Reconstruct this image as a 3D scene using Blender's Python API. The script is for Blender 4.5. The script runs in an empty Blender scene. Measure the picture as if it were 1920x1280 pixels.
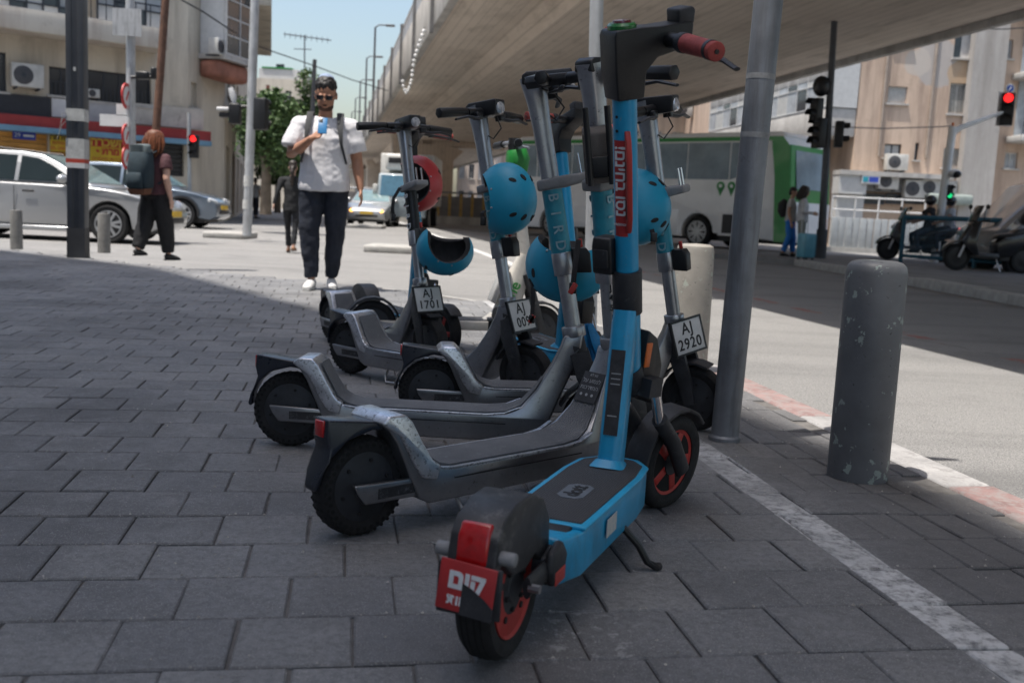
import bpy, bmesh, math, random
from mathutils import Vector, Matrix, noise
R = math.radians
rnd = random.Random(11)
SC = bpy.context.scene
COL = SC.collection

# ------------------------------------------------------------------ camera
FPX, CX, CY, CAMH = 1867.0, 960.0, 640.0, 0.75        # photo is 1920 x 1280
_th = math.atan((640 - 396) / FPX); _ro = 0.049
CF = Vector((0, math.cos(_th), -math.sin(_th)))
_u0 = Vector((1, 0, 0)).cross(CF)
CU = _u0 * math.cos(_ro) - Vector((1, 0, 0)) * math.sin(_ro)
CR = CF.cross(CU)
CAM = Vector((0, 0, CAMH))
cd = bpy.data.cameras.new('camera'); cam = bpy.data.objects.new('camera', cd); COL.objects.link(cam)
_m = Matrix((CR, CU, -CF)).transposed().to_4x4(); _m.translation = CAM
cam.matrix_world = _m
cd.sensor_width = 36; cd.lens = 35.0; cd.clip_end = 3000; cd.clip_start = 0.05
cd.dof.use_dof = True; cd.dof.focus_distance = 2.85; cd.dof.aperture_fstop = 4.5
SC.camera = cam

# ------------------------------------------------------------------ light
UD = Vector((-0.167, 0.986, 0)).normalized()           # along the street
VD = Vector((UD.y, -UD.x, 0))                          # across the street, to the right
SUN_EL = 73.0; SUN_AZ = 22.0                            # shadows run across the street and a little away from the camera
_h = (VD * math.cos(R(SUN_AZ)) + UD * math.sin(R(SUN_AZ))) * math.cos(R(SUN_EL))
SUN_TRAVEL = Vector((_h.x, _h.y, -math.sin(R(SUN_EL))))
w = bpy.data.worlds.new('World'); SC.world = w; w.use_nodes = True
nt = w.node_tree; nt.nodes.clear()
sky = nt.nodes.new('ShaderNodeTexSky'); sky.sky_type = 'NISHITA'; sky.sun_disc = False
sky.sun_elevation = R(SUN_EL)
_to = -SUN_TRAVEL
sky.sun_rotation = math.atan2(_to.x, _to.y)
sky.air_density = 1.3; sky.dust_density = 3.0; sky.ozone_density = 1.0; sky.altitude = 20
bg = nt.nodes.new('ShaderNodeBackground'); bg.inputs[1].default_value = 0.10
wo = nt.nodes.new('ShaderNodeOutputWorld')
nt.links.new(sky.outputs[0], bg.inputs[0]); nt.links.new(bg.outputs[0], wo.inputs[0])
sd = bpy.data.lights.new('sun', 'SUN'); sd.energy = 3.3; sd.angle = R(0.6); sd.color = (1.0, 0.95, 0.88)
so = bpy.data.objects.new('sun', sd); COL.objects.link(so)
so.rotation_euler = SUN_TRAVEL.to_track_quat('-Z', 'Y').to_euler(); so.location = (-5, -5, 30)
SC.view_settings.view_transform = 'Standard'; SC.view_settings.look = 'None'
SC.view_settings.exposure = 0.95; SC.view_settings.gamma = 1.0
SC.cycles.use_denoising = True
SC.cycles.max_bounces = 7; SC.cycles.diffuse_bounces = 4; SC.cycles.glossy_bounces = 3
SC.cycles.transmission_bounces = 4; SC.cycles.caustics_reflective = False; SC.cycles.caustics_refractive = False
SC.cycles.sample_clamp_indirect = 6

# ------------------------------------------------------------------ pixel helpers (a pixel only gives a direction)
def ray(x, y): return CF + CR * ((x - CX) / FPX) - CU * ((y - CY) / FPX)
def gnd(x, y, z=0.0):
    d = ray(x, y); return CAM + d * ((z - CAMH) / d.z)
def at(x, y, Y):
    d = ray(x, y); return CAM + d * (Y / d.y)
def st(t, s, z=0.0):
    v = VD * t + UD * s; return Vector((v.x, v.y, z))

# ------------------------------------------------------------------ mesh builder
class MB:
    def __init__(s): s.v = []; s.f = []
    def add(s, vs, fs, M=None):
        o = len(s.v)
        s.v += [tuple(M @ Vector(p)) if M is not None else tuple(p) for p in vs]
        s.f += [tuple(i + o for i in f) for f in fs]
        return s
    def box(s, x0, x1, y0, y1, z0, z1, M=None):
        return s.add([(x0,y0,z0),(x1,y0,z0),(x1,y1,z0),(x0,y1,z0),(x0,y0,z1),(x1,y0,z1),(x1,y1,z1),(x0,y1,z1)],
                     [(3,2,1,0),(4,5,6,7),(0,1,5,4),(1,2,6,5),(2,3,7,6),(3,0,4,7)], M)
    def cb(s, c, d, M=None):
        return s.box(c[0]-d[0]/2, c[0]+d[0]/2, c[1]-d[1]/2, c[1]+d[1]/2, c[2]-d[2]/2, c[2]+d[2]/2, M)
    def prism(s, pts, y0, y1, M=None, hw=None):
        """outline in x,z extruded along y; hw: half width per point instead of y0,y1"""
        n = len(pts)
        a = [(p[0], (-hw[i] if hw else y0), p[1]) for i, p in enumerate(pts)]
        b = [(p[0], (hw[i] if hw else y1), p[1]) for i, p in enumerate(pts)]
        fs = [tuple(range(n)), tuple(reversed(range(n, 2*n)))]
        fs += [((i+1) % n, i, n+i, n+(i+1) % n) for i in range(n)]
        return s.add(a + b, fs, M)
    def plate(s, pts, z0, z1, M=None):
        n = len(pts)
        fs = [tuple(reversed(range(n))), tuple(range(n, 2*n))] + [(i, (i+1) % n, n+(i+1) % n, n+i) for i in range(n)]
        return s.add([(p[0], p[1], z0) for p in pts] + [(p[0], p[1], z1) for p in pts], fs, M)
    def tube(s, path, rad, n=10, M=None, side=(0, 1, 0), cap=True, sq=0.0, rot=0.0):
        """sweep; rad scalar / list of scalars or (a,b): a along 'side', b across; sq>0 squares the section"""
        P = [Vector(p) for p in path]; k = len(P); vs = []; side = Vector(side)
        for i, p in enumerate(P):
            t = (P[min(i+1, k-1)] - P[max(i-1, 0)])
            t = t.normalized() if t.length > 1e-9 else Vector((0, 0, 1))
            a = side - t * side.dot(t)
            if a.length < 1e-4: a = Vector((1, 0, 0)) - t * t.x
            if a.length < 1e-4: a = Vector((0, 0, 1)) - t * t.z
            a.normalize(); b = t.cross(a)
            r = rad[i] if isinstance(rad, (list, tuple)) else rad
            ra, rb = r if isinstance(r, (list, tuple)) else (r, r)
            for j in range(n):
                an = 2*math.pi*(j+0.5)/n + rot; c, q = math.cos(an), math.sin(an)
                if sq:
                    m_ = (abs(c)**(2+sq*8) + abs(q)**(2+sq*8))**(-1/(2+sq*8)); c *= m_; q *= m_
                vs.append(p + a*(ra*c) + b*(rb*q))
        fs = [(i*n+j, i*n+(j+1) % n, (i+1)*n+(j+1) % n, (i+1)*n+j) for i in range(k-1) for j in range(n)]
        if cap: fs += [tuple(reversed(range(n))), tuple(range((k-1)*n, k*n))]
        return s.add(vs, fs, M)
    def lathe(s, prof, n=24, M=None, axis='z', close=False):
        """prof: (r, h) pairs round an axis"""
        k = len(prof); vs = []
        for r, h in prof:
            for j in range(n):
                a = 2*math.pi*j/n; c, q = r*math.cos(a), r*math.sin(a)
                vs.append((c, q, h) if axis == 'z' else ((c, h, q) if axis == 'y' else (h, c, q)))
        fs = []
        for i in range(k if close else k-1):
            i2 = (i+1) % k
            for j in range(n):
                f = (i*n+j, i*n+(j+1) % n, i2*n+(j+1) % n, i2*n+j)
                fs.append(tuple(reversed(f)) if axis == 'y' else f)
        if not close:
            c0 = tuple(reversed(range(n))); c1 = tuple(range((k-1)*n, k*n))
            if axis == 'y': c0, c1 = tuple(reversed(c0)), tuple(reversed(c1))
            if prof[0][0] > 1e-6: fs.append(c0)
            if prof[-1][0] > 1e-6: fs.append(c1)
        return s.add(vs, fs, M)
    def ball(s, c, r, n=12, m=8, M=None, zmin=-1.0, zmax=1.0):
        r = r if isinstance(r, (tuple, list)) else (r, r, r); vs = []
        a0, a1 = math.asin(zmin), math.asin(zmax)
        for i in range(m+1):
            la = a0 + (a1-a0)*i/m; q = max(math.cos(la), 1e-4)
            for j in range(n):
                lo = 2*math.pi*j/n
                vs.append((c[0]+r[0]*q*math.cos(lo), c[1]+r[1]*q*math.sin(lo), c[2]+r[2]*math.sin(la)))
        fs = [(i*n+j, i*n+(j+1) % n, (i+1)*n+(j+1) % n, (i+1)*n+j) for i in range(m) for j in range(n)]
        fs += [tuple(reversed(range(n))), tuple(range(m*n, (m+1)*n))]
        return s.add(vs, fs, M)
    def mesh(s, name):
        me = bpy.data.meshes.new(name); me.from_pydata(s.v, [], s.f); me.update(); return me
    def build(s, name, mat, parent=None, bevel=0.0, smooth=40, seg=2, sub=0, remesh=0.0, fix=False, folds=None):
        me = s.mesh(name)
        if fix:
            bm = bmesh.new(); bm.from_mesh(me); bmesh.ops.recalc_face_normals(bm, faces=bm.faces); bm.to_mesh(me); bm.free()
        o = bpy.data.objects.new(name, me); COL.objects.link(o)
        if mat is not None: me.materials.append(mat)
        if smooth:
            me.polygons.foreach_set('use_smooth', [True]*len(me.polygons))
            if not bevel and not remesh and not sub: me.set_sharp_from_angle(angle=R(smooth))
        if remesh:
            md = o.modifiers.new('r', 'REMESH'); md.mode = 'VOXEL'; md.voxel_size = remesh; md.use_smooth_shade = True
            md = o.modifiers.new('s', 'SMOOTH'); md.factor = 0.5; md.iterations = 4
            if folds:
                tx = bpy.data.textures.get('folds%g' % folds[1]) or bpy.data.textures.new('folds%g' % folds[1], 'CLOUDS'); tx.noise_scale = folds[1]; tx.noise_depth = 2
                md = o.modifiers.new('d', 'DISPLACE'); md.texture = tx; md.strength = folds[0]; md.mid_level = 0.5; md.texture_coords = 'LOCAL'
        if sub:
            md = o.modifiers.new('u', 'SUBSURF'); md.levels = sub; md.render_levels = sub
        if bevel:
            md = o.modifiers.new('b', 'BEVEL'); md.width = bevel; md.segments = seg; md.limit_method = 'ANGLE'; md.angle_limit = R(32)
            md.harden_normals = False
        if parent is not None: o.parent = parent
        return o

def tag(o, label=None, cat=None, group=None, kind=None):
    if label: o['label'] = label
    if cat: o['category'] = cat
    if group: o['group'] = group
    if kind: o['kind'] = kind
    return o
def thing(name, label, cat, loc=(0, 0, 0), rz=0.0, group=None):
    o = bpy.data.objects.new(name, None); COL.objects.link(o); o.empty_display_size = 0.1
    o.location = loc; o.rotation_euler = (0, 0, rz)
    return tag(o, label, cat, group)
def linkmesh(name, me, parent=None, M=None):
    o = bpy.data.objects.new(name, me); COL.objects.link(o)
    if parent is not None: o.parent = parent
    if M is not None: o.matrix_local = M
    return o
def T(x=0, y=0, z=0): return Matrix.Translation((x, y, z))
def RX(d): return Matrix.Rotation(R(d), 4, 'X')
def RY(d): return Matrix.Rotation(R(d), 4, 'Y')
def RZ(d): return Matrix.Rotation(R(d), 4, 'Z')
def frame(o, ax, ay):
    """matrix whose x and y columns are ax, ay at o"""
    ax = Vector(ax).normalized(); az = ax.cross(Vector(ay)).normalized(); ay = az.cross(ax)
    m = Matrix((ax, ay, az)).transposed().to_4x4(); m.translation = Vector(o); return m
_txt = {}
def text(body, size, mat, parent, M, name='lettering', depth=0.0006, bold=0.0, align='CENTER', sx=1.0, spacing=1.0):
    key = (body, size, depth, bold, align, spacing)
    if key not in _txt:
        cu = bpy.data.curves.new('t', 'FONT'); cu.body = body; cu.size = size; cu.extrude = depth; cu.offset = bold
        cu.align_x = align; cu.align_y = 'CENTER'; cu.resolution_u = 3; cu.space_character = spacing
        o = bpy.data.objects.new('t', cu); COL.objects.link(o)
        bpy.context.view_layer.update()
        me = bpy.data.meshes.new_from_object(o.evaluated_get(bpy.context.evaluated_depsgraph_get()))
        bpy.data.objects.remove(o); bpy.data.curves.remove(cu); me.name = 'lettering'
        _txt[key] = me
    me = _txt[key]
    if len(me.materials): me = me.copy(); me.materials.clear()
    me.materials.append(mat)
    o = bpy.data.objects.new(name, me); COL.objects.link(o); o.parent = parent
    o.matrix_local = M @ Matrix.Diagonal((sx, 1, 1, 1))
    return o

# ------------------------------------------------------------------ materials
_mats = {}
def mat(name, col, rough=0.5, metal=0.0, var=0.12, scale=6.0, bump=0.0, bscale=60.0, wear=None, emit=0.0,
        spec=0.5, coat=0.0, alpha=1.0, trans=0.0, coord='Object', stain=None):
    """col base; var light/dark mottling; wear=(colour, amount, scale); stain=(colour, amount, scale, stretch)"""
    if name in _mats: return _mats[name]
    m = bpy.data.materials.new(name); m.use_nodes = True; n = m.node_tree; L = n.links
    b = n.nodes['Principled BSDF']
    col = tuple(col) + (1,)
    b.inputs['Roughness'].default_value = rough; b.inputs['Metallic'].default_value = metal
    b.inputs['Specular IOR Level'].default_value = spec; b.inputs['Coat Weight'].default_value = coat
    b.inputs['Base Color'].default_value = col
    if trans: b.inputs['Transmission Weight'].default_value = trans
    if alpha < 1: b.inputs['Alpha'].default_value = alpha
    if emit: b.inputs['Emission Color'].default_value = col; b.inputs['Emission Strength'].default_value = emit
    tc = n.nodes.new('ShaderNodeTexCoord').outputs[coord]
    cur = None
    def noi(sc, det=4, rgh=0.6, vec=None, dist=0.0):
        x = n.nodes.new('ShaderNodeTexNoise'); x.inputs['Scale'].default_value = sc; x.inputs['Detail'].default_value = det
        x.inputs['Roughness'].default_value = rgh; x.inputs['Distortion'].default_value = dist
        L.new(vec if vec is not None else tc, x.inputs['Vector']); return x.outputs['Fac']
    def ramp(fac, a, c):
        x = n.nodes.new('ShaderNodeMapRange'); x.inputs[1].default_value = a; x.inputs[2].default_value = c
        x.clamp = True; L.new(fac, x.inputs[0]); return x.outputs[0]
    def mix(fac, A, B):
        x = n.nodes.new('ShaderNodeMix'); x.data_type = 'RGBA'
        L.new(fac, x.inputs[0])
        for i, q in ((6, A), (7, B)):
            if isinstance(q, tuple): x.inputs[i].default_value = q
            else: L.new(q, x.inputs[i])
        return x.outputs[2]
    cur = col
    if var:
        lo = tuple(max(0, c*(1-var*1.6)) for c in col[:3]) + (1,); hi = tuple(min(1, c*(1+var*1.6)) for c in col[:3]) + (1,)
        f = noi(scale, 6, 0.62); cur = mix(ramp(f, 0.28, 0.72), lo, hi)
        rr = n.nodes.new('ShaderNodeMapRange'); rr.inputs[3].default_value = max(0.03, rough*0.8); rr.inputs[4].default_value = min(1, rough*1.25)
        L.new(noi(scale*2.3, 5), rr.inputs[0]); L.new(rr.outputs[0], b.inputs['Roughness'])
    for q in ([wear] if wear else []):
        th_ = 0.5 + 0.22*(1-q[1]) - 0.06
        f = ramp(noi(q[2]*1.8, 12, 0.80, None, 0.25), th_, th_ + 0.07)
        m1 = n.nodes.new('ShaderNodeMath'); m1.operation = 'MULTIPLY'; L.new(f, m1.inputs[0]); m1.inputs[1].default_value = 0.8
        cur = mix(m1.outputs[0], cur, tuple(q[0]) + (1,))
    if stain:
        mp = n.nodes.new('ShaderNodeMapping'); mp.inputs['Scale'].default_value = stain[3]; L.new(tc, mp.inputs[0])
        f = ramp(noi(stain[2], 7, 0.68, mp.outputs[0]), 0.62 - 0.25*stain[1], 0.75)
        cur = mix(f, cur, tuple(stain[0]) + (1,))
    if not isinstance(cur, tuple): L.new(cur, b.inputs['Base Color'])
    if bump:
        x = n.nodes.new('ShaderNodeBump'); x.inputs['Strength'].default_value = bump; x.inputs['Distance'].default_value = 0.004
        L.new(noi(bscale, 5, 0.65), x.inputs['Height']); L.new(x.outputs[0], b.inputs['Normal'])
    m['b'] = 1; _mats[name] = m
    return m
# ------------------------------------------------------------------ ground
def pos_mat(name, build):
    m = bpy.data.materials.new(name); m.use_nodes = True; build(m.node_tree, m.node_tree.nodes['Principled BSDF']); return m
class NG:
    """tiny node-writing helper"""
    def __init__(s, n): s.n = n; s.L = n.links
    def math(s, op, a, b=0.0, c=0.0, clamp=False):
        x = s.n.nodes.new('ShaderNodeMath'); x.operation = op; x.use_clamp = clamp
        for i, q in enumerate((a, b, c)):
            if isinstance(q, (int, float)): x.inputs[i].default_value = q
            else: s.L.new(q, x.inputs[i])
        return x.outputs[0]
    def noise(s, vec, sc, det=5, rgh=0.6, dist=0.0):
        x = s.n.nodes.new('ShaderNodeTexNoise'); x.inputs['Scale'].default_value = sc; x.inputs['Detail'].default_value = det
        x.inputs['Roughness'].default_value = rgh; x.inputs['Distortion'].default_value = dist; s.L.new(vec, x.inputs['Vector']); return x.outputs['Fac']
    def mr(s, f, a, b, c=0.0, d=1.0):
        x = s.n.nodes.new('ShaderNodeMapRange'); x.clamp = True; s.L.new(f, x.inputs[0])
        for i, q in enumerate((a, b, c, d)): x.inputs[i+1].default_value = q
        return x.outputs[0]
    def mix(s, f, A, B, blend='MIX'):
        x = s.n.nodes.new('ShaderNodeMix'); x.data_type = 'RGBA'; x.blend_type = blend
        for i, q in ((0, f), (6, A), (7, B)):
            if isinstance(q, (int, float)): x.inputs[i].default_value = q
            elif isinstance(q, tuple): x.inputs[i].default_value = q + (1,)
            else: s.L.new(q, x.inputs[i])
        return x.outputs[2]
    def pos(s): return s.n.nodes.new('ShaderNodeNewGeometry').outputs['Position']
    def dot(s, v, d):
        x = s.n.nodes.new('ShaderNodeVectorMath'); x.operation = 'DOT_PRODUCT'; s.L.new(v, x.inputs[0]); x.inputs[1].default_value = d; return x.outputs['Value']
    def dist(s, v, p):
        x = s.n.nodes.new('ShaderNodeVectorMath'); x.operation = 'DISTANCE'; s.L.new(v, x.inputs[0]); x.inputs[1].default_value = p; return x.outputs['Value']
    def bump(s, h, b, st_=0.5, d=0.004):
        x = s.n.nodes.new('ShaderNodeBump'); x.inputs['Strength'].default_value = st_; x.inputs['Distance'].default_value = d
        s.L.new(h, x.inputs['Height']); s.L.new(x.outputs[0], b.inputs['Normal'])
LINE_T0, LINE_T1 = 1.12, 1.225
def _paver(n, b):
    g = NG(n); P = g.pos()
    at_ = n.nodes.new('ShaderNodeAttribute'); at_.attribute_name = 'tone'
    tone = at_.outputs['Fac']
    c = g.mix(g.mr(g.noise(P, 3.0, 6), 0.3, 0.7), (0.110, 0.115, 0.126), (0.198, 0.20, 0.21))
    c = g.mix(tone, c, g.mix(0.5, c, (0.30, 0.295, 0.29)))
    c = g.mix(g.mr(g.noise(P, 240, 3), 0.35, 0.75), c, g.mix(0.55, c, (0.34, 0.335, 0.33)))      # aggregate
    c = g.mix(g.mr(g.noise(P, 1.1, 5, 0.6), 0.44, 0.66, 0, 0.75), c, (0.062, 0.061, 0.064))      # grime
    c = g.mix(g.mr(g.noise(P, 9, 7, 0.7), 0.64, 0.70, 0, 0.5), c, (0.07, 0.07, 0.075))          # gum and oil spots
    c = g.mix(g.mr(g.noise(P, 60, 6, .72), .42, .62, 0, .55), c, (0.095, 0.095, 0.098))              # pitted surface
    c = g.mix(g.mr(g.noise(P, 420, 2), .60, .68, 0, .8), c, (0.50, 0.49, 0.47))                    # pale grains
    c = g.mix(g.mr(g.noise(P, 6.5, 8, .7), .60, .72, 0, .45), c, (0.30, 0.295, 0.29))               # pale scuffs
    t = g.dot(P, tuple(VD))
    c = g.mix(g.math('MULTIPLY', g.mr(g.math('ADD', t, g.math('MULTIPLY', g.noise(P, 3, 4), .25)), LINE_T1+.05, LINE_T1+.3), .38), c, (0.095, 0.09, 0.09))   # darker strip by the kerb: oily dirt plus vignette painted into the colour
    tw = g.math('ADD', t, g.math('MULTIPLY', g.noise(P, 30, 3), 0.006))
    band = g.math('MULTIPLY', g.mr(tw, LINE_T0, LINE_T0+0.004), g.mr(tw, LINE_T1+0.004, LINE_T1))
    wear = g.mr(g.noise(P, 26, 9, 0.74), 0.37, 0.55)
    fade = g.mr(g.noise(P, 2.2, 3), 0.30, 0.52, 0.35, 1.0)
    c = g.mix(g.math('MULTIPLY', g.math('MULTIPLY', band, wear), fade), c, (0.60, 0.60, 0.60))
    p1 = gnd(1085, 1190)
    sp = g.mr(g.dist(P, tuple(p1)), 0.17, 0.04)
    c = g.mix(g.math('MULTIPLY', sp, g.mr(g.noise(P, 34, 6, 0.7), 0.54, 0.62)), c, (0.42, 0.42, 0.42))
    n.links.new(c, b.inputs['Base Color']); b.inputs['Roughness'].default_value = 0.72
    n.links.new(g.mr(g.noise(P, 14, 5), 0.3, 0.7, 0.55, 0.82), b.inputs['Roughness'])
    g.bump(g.math('ADD', g.noise(P, 170, 5, 0.7), g.math('MULTIPLY', g.noise(P, 22, 4), 1.2)), b, 0.8, 0.005)
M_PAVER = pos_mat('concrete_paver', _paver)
def _asph(n, b):
    g = NG(n); P = g.pos()
    c = g.mix(g.mr(g.noise(P, 0.5, 5), 0.35, 0.7), (0.175, 0.172, 0.172), (0.225, 0.22, 0.218))
    c = g.mix(g.mr(g.noise(P, 160, 3), 0.45, 0.65), c, (0.36, 0.35, 0.33))
    c = g.mix(g.mr(g.noise(P, 100, 2), 0.58, 0.68), c, (0.06, 0.06, 0.06))
    c = g.mix(g.mr(g.noise(P, 0.9, 6, 0.65), 0.55, 0.72, 0, 0.5), c, (0.105, 0.104, 0.104))
    mp = n.nodes.new('ShaderNodeMapping'); mp.inputs['Rotation'].default_value = (0, 0, -math.atan2(UD.y, UD.x)); mp.inputs['Scale'].default_value = (.06, 1, 1); n.links.new(P, mp.inputs[0])
    c = g.mix(g.mr(g.noise(mp.outputs[0], 1.6, 4, .6), .50, .72, 0, .5), c, (0.10, 0.10, 0.10))       # tyre tracks and oil along the lanes
    vo = n.nodes.new('ShaderNodeTexVoronoi'); vo.feature = 'DISTANCE_TO_EDGE'; vo.inputs['Scale'].default_value = .55
    wv = n.nodes.new('ShaderNodeVectorMath'); wv.operation = 'ADD'; n.links.new(P, wv.inputs[0]); sc_ = n.nodes.new('ShaderNodeVectorMath'); sc_.operation = 'SCALE'; sc_.inputs['Scale'].default_value = .5
    nz = n.nodes.new('ShaderNodeTexNoise'); nz.inputs['Scale'].default_value = 2.4; nz.inputs['Detail'].default_value = 6; n.links.new(P, nz.inputs['Vector']); n.links.new(nz.outputs['Color'], sc_.inputs[0]); n.links.new(sc_.outputs[0], wv.inputs[1]); n.links.new(wv.outputs[0], vo.inputs['Vector'])
    c = g.mix(g.math('MULTIPLY', g.mr(vo.outputs['Distance'], .007, .002), g.mr(g.noise(P, .4, 3), .55, .68)), c, (0.05, 0.05, 0.05))   # cracks
    s_ = g.dot(P, tuple(UD)); t = g.dot(P, tuple(VD))
    # worn red edge line on the far side of the lane and white crossing bars
    red = g.math('MULTIPLY', g.mr(t, 4.62, 4.64), g.mr(t, 4.78, 4.76))
    red = g.math('MULTIPLY', red, g.mr(g.noise(P, 0.9, 3), 0.5, 0.53))
    c = g.mix(g.math('MULTIPLY', red, g.mr(g.noise(P, 20, 6), 0.38, 0.55)), c, (0.30, 0.11, 0.09))
    wh = g.math('MULTIPLY', g.mr(t, 2.62, 2.64), g.mr(t, 2.80, 2.78)); wh = g.math('MULTIPLY', wh, g.mr(s_, 14.4, 14.45))
    c = g.mix(g.math('MULTIPLY', wh, g.mr(g.noise(P, 20, 6), 0.36, 0.5)), c, (0.6, 0.6, 0.6))
    n.links.new(c, b.inputs['Base Color']); b.inputs['Roughness'].default_value = 0.85
    g.bump(g.noise(P, 130, 4, 0.7), b, 0.9, 0.006)
M_ASPH = pos_mat('asphalt', _asph)
ROADZ = -0.12
mb = MB()
mb.add([(-900, -300, ROADZ), (900, -300, ROADZ), (900, 1500, ROADZ), (-900, 1500, ROADZ)], [(0, 1, 2, 3)])
tag(mb.build('road', M_ASPH, smooth=0), kind='structure')
KT0, KT1 = 1.79, 1.945
far_edge = [(-14, 16.9), (-4.95, 11.25), (-3.6, 10.35), (-2.6, 9.75), (-1.6, 9.35), (-0.75, 8.75), (-0.05, 7.95), (0.42, 7.2)]
k_end = st(KT0, 6.35)
poly = [tuple(p) for p in far_edge] + [(k_end.x, k_end.y)] + [tuple(st(KT0, -3))[:2], tuple(st(-14, -3))[:2]]
M_BED = mat('paver_bed_sand', (0.13, 0.122, 0.115), 0.95, var=0.25, scale=20, bump=0.6, bscale=90, coord='Object')
sidewalk = MB().plate(list(reversed(poly)), -0.16, -0.0075).build('sidewalk', M_BED, smooth=0, fix=True)
tag(sidewalk, kind='structure')
def inside(x, y):
    c = False; j = len(poly)-1
    for i in range(len(poly)):
        xi, yi = poly[i]; xj, yj = poly[j]
        if (yi > y) != (yj > y) and x < (xj-xi)*(y-yi)/(yj-yi)+xi: c = not c
        j = i
    return c
def paver_geo(l, wd, ch=0.0035, h=0.022):
    a, b = l/2, wd/2; vs = []
    for x, y, z in ((a, b, -h), (a, b, -ch), (a-ch, b-ch, 0)):
        vs += [(-x, -y, z), (x, -y, z), (x, y, z), (-x, y, z)]
    fs = [(8, 9, 10, 11)]
    for k in (0, 4): fs += [(k+i, k+(i+1) % 4, k+4+(i+1) % 4, k+4+i) for i in range(4)]
    return vs, fs
PITCH = 0.2
_s0 = gnd(167, 882).dot(UD); _t0 = gnd(128, 845).dot(VD)
cells = []
r0 = int(math.floor((-2.5-_s0)/PITCH))
for r_ in range(r0, r0+110):
    s_ = _s0 + (r_+0.5)*PITCH
    off = _t0 + (0.1 if r_ % 2 else 0.0) + 0.012*math.sin(r_*1.7)
    k0 = int(math.floor((-13-off)/PITCH))
    for k in range(k0, k0+80):
        t_ = off + (k+0.5)*PITCH
        if t_ > KT0-0.03: break
        parts_ = [(t_, 0.2)]
        if t_ > 1.40: parts_ = [(t_-0.05, 0.1), (t_+0.05, 0.1)]
        for tt, L_ in parts_:
            if tt + L_/2 > KT0-0.004:
                L2 = KT0-0.004-(tt-L_/2)
                if L2 < 0.03: continue
                tt, L_ = tt-L_/2+L2/2, L2
            p = st(tt, s_)
            if not inside(p.x, p.y): continue
            if p.y < -1.2 or abs(p.x) > 3.5+abs(p.y)*0.85: continue
            cells.append((p, L_, tt))
def pxsize(c):
    p = c[0]; d = p - CAM; z = d.dot(CF)
    if z < 0.8: return 0
    x = CX + FPX*d.dot(CR)/z; y = CY - FPX*d.dot(CU)/z
    if not (-60 < x < 1980 and y < 1330): return 0
    return 1/z
cells.sort(key=lambda c: -pxsize(c))
yaw0 = math.atan2(VD.y, VD.x)
variants = {}
def pv(L_, tone):
    k = (round(L_, 2), tone)
    if k not in variants:
        vs, fs = paver_geo(L_-0.0042, PITCH-0.0042); me = bpy.data.meshes.new('paver'); me.from_pydata(vs, [], fs); me.update()
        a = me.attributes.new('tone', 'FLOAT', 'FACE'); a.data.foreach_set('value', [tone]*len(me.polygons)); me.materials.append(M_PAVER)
        variants[k] = me
    return variants[k]
def place(c):
    p, L_, tt = c; rough = 1.0 if tt < 1.15 else 2.0
    q = noise.noise(Vector((p.x*1.3, p.y*1.3, 0.3)))
    return (T(p.x + rnd.gauss(0, .0012), p.y + rnd.gauss(0, .0012), rough*(0.0022*q + rnd.gauss(0, 0.0009)))
            @ Matrix.Rotation(yaw0 + rnd.gauss(0, 0.004*rough), 4, 'Z') @ Matrix.Rotation(rnd.gauss(0, 0.006*rough), 4, 'X') @ Matrix.Rotation(rnd.gauss(0, 0.006*rough), 4, 'Y'))
big = MB(); tones = []
for i, c in enumerate(cells):
    tone = rnd.choice((0, 0.12, 0.25, 0.38, 0.5, 0.7, 1.0)); M = place(c)
    if i < 300:
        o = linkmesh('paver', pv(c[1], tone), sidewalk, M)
    else:
        vs, fs = paver_geo(c[1]-0.0042, PITCH-0.0042); big.add(vs, fs, M); tones += [tone]*len(fs)
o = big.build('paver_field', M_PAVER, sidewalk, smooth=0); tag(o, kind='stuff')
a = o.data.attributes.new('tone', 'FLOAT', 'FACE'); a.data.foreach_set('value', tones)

# grit and crumbs lying on the pavement
gr = MB(); rg = random.Random(21)
for k in range(2600):
    s_ = rg.uniform(1.1, 7.5); t_ = rg.uniform(-.34*s_-.9, 1.75)
    if rg.random() < .55: s_ = _s0 + round((s_-_s0)/PITCH)*PITCH + rg.gauss(0, .004)
    p = st(t_, s_); z_ = .0035+.002*noise.noise(Vector((p.x*1.3, p.y*1.3, .3))); r_ = rg.choice((.0010, .0014, .002, .0028)) * (1.4 if rg.random() < .05 else 1)
    a = rg.uniform(0, 6); q = Matrix.Translation((p.x, p.y, z_)) @ Matrix.Rotation(a, 4, 'Z')
    gr.add([(r_*1.5, 0, 0), (-r_, r_, 0), (-r_*.7, -r_*1.2, 0), (0, 0, r_*1.3)], [(0, 1, 3), (1, 2, 3), (2, 0, 3), (0, 2, 1)], q)
tag(gr.build('grit', mat('pale_grit', (.38, .36, .33), .9, var=.5, scale=12), sidewalk, smooth=0), kind='stuff')

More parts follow.
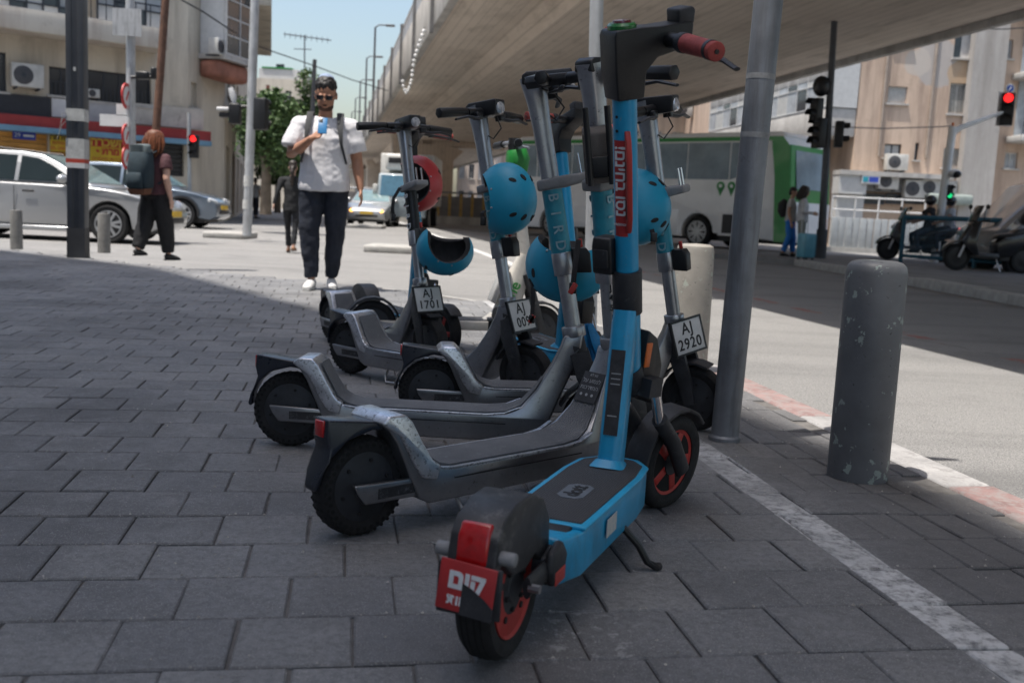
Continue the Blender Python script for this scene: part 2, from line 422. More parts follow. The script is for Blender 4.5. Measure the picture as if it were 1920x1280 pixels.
# kerb, one painted stone after the other
M_KW = mat('kerb_white_paint', (0.35, 0.34, 0.335), 0.75, var=0.22, scale=8, wear=((0.24, 0.23, 0.225), 0.72, 9), bump=0.5, bscale=70, coord='Object')
M_KR = mat('kerb_red_paint', (0.27, 0.175, 0.165), 0.8, var=0.25, scale=8, wear=((0.28, 0.25, 0.24), 0.85, 10), bump=0.5, bscale=70)
M_KC = mat('kerb_concrete', (0.36, 0.35, 0.33), 0.85, var=0.15, scale=6, bump=0.6, bscale=60)
kerb = MB().box(-0.07, 0.07, -0.07, 0.07, -0.2, -0.16, T(*st(1.87,-2.9))).build('kerb', M_KC); tag(kerb, kind='structure')
def kerb_stone(p, q, z1, w_, m, parent):
    d = q - p; L_ = d.length
    b = MB().box(0.004, L_-0.004, -w_/2, w_/2, -0.2, z1).build('kerb_stone', m, parent, bevel=0.012)
    b.matrix_local = frame(p, d, Vector((-d.y, d.x, 0)))
    return b
KS = [(-2.4, -1.35, 'w'), (-1.35, -.35, 'r'), (-.35, .65, 'w'), (.65, 1.65, 'w'), (1.65, 2.65, 'r'), (2.65, 3.66, 'w'), (3.66, 4.72, 'r'), (4.72, 5.6, 'w'), (5.6, 6.35, 'w')]
for a_, b_, c_ in KS:
    kerb_stone(st((KT0+KT1)/2, a_), st((KT0+KT1)/2, b_), 0.001+rnd.gauss(0, .002), KT1-KT0, M_KR if c_ == 'r' else M_KW, kerb)
pts = [st((KT0+KT1)/2, 6.35)] + [Vector((x, y, 0)) for x, y in reversed(far_edge)]
for a_, b_ in zip(pts[:-1], pts[1:]):
    n_ = max(1, round((b_-a_).length/0.9))
    nrm = Vector(((b_-a_).y, -(b_-a_).x, 0)).normalized()*0.075
    if (a_.x+b_.x)/2 > 0.4: nrm *= 0.4
    for i in range(n_):
        kerb_stone(a_.lerp(b_, i/n_)+nrm, a_.lerp(b_, (i+1)/n_)+nrm, -0.02, 0.15, M_KC, kerb)
# ------------------------------------------------------------------ scooters
M_ALLOY = mat('scuffed_grey_alloy', (0.30, 0.308, 0.325), 0.30, 0.9, var=0.14, scale=9, wear=((0.12, 0.124, 0.132), 0.40, 34), bump=0.06, bscale=160)
M_ALLOY2 = mat('crackled_silver_paint', (0.58, 0.60, 0.64), 0.30, 0.8, var=0.2, scale=20, wear=((0.12, 0.125, 0.135), 0.62, 44), bump=0.12, bscale=90)
M_STEM = mat('scuffed_grey_tube', (0.34, 0.35, 0.37), 0.30, 0.85, var=0.14, scale=10, wear=((0.10, 0.10, 0.11), 0.40, 30), bump=0.06, bscale=120)
M_BRKT = mat('dusty_grey_plastic', (0.24, 0.243, 0.25), 0.6, 0.0, var=0.15, scale=16, bump=0.3, bscale=120)
M_BLK = mat('black_plastic', (0.008, 0.0085, 0.010), 0.42, var=0.3, scale=18, bump=0.15, bscale=150)
M_BLK2 = mat('dusty_black_plastic', (0.022, 0.023, 0.027), 0.55, var=0.35, scale=12, wear=((0.065, 0.066, 0.07), 0.36, 14), bump=0.2, bscale=120)
M_FEND = mat('glossy_dark_fender', (0.013, 0.016, 0.024), 0.28, var=0.3, scale=15, wear=((0.10, 0.105, 0.115), 0.34, 18))
M_DUSTY = mat('dusty_fender', (0.03, 0.031, 0.035), 0.5, var=0.5, scale=9, wear=((0.10, 0.098, 0.098), 0.55, 7), bump=0.1)
M_TYRE = mat('tyre_rubber', (0.012, 0.012, 0.013), 0.85, var=0.3, scale=25, bump=0.5, bscale=140)
M_HOLE = mat('tyre_hole_dark', (0.006, 0.006, 0.006), 0.95, var=0)
M_HUB = mat('dusty_hub_cover', (0.026, 0.028, 0.033), 0.6, var=0.3, scale=18, bump=0.2, bscale=90)
def _ribbed(n, b):
    g = NG(n); tc = n.nodes.new('ShaderNodeTexCoord').outputs['Object']
    w_ = n.nodes.new('ShaderNodeTexWave'); w_.wave_type = 'BANDS'; w_.bands_direction = 'Y'; w_.inputs['Scale'].default_value = 42; w_.inputs['Distortion'].default_value = 0.0
    n.links.new(tc, w_.inputs['Vector'])
    c = g.mix(g.mr(g.noise(tc, 9, 6), 0.3, 0.7), (0.085, 0.09, 0.10), (0.15, 0.155, 0.165))
    c = g.mix(g.mr(g.noise(tc, 40, 7, 0.7), 0.55, 0.7, 0, .5), c, (0.23, 0.235, 0.24))
    n.links.new(c, b.inputs['Base Color']); b.inputs['Roughness'].default_value = 0.6
    g.bump(w_.outputs['Fac'], b, 0.7, 0.003)
M_MAT = pos_mat('ribbed_rubber_mat', _ribbed)
def _grip_tape(n, b):
    g = NG(n); tc = n.nodes.new('ShaderNodeTexCoord').outputs['Object']
    v = n.nodes.new('ShaderNodeTexVoronoi'); v.inputs['Scale'].default_value = 190; v.inputs['Randomness'].default_value = 0.0
    n.links.new(tc, v.inputs['Vector'])
    c = g.mix(g.mr(g.noise(tc, 10, 6), 0.3, 0.7), (0.105, 0.108, 0.116), (0.16, 0.163, 0.17))
    c = g.mix(g.mr(v.outputs['Distance'], 0.3, 0.45), c, (0.03, 0.03, 0.034))
    n.links.new(c, b.inputs['Base Color']); b.inputs['Roughness'].default_value = 0.7
    g.bump(g.math('SUBTRACT', 1.0, v.outputs['Distance']), b, 0.6, 0.003)
M_TAPE = pos_mat('studded_grip_mat', _grip_tape)
M_TEAL = mat('worn_teal_sleeve', (0.018, 0.25, 0.34), 0.4, var=0.15, scale=20, wear=((0.07, 0.09, 0.10), 0.36, 24))
M_BLUE = mat('light_blue_paint', (0.010, 0.31, 0.56), 0.36, var=0.08, scale=10, wear=((0.20, 0.27, 0.30), 0.30, 34), coat=0.15, stain=((0.03, 0.15, 0.24), 0.35, 9, (1, 1, .35)))
M_CYANR = mat('cyan_rail', (0.02, 0.36, 0.62), 0.4, var=0.1, scale=10)
M_RED = mat('red_paint', (0.42, 0.035, 0.028), 0.45, var=0.15, scale=14, wear=((0.22, 0.06, 0.05), 0.36, 22))
M_REDG = mat('red_grip_rubber', (0.36, 0.06, 0.05), 0.7, var=0.25, scale=24, bump=0.4, bscale=160)
M_LENS = mat('red_tail_lens', (0.42, 0.008, 0.01), 0.18, var=0.15, scale=60, coat=0.5)
M_HEADL = mat('headlight_lens', (0.5, 0.52, 0.55), 0.08, 0.3, var=0.3, scale=80, coat=1.0)
M_CHROME = mat('chrome_tube', (0.62, 0.63, 0.65), 0.16, 1.0, var=0.05)
M_STEEL = mat('brushed_steel', (0.42, 0.43, 0.45), 0.35, 0.9, var=0.1)
M_WHITE = mat('white_plate', (0.62, 0.62, 0.61), 0.5, var=0.06, scale=20)
M_INK = mat('black_ink', (0.015, 0.015, 0.016), 0.6, var=0)
M_WINK = mat('white_ink', (0.66, 0.68, 0.70), 0.6, var=0.1, scale=60)
M_PINK = mat('pale_ink', (0.26, 0.42, 0.48), 0.6, var=0.15, scale=60)
M_GINK = mat('grey_ink', (0.33, 0.34, 0.35), 0.6, var=0.1)
M_LBL = mat('black_label', (0.03, 0.03, 0.034), 0.5, var=0.35, scale=30)
M_LGRN = mat('green_plastic', (0.02, 0.22, 0.04), 0.4, var=0.12, scale=12)
M_LWHT = mat('white_scooter_paint', (0.60, 0.57, 0.52), 0.45, var=0.12, scale=9, wear=((0.36, 0.32, 0.28), 0.3, 14))
M_ORNG = mat('amber_reflector', (0.62, 0.13, 0.02), 0.35, var=0.1, scale=50)

def wheel(parent, M, r, hw, m_tyre, m_hub, hub_r, name='wheel', holes=False, spokes=0, m_rim=None, tread=False):
    """wheel about local y; tyre, hub and rim are its pieces"""
    e = bpy.data.objects.new(name, None); COL.objects.link(e); e.parent = parent; e.matrix_local = M; e.empty_display_size = .05
    prof = [(r*0.70, -hw*0.8), (r*0.80, -hw), (r*0.92, -hw*0.98), (r*0.985, -hw*0.62), (r, 0), (r*0.985, hw*0.62), (r*0.92, hw*0.98), (r*0.80, hw), (r*0.70, hw*0.8)]
    MB().lathe(prof, 40, axis='y', close=True).build('tyre', m_tyre, e, smooth=50)
    if holes:
        h = MB()
        for k in range(34):
            for row, rr in ((0, .93), (.5, .845)):
                a = 2*math.pi*(k+row)/34
                for sg in (-1, 1):
                    rad = 0.0046 if row == 0 else 0.0052
                    h.lathe([(rad, -0.0012), (rad, 0.0012)], 6, T(r*rr*math.cos(a), sg*(hw*0.975 if row == 0 else hw*0.995), r*rr*math.sin(a)), axis='y')
            a = 2*math.pi*k/34
            for yy in (-.45, .05, .5):
                h.cb((0, 0, 0), (.006, .007, .0016), RY(-math.degrees(a)+90) @ T(0, hw*yy, r*(0.996 if abs(yy) < .2 else .99)))
        tag(h.build('tread_holes', M_HOLE, e, smooth=0), kind='stuff')
    if tread:
        h = MB()
        for yy in (-.55, -.2, .2, .55):
            h.lathe([(r*1.0005 if abs(yy) < .3 else r*.992, hw*yy-.0012), (r*1.0022 if abs(yy) < .3 else r*.994, hw*yy-.0012), (r*1.0022 if abs(yy) < .3 else r*.994, hw*yy+.0012)], 40, axis='y')
        h.build('tread_groove', M_HOLE, e, smooth=0)
    if spokes:
        prof = [(r*0.72, -hw*0.7), (r*0.73, hw*0.7), (r*0.60, hw*0.55), (r*0.60, -hw*0.55)]
        MB().lathe(prof, 36, axis='y', close=True).build('rim', m_rim, e, smooth=40)
        sp = MB()
        for k in range(spokes):
            for dy in (-.012, .012):
                sp.box(r*.2, r*.63, -.013, .013, dy-.007, dy+.007, RY(360*k/spokes) @ Matrix(((1,0,0,0),(0,0,1,0),(0,1,0,0),(0,0,0,1))))
        sp.build('spokes', m_rim, e, bevel=.003)
        MB().lathe([(.001, -hw*.9), (hub_r, -hw*.8), (hub_r, hw*.8), (.001, hw*.9)], 24, axis='y').build('hub', m_hub, e)
    else:
        MB().lathe([(.001, -hw*.92), (hub_r*.55, -hw*.92), (hub_r*.62, -hw*.84), (hub_r, -hw*.80), (r*.72, -hw*.74), (r*.72, hw*.74), (hub_r, hw*.80), (hub_r*.62, hw*.84), (hub_r*.55, hw*.92), (.001, hw*.92)], 36, axis='y').build('hub', m_hub, e, smooth=30)
        bo = MB()
        for k in range(6):
            a = k*math.pi/3+.3
            bo.lathe([(.0045, -hw*.99), (.0045, hw*.99)], 6, T(hub_r*.8*math.cos(a), 0, hub_r*.8*math.sin(a)), axis='y')
        tag(bo.build('bolts', m_tyre, e, smooth=0), kind='stuff')
    return e

def number_plate(parent, M, l1, l2, w_=.148, h_=.118):
    p = MB().box(-w_/2, w_/2, -h_/2, h_/2, -.003, .003).build('number_plate', M_WHITE, parent, bevel=.004); p.matrix_local = M
    fr = MB()
    for x0, x1, y0, y1 in ((-w_/2-.004, w_/2+.004, -h_/2-.004, -h_/2+.003), (-w_/2-.004, w_/2+.004, h_/2-.003, h_/2+.004), (-w_/2-.004, -w_/2+.003, -h_/2+.003, h_/2-.003), (w_/2-.003, w_/2+.004, -h_/2+.003, h_/2-.003)):
        fr.box(x0, x1, y0, y1, -.006, .0045)
    fr.build('plate_frame', M_BLK, p)
    text(l1, .057, M_INK, p, T(0, .027, .0035), spacing=1.15, bold=.0008); text(l2, .054, M_INK, p, T(0, -.027, .0035), spacing=1.12, bold=.0008)
    return p

def grey_scooter(pos, head, lean, label, steer=0, sleeve=None, plate=None, plate_yaw=0, plate_dz=-.055, serial=None, sticker=False, box=False, ink=None, lock=True):
    t = thing('kick_scooter', label, 'scooter', pos, R(head)); t.rotation_euler = (R(lean), 0, R(head))
    sleeve = sleeve or M_TEAL
    NRp, STp = Vector((.853, 0, .393)), Vector((.693, 0, 1.146))
    ax = (STp-NRp).normalized(); L_ = (STp-NRp).length
    S = T(*NRp) @ Matrix.Rotation(R(steer), 4, ax) @ T(*(-NRp))
    AXM = S @ frame(NRp, Vector((ax.z, 0, -ax.x)), (0, 1, 0))      # local: x forward, y left, z up the stem
    # frame
    out = [(.012, .262, .062), (.030, .279, .064), (.072, .279, .066), (.090, .262, .068), (.118, .212, .072), (.145, .168, .078), (.172, .150, .083), (.21, .144, .085), (.60, .144, .085), (.66, .150, .083),
           (.705, .170, .072), (.748, .220, .054), (.790, .295, .037), (.815, .350, .031), (.824, .385, .030), (.880, .396, .030), (.876, .350, .031), (.852, .275, .034), (.816, .19, .046), (.792, .130, .062),
           (.775, .085, .074), (.745, .063, .078), (.15, .063, .078), (.118, .078, .074), (.100, .118, .072), (.055, .215, .066), (.034, .246, .064)]
    MB().prism([(p[0], p[1]) for p in out], 0, 0, hw=[p[2] for p in out]).build('frame', M_ALLOY, t, bevel=.006, seg=2)
    for sg in (-1, 1): MB().box(.215, .66, sg*.0826-.0012, sg*.0826+.0012, .1165, .1190).build('panel_gap', M_BLK, t, smooth=0)
    bk = [(.010, .2655), (.029, .2825), (.073, .2825), (.0925, .264), (.1205, .214), (.148, .170), (.170, .155), (.16, .120), (.122, .128), (.100, .16), (.058, .235), (.030, .252)]
    MB().prism(bk, 0, 0, hw=[.066, .068, .070, .072, .077, .083, .087, .087, .080, .077, .072, .068]).build('rear_bracket', M_ALLOY2, t, bevel=.006, seg=3)
    # mat: follows the top line
    tp = [(.098, .270), (.1255, .2175), (.152, .1745), (.178, .1565), (.21, .1485), (.60, .1485), (.66, .1545), (.703, .1735), (.742, .2195), (.762, .252)]
    tw = [.050, .054, .060, .066, .068, .068, .066, .056, .043, .036]
    m_ = MB(); n = len(tp)
    vs = [(p[0], sg*w_, p[1]+dz) for dz in (-.006, .0) for sg in (-1, 1) for p, w_ in zip(tp, tw)]
    fs = []
    for i in range(n-1):
        fs += [(2*n+i, 2*n+i+1, 3*n+i+1, 3*n+i), (i, n+i, n+i+1, i+1), (i, i+1, 2*n+i+1, 2*n+i), (n+i+1, n+i, 3*n+i, 3*n+i+1)]
    fs += [(0, 2*n, 3*n, n), (n-1, 2*n-1, 4*n-1, 3*n-1)]
    m_.add(vs, fs).build('deck_mat', M_MAT, t, smooth=60)
    for sg in (-1, 1): MB().prism([(.172, .1505), (.21, .1455), (.60, .1455), (.655, .1515), (.70, .1705), (.698, .168), (.65, .146), (.60, .139), (.21, .139), (.178, .143)], sg*.0785-.0065, sg*.0785+.0065).build('deck_rail', M_ALLOY2, t, bevel=.002)
    # rear end
    fo = [(.062, .262, .046), (-.01, .270, .043), (-.06, .276, .037), (-.108, .281, .028), (-.111, .242, .027), (-.103, .216, .031), (-.110, .190, .034), (-.124, .158, .031), (-.134, .128, .022), (-.129, .119, .018), (-.121, .124, .020), (-.117, .160, .030), (-.099, .198, .036), (-.062, .232, .041), (.0, .250, .045), (.062, .242, .046)]
    MB().prism([q[:2] for q in fo], 0, 0, hw=[q[2] for q in fo]).build('rear_fender', M_FEND, t, bevel=.006, seg=3)
    MB().box(-.1145, -.104, -.0165, .0165, .240, .277).build('tail_light', M_LENS, t, bevel=.003)
    wheel(t, T(-.002, 0, .115), .115, .028, M_TYRE, M_HUB, .078, 'rear_wheel', holes=True)
    for sg in (-1, 1):
        a, b = (.0505, .066) if sg > 0 else (-.066, -.0505)
        MB().prism([(-.058, .134), (.135, .128), (.135, .083), (-.028, .086), (-.048, .112)], a, b).build('axle_arm', M_ALLOY, t, bevel=.004)
        y_ = sg*.0668
        MB().box(.005, .108, y_-.0005, y_+.0005, .095, .119).build('scraped_label', mat('scraped_black_label', (0.02, .02, .022), .5, var=0.2, scale=30, wear=((0.155, .16, .17), .52, 45)), t)
    # front end (turns with the stem)
    wheel(t, S @ T(.948, 0, .12), .12, .028, M_TYRE, M_HUB, .075, 'front_wheel')
    fk = MB()
    for sg in (-1, 1):
        fk.tube([(.872, sg*.030, .335), (.895, sg*.052, .270), (.925, sg*.056, .20), (.952, sg*.056, .112)], [(.012, .030), (.012, .030), (.011, .027), (.010, .021)], 10, S, sq=.3)
    fk.tube([(.848, 0, .41), (.868, 0, .32), (.876, 0, .27)], [.026, .036, .038], 12, S)
    fk.build('fork', M_BLK2, t)
    ar = [(.948+.131*math.cos(R(a)), .12+.131*math.sin(R(a))) for a in (158, 140, 122, 104, 86, 68)]
    ar2 = [(.948+.139*math.cos(R(a)), .12+.139*math.sin(R(a))) for a in (68, 86, 104, 122, 140, 158)]
    MB().prism(ar+ar2, -.034, .034, S).build('front_fender', M_BLK2, t)
    # stem, in the stem's own frame
    def zz(f): return f*L_
    MB().tube([(0, 0, -.012), (0, 0, .022)], [(.0335, .036)]*2, 20, AXM).build('neck_clamp', M_STEM, t, bevel=.003)
    MB().tube([(0, 0, zz(.02)), (0, 0, zz(.30))], [(.0225, .0245)]*2, 20, AXM).build('lower_stem', M_STEM, t)
    sl = MB().tube([(0, 0, zz(.318)), (0, 0, zz(.565))], [(.0292, .0305)]*2, 20, AXM).build('stem_sleeve', sleeve, t)
    MB().tube([(0, 0, zz(.232)), (0, 0, zz(.32))], [(.0305, .032)]*2, 20, AXM, sq=.1).build('stem_collar', M_STEEL if sleeve is M_BLK else M_STEM, t, bevel=.002)
    up = MB().tube([(0, 0, zz(.56)), (0, 0, zz(.80)), (-.001, 0, zz(.90)), (-.006, 0, zz(.975)), (-.008, 0, zz(1.0))], [(.0245, .027), (.0255, .028), (.028, .032), (.032, .036), (.033, .037)], 20, AXM, sq=.12)
    up.build('upper_stem', M_STEM, t, smooth=50)
    # letters down the sleeve, on the side
    for sg, fl in ((-1, 1), (1, -1)):
        for i, ch in enumerate('BIRD'):
            Mx = AXM @ frame((0.0, sg*.0303, zz(.535-.062*i)), (0, 0, -1), (fl*1.0, 0, 0))
            text(ch, .042, ink or M_PINK, sl, Mx, depth=.0012, bold=.0006)
    if serial:
        for i, ch in enumerate(serial): text(ch, .024, M_INK, t, AXM @ frame((-.014, -.0215, zz(.215-.037*i)), (.75, -.66, 0), (0, 0, 1)), 'serial_character', bold=.0005)
    # helmet shelf with two pins
    zb = zz(.59)
    MB().prism([(-.042, zb-.018), (.045, zb-.018), (.110, zb-.010), (.110, zb+.016), (.04, zb+.017), (-.042, zb+.013)], -.036, .036, AXM).build('helmet_shelf', M_BRKT, t, bevel=.008, seg=3)
    for sg in (-1, 1):
        MB().tube([(.092, sg*.014, zb+.012), (.090, sg*.014, zb+.075)], .0042, 8, AXM).build('shelf_pin', M_CHROME, t)
    if lock:
        k = MB().prism([(.030, zz(.235)), (.080, zz(.225)), (.084, zz(.30)), (.074, zz(.325)), (.030, zz(.33))], -.022, .022, AXM).build('cable_lock', M_BLK, t, bevel=.004)
        MB().cb((.060, 0, zz(.345)), (.012, .010, .026), AXM).build('lock_tab', M_RED, k, bevel=.002)
    # head: thin display running forward, headlight, bars
    zt = zz(1.0)
    MB().prism([(-.040, zt-.020), (-.036, zt+.006), (-.02, zt+.014), (.108, zt+.004), (.112, zt-.004), (.100, zt-.052), (.030, zt-.050), (.0, zt-.035)], -.030, .030, AXM).build('display_head', M_BLK, t, bevel=.005)
    MB().lathe([(.001, .006), (.020, .005), (.024, 0), (.024, -.01)], 20, AXM @ T(.108, 0, zt-.027) @ RY(84)).build('headlight', M_HEADL, t)
    MB().tube([(.032, -.115, zt-.036), (.034, 0, zt-.030), (.032, .115, zt-.036)], .0165, 12, AXM, side=(0, 0, 1)).build('handlebar', M_BLK, t)
    for sg in (-1, 1):
        g_ = MB().tube([(.032, sg*.118, zt-.036), (.022, sg*.19, zt-.038), (.012, sg*.258, zt-.041)], [.0185, .0195, .0205], 6, AXM, side=(0, 0, 1)).build('grip', M_BLK, t, bevel=.003)
        MB().tube([(.050, sg*.075, zt-.058), (.066, sg*.11, zt-.066), (.070, sg*.16, zt-.062), (.062, sg*.225, zt-.074)], [(.007, .012), (.006, .010), (.005, .009), (.004, .008)], 8, AXM, side=(0, 0, 1)).build('brake_lever', M_BLK2, t)
        MB().cb((.048, sg*.072, zt-.052), (.03, .034, .026), AXM).build('lever_mount', M_BLK, t, bevel=.004)
    MB().tube([(.05, .05, zt-.05), (.075, .03, zt-.10), (.045, .01, zt-.135), (.03, .0, zt-.12)], .0028, 6, AXM).build('brake_cable', M_BLK, t)
    if plate:
        Mp = AXM @ RZ(plate_yaw) @ T(.056, 0, plate_dz) @ frame((0, 0, 0), (0, 1, 0), (-.12, 0, 1)) @ RZ(0)
        number_plate(t, Mp, *plate)
        MB().box(.028, .053, -.018, .018, plate_dz-.03, plate_dz+.04, AXM @ RZ(plate_yaw)).build('plate_holder', M_BLK, t)
    # kickstand, on the left
    MB().tube([(.34, .05, .075), (.335, .085, .05), (.30, .115, .012), (.33, .15, .008), (.36, .145, .03)], .006, 8).build('kickstand', M_STEEL, t)
    MB().tube([(.255, -.03, .07), (.26, -.06, .03), (.285, -.085, .012), (.38, -.085, .016), (.40, -.05, .07)], .0055, 8).build('parking_stand', M_STEEL, t)
    if sticker:
        Mk = frame((.7765, 0, .2800), (0, -1, 0), (.055, 0, .1)) @ T(0, 0, .004)
        k = MB().box(-.038, .038, -.055, .035, -.0008, .0008).build('rider_notice', M_LBL, t); k.matrix_local = Mk
        text('לע עוסנל', .017, M_GINK, k, T(0.0, .008, .001)); text('תוכרדמה', .017, M_GINK, k, T(0, -.012, .001))
        text('אל אנ', .012, M_GINK, k, T(0, .026, .001))
        for q in (-.02, 0, .02): MB().lathe([(.0045, 0), (.0045, .0008)], 8, T(q, -.033, .001)).build('notice_icon', M_GINK, k)
    if box:
        b_ = MB().prism([(-.075, zz(.60)), (.0, zz(.60)), (.034, zz(.62)), (.034, zz(.75)), (.0, zz(.79)), (-.06, zz(.79)), (-.075, zz(.77))], -.040, .040, AXM @ RZ(42)).build('phone_box', mat('brown_grey_plastic', (.13, .115, .105), .6, var=.15, scale=14, bump=.3), t, bevel=.005)
        for q in (-.030, .026):
            MB().tube([(-.100, q, zz(.60)), (-.101, q, zz(.86))], .0088, 10, AXM @ RZ(42)).build('holder_prong', M_BLK, b_)
        MB().cb((-.088, 0, zz(.66)), (.024, .072, .055), AXM @ RZ(42)).build('prong_base', M_BLK, b_, bevel=.004)
    return t, AXM, L_

def blue_scooter(pos, head, lean, label, steer=0, bar=None, plate=None, detail=True, lockbox=True, platetxt=True):
    t = thing('kick_scooter', label, 'scooter', pos, 0); t.rotation_euler = (R(lean), 0, R(head))
    A0, A1 = Vector((.742, 0, .53)), Vector((.600, 0, 1.0)); ax = (A1-A0).normalized()
    S = T(*A0) @ Matrix.Rotation(R(steer), 4, ax) @ T(*(-A0))
    S2 = T(*A0) @ Matrix.Rotation(R(steer if bar is None else bar), 4, ax) @ T(*(-A0))
    AXM = S2 @ frame(A0, Vector((ax.z, 0, -ax.x)), (0, 1, 0)); L_ = (A1-A0).length
    # deck
    pl = [(.13, -.060), (.20, -.083), (.60, -.088), (.70, -.080), (.755, -.045), (.765, 0), (.755, .045), (.70, .080), (.60, .088), (.20, .083), (.13, .060)]
    MB().plate(pl, .085, .172).build('deck', M_BLUE, t, bevel=.006)
    rl = [(x, y*1.05) for x, y in pl[1:-1]]
    MB().plate(rl, .172, .1795).build('deck_rim', M_CYANR, t, bevel=.0025)
    mp = [(.215, -.074), (.60, -.079), (.695, -.070), (.735, -.04), (.743, 0), (.735, .04), (.695, .070), (.60, .079), (.215, .074)]
    dm = MB().plate(mp, .176, .1825).build('deck_mat', M_TAPE, t, bevel=.0015)
    bp = [(.37, -.028), (.45, -.028), (.465, -.014), (.465, .014), (.45, .028), (.37, .028), (.355, .014), (.355, -.014)]
    bd = MB().plate(bp, .1825, .1838).build('badge', M_GINK if False else mat('grey_badge', (.13, .15, .175), .55, var=.12, scale=20), dm)
    text('dott', .048, M_INK, bd, T(.41, 0, .1842) @ RZ(0), bold=.0012)
    MB().prism([(.085, .150), (.215, .181), (.215, .155), (.15, .11), (.085, .10)], -.062, .062).build('rear_footplate', M_BLK2, t, bevel=.006)
    if detail:
        s_ = MB().box(.34, .41, -.0905, -.0893, .118, .155).build('torn_sticker', mat('torn_sticker', (.5, .5, .48), .6, var=.1, wear=((.012, .235, .5), .5, 60)), t)
        s_.rotation_euler = (0, 0, 0)
    # square neck
    nk = MB().tube([(.672, 0, .170), (.700, 0, .34), (.722, 0, .50), (.726, 0, .535)], [(.027, .030), (.027, .029), (.027, .028), (.026, .022)], 16, sq=.55)
    nk.build('neck', M_BLUE, t, smooth=50)
    MB().tube([(.668, 0, .174), (.672, 0, .192)], [(.043, .052), (.030, .036)], 18, sq=.3).build('neck_flange', M_BLUE, t)
    MB().tube([(.7305, 0, .565), (.772, 0, .43), (.792, 0, .365)], [(.030, .031), (.030, .031), (.029, .030)], 18).build('head_tube', M_BLUE, t)
    if detail:
        k = MB().box(-.0165, .0165, -.098, .098, -.0012, .0012).build('information_label', M_LBL, t)
        k.matrix_local = frame((.6725, 0, .350), (0, -1, 0), (.155, 0, 1)) @ T(0, 0, .004)
        for yy in (.042, .03, .018, -.055): MB().box(-.011, .011, yy, yy+.0025, .0012, .0018).build('label_line', M_GINK, k)
    # stem
    MB().tube([(0, 0, .0), (0, 0, .105)], .0345, 24, AXM).build('stem_collar', M_BLK2, t, bevel=.002)
    stm = MB().tube([(0, 0, .10), (0, 0, L_+.01)], .0268, 24, AXM).build('stem', M_BLUE, t)
    for q in (.055, .085):
        MB().lathe([(.0035, 0), (.0035, .0015)], 8, AXM @ RZ(-158) @ T(.0265, 0, L_-q+.02) @ RY(90)).build('stem_hole', M_BLK, stm)
    if detail:
        # red wrap label on the side that faces the rear right, and a red fin beside it
        a0, a1 = -178, -112; z0, z1 = L_-.30, L_-.085; kk = 10; m_ = MB(); vs = []
        for i in range(kk+1):
            a = R(a0+(a1-a0)*i/kk)
            for z_ in (z0, z1): vs.append((.0274*math.cos(a), .0274*math.sin(a), z_))
        m_.add(vs, [(2*i, 2*i+2, 2*i+3, 2*i+1) for i in range(kk)], AXM)
        lb = m_.build('red_label', mat('red_label', (.40, .028, .03), .5, var=.1, scale=12), t, fix=True)
        am = R(-143)
        Mx = AXM @ frame((.0284*math.cos(am), .0284*math.sin(am), L_-.175), (0, 0, -1), (-math.sin(am), math.cos(am), 0))
        text('!םניחב וסנ', .036, M_WINK, lb, Mx, depth=.0008, bold=.0007)
        Mx = AXM @ frame((.0284*math.cos(am), .0284*math.sin(am), L_-.272), (-math.sin(am), math.cos(am), 0), (0, 0, 1))
        text('FREEDOM', .0075, M_WINK, lb, Mx, depth=.0006)
        fn = MB().prism([(.024, L_-.295), (.036, L_-.285), (.048, L_-.255), (.050, L_-.115), (.044, L_-.085), (.030, L_-.065), (.024, L_-.065)], -.006, .006, AXM @ RZ(-108)).build('red_fin', M_RED, t, bevel=.002)
        for z_ in (L_-.15, L_-.235): MB().box(.033, .041, -.0068, .0068, z_-.022, z_+.022, AXM @ RZ(-108)).build('fin_slot', mat('dull_dark_red', (.09, .02, .02), .6), fn)
    if lockbox:
        lk = MB().prism([(-.042, L_-.39), (.022, L_-.405), (.024, L_-.315), (-.036, L_-.305), (-.044, L_-.325)], .020, .068, AXM @ RZ(36)).build('lock_box', M_BLK, t, bevel=.005)
        MB().box(-.046, -.030, .026, .062, L_-.375, L_-.33, AXM @ RZ(36)).build('lock_face', M_BLK2, lk, bevel=.003)
    # head
    z_ = L_+.03
    hd = [(-.032, z_-.03), (.032, z_-.03), (.036, z_+.025), (.062, z_+.052), (.120, z_+.062), (.150, z_+.074), (.154, z_+.112), (.148, z_+.119), (.07, z_+.114), (.028, z_+.116), (-.034, z_+.114), (-.039, z_+.102), (-.038, z_+.03)]
    h_ = MB().prism(hd, 0, 0, AXM, hw=[.031, .031, .034, .036, .032, .028, .028, .026, .033, .036, .036, .037, .036]).build('head', M_BLK, t, bevel=.010, seg=3)
    MB().lathe([(.001, .006), (.026, .005), (.031, 0), (.031, -.008)], 20, AXM @ T(-.004, 0, z_+.121)).build('light_ring', mat('green_status_light', (.01, .16, .03), .3, var=.2, scale=70, coat=.5), h_)
    MB().lathe([(.001, .008), (.018, .006), (.021, 0)], 16, AXM @ T(-.004, 0, z_+.125)).build('display_cap', mat('dark_red_display', (.12, .02, .03), .25, coat=.5), h_)
    MB().prism([(.118, z_+.110), (.156, z_+.110), (.160, z_+.140), (.152, z_+.147), (.116, z_+.143)], -.026, .026, AXM).build('phone_clamp', M_BLK2, h_, bevel=.006)
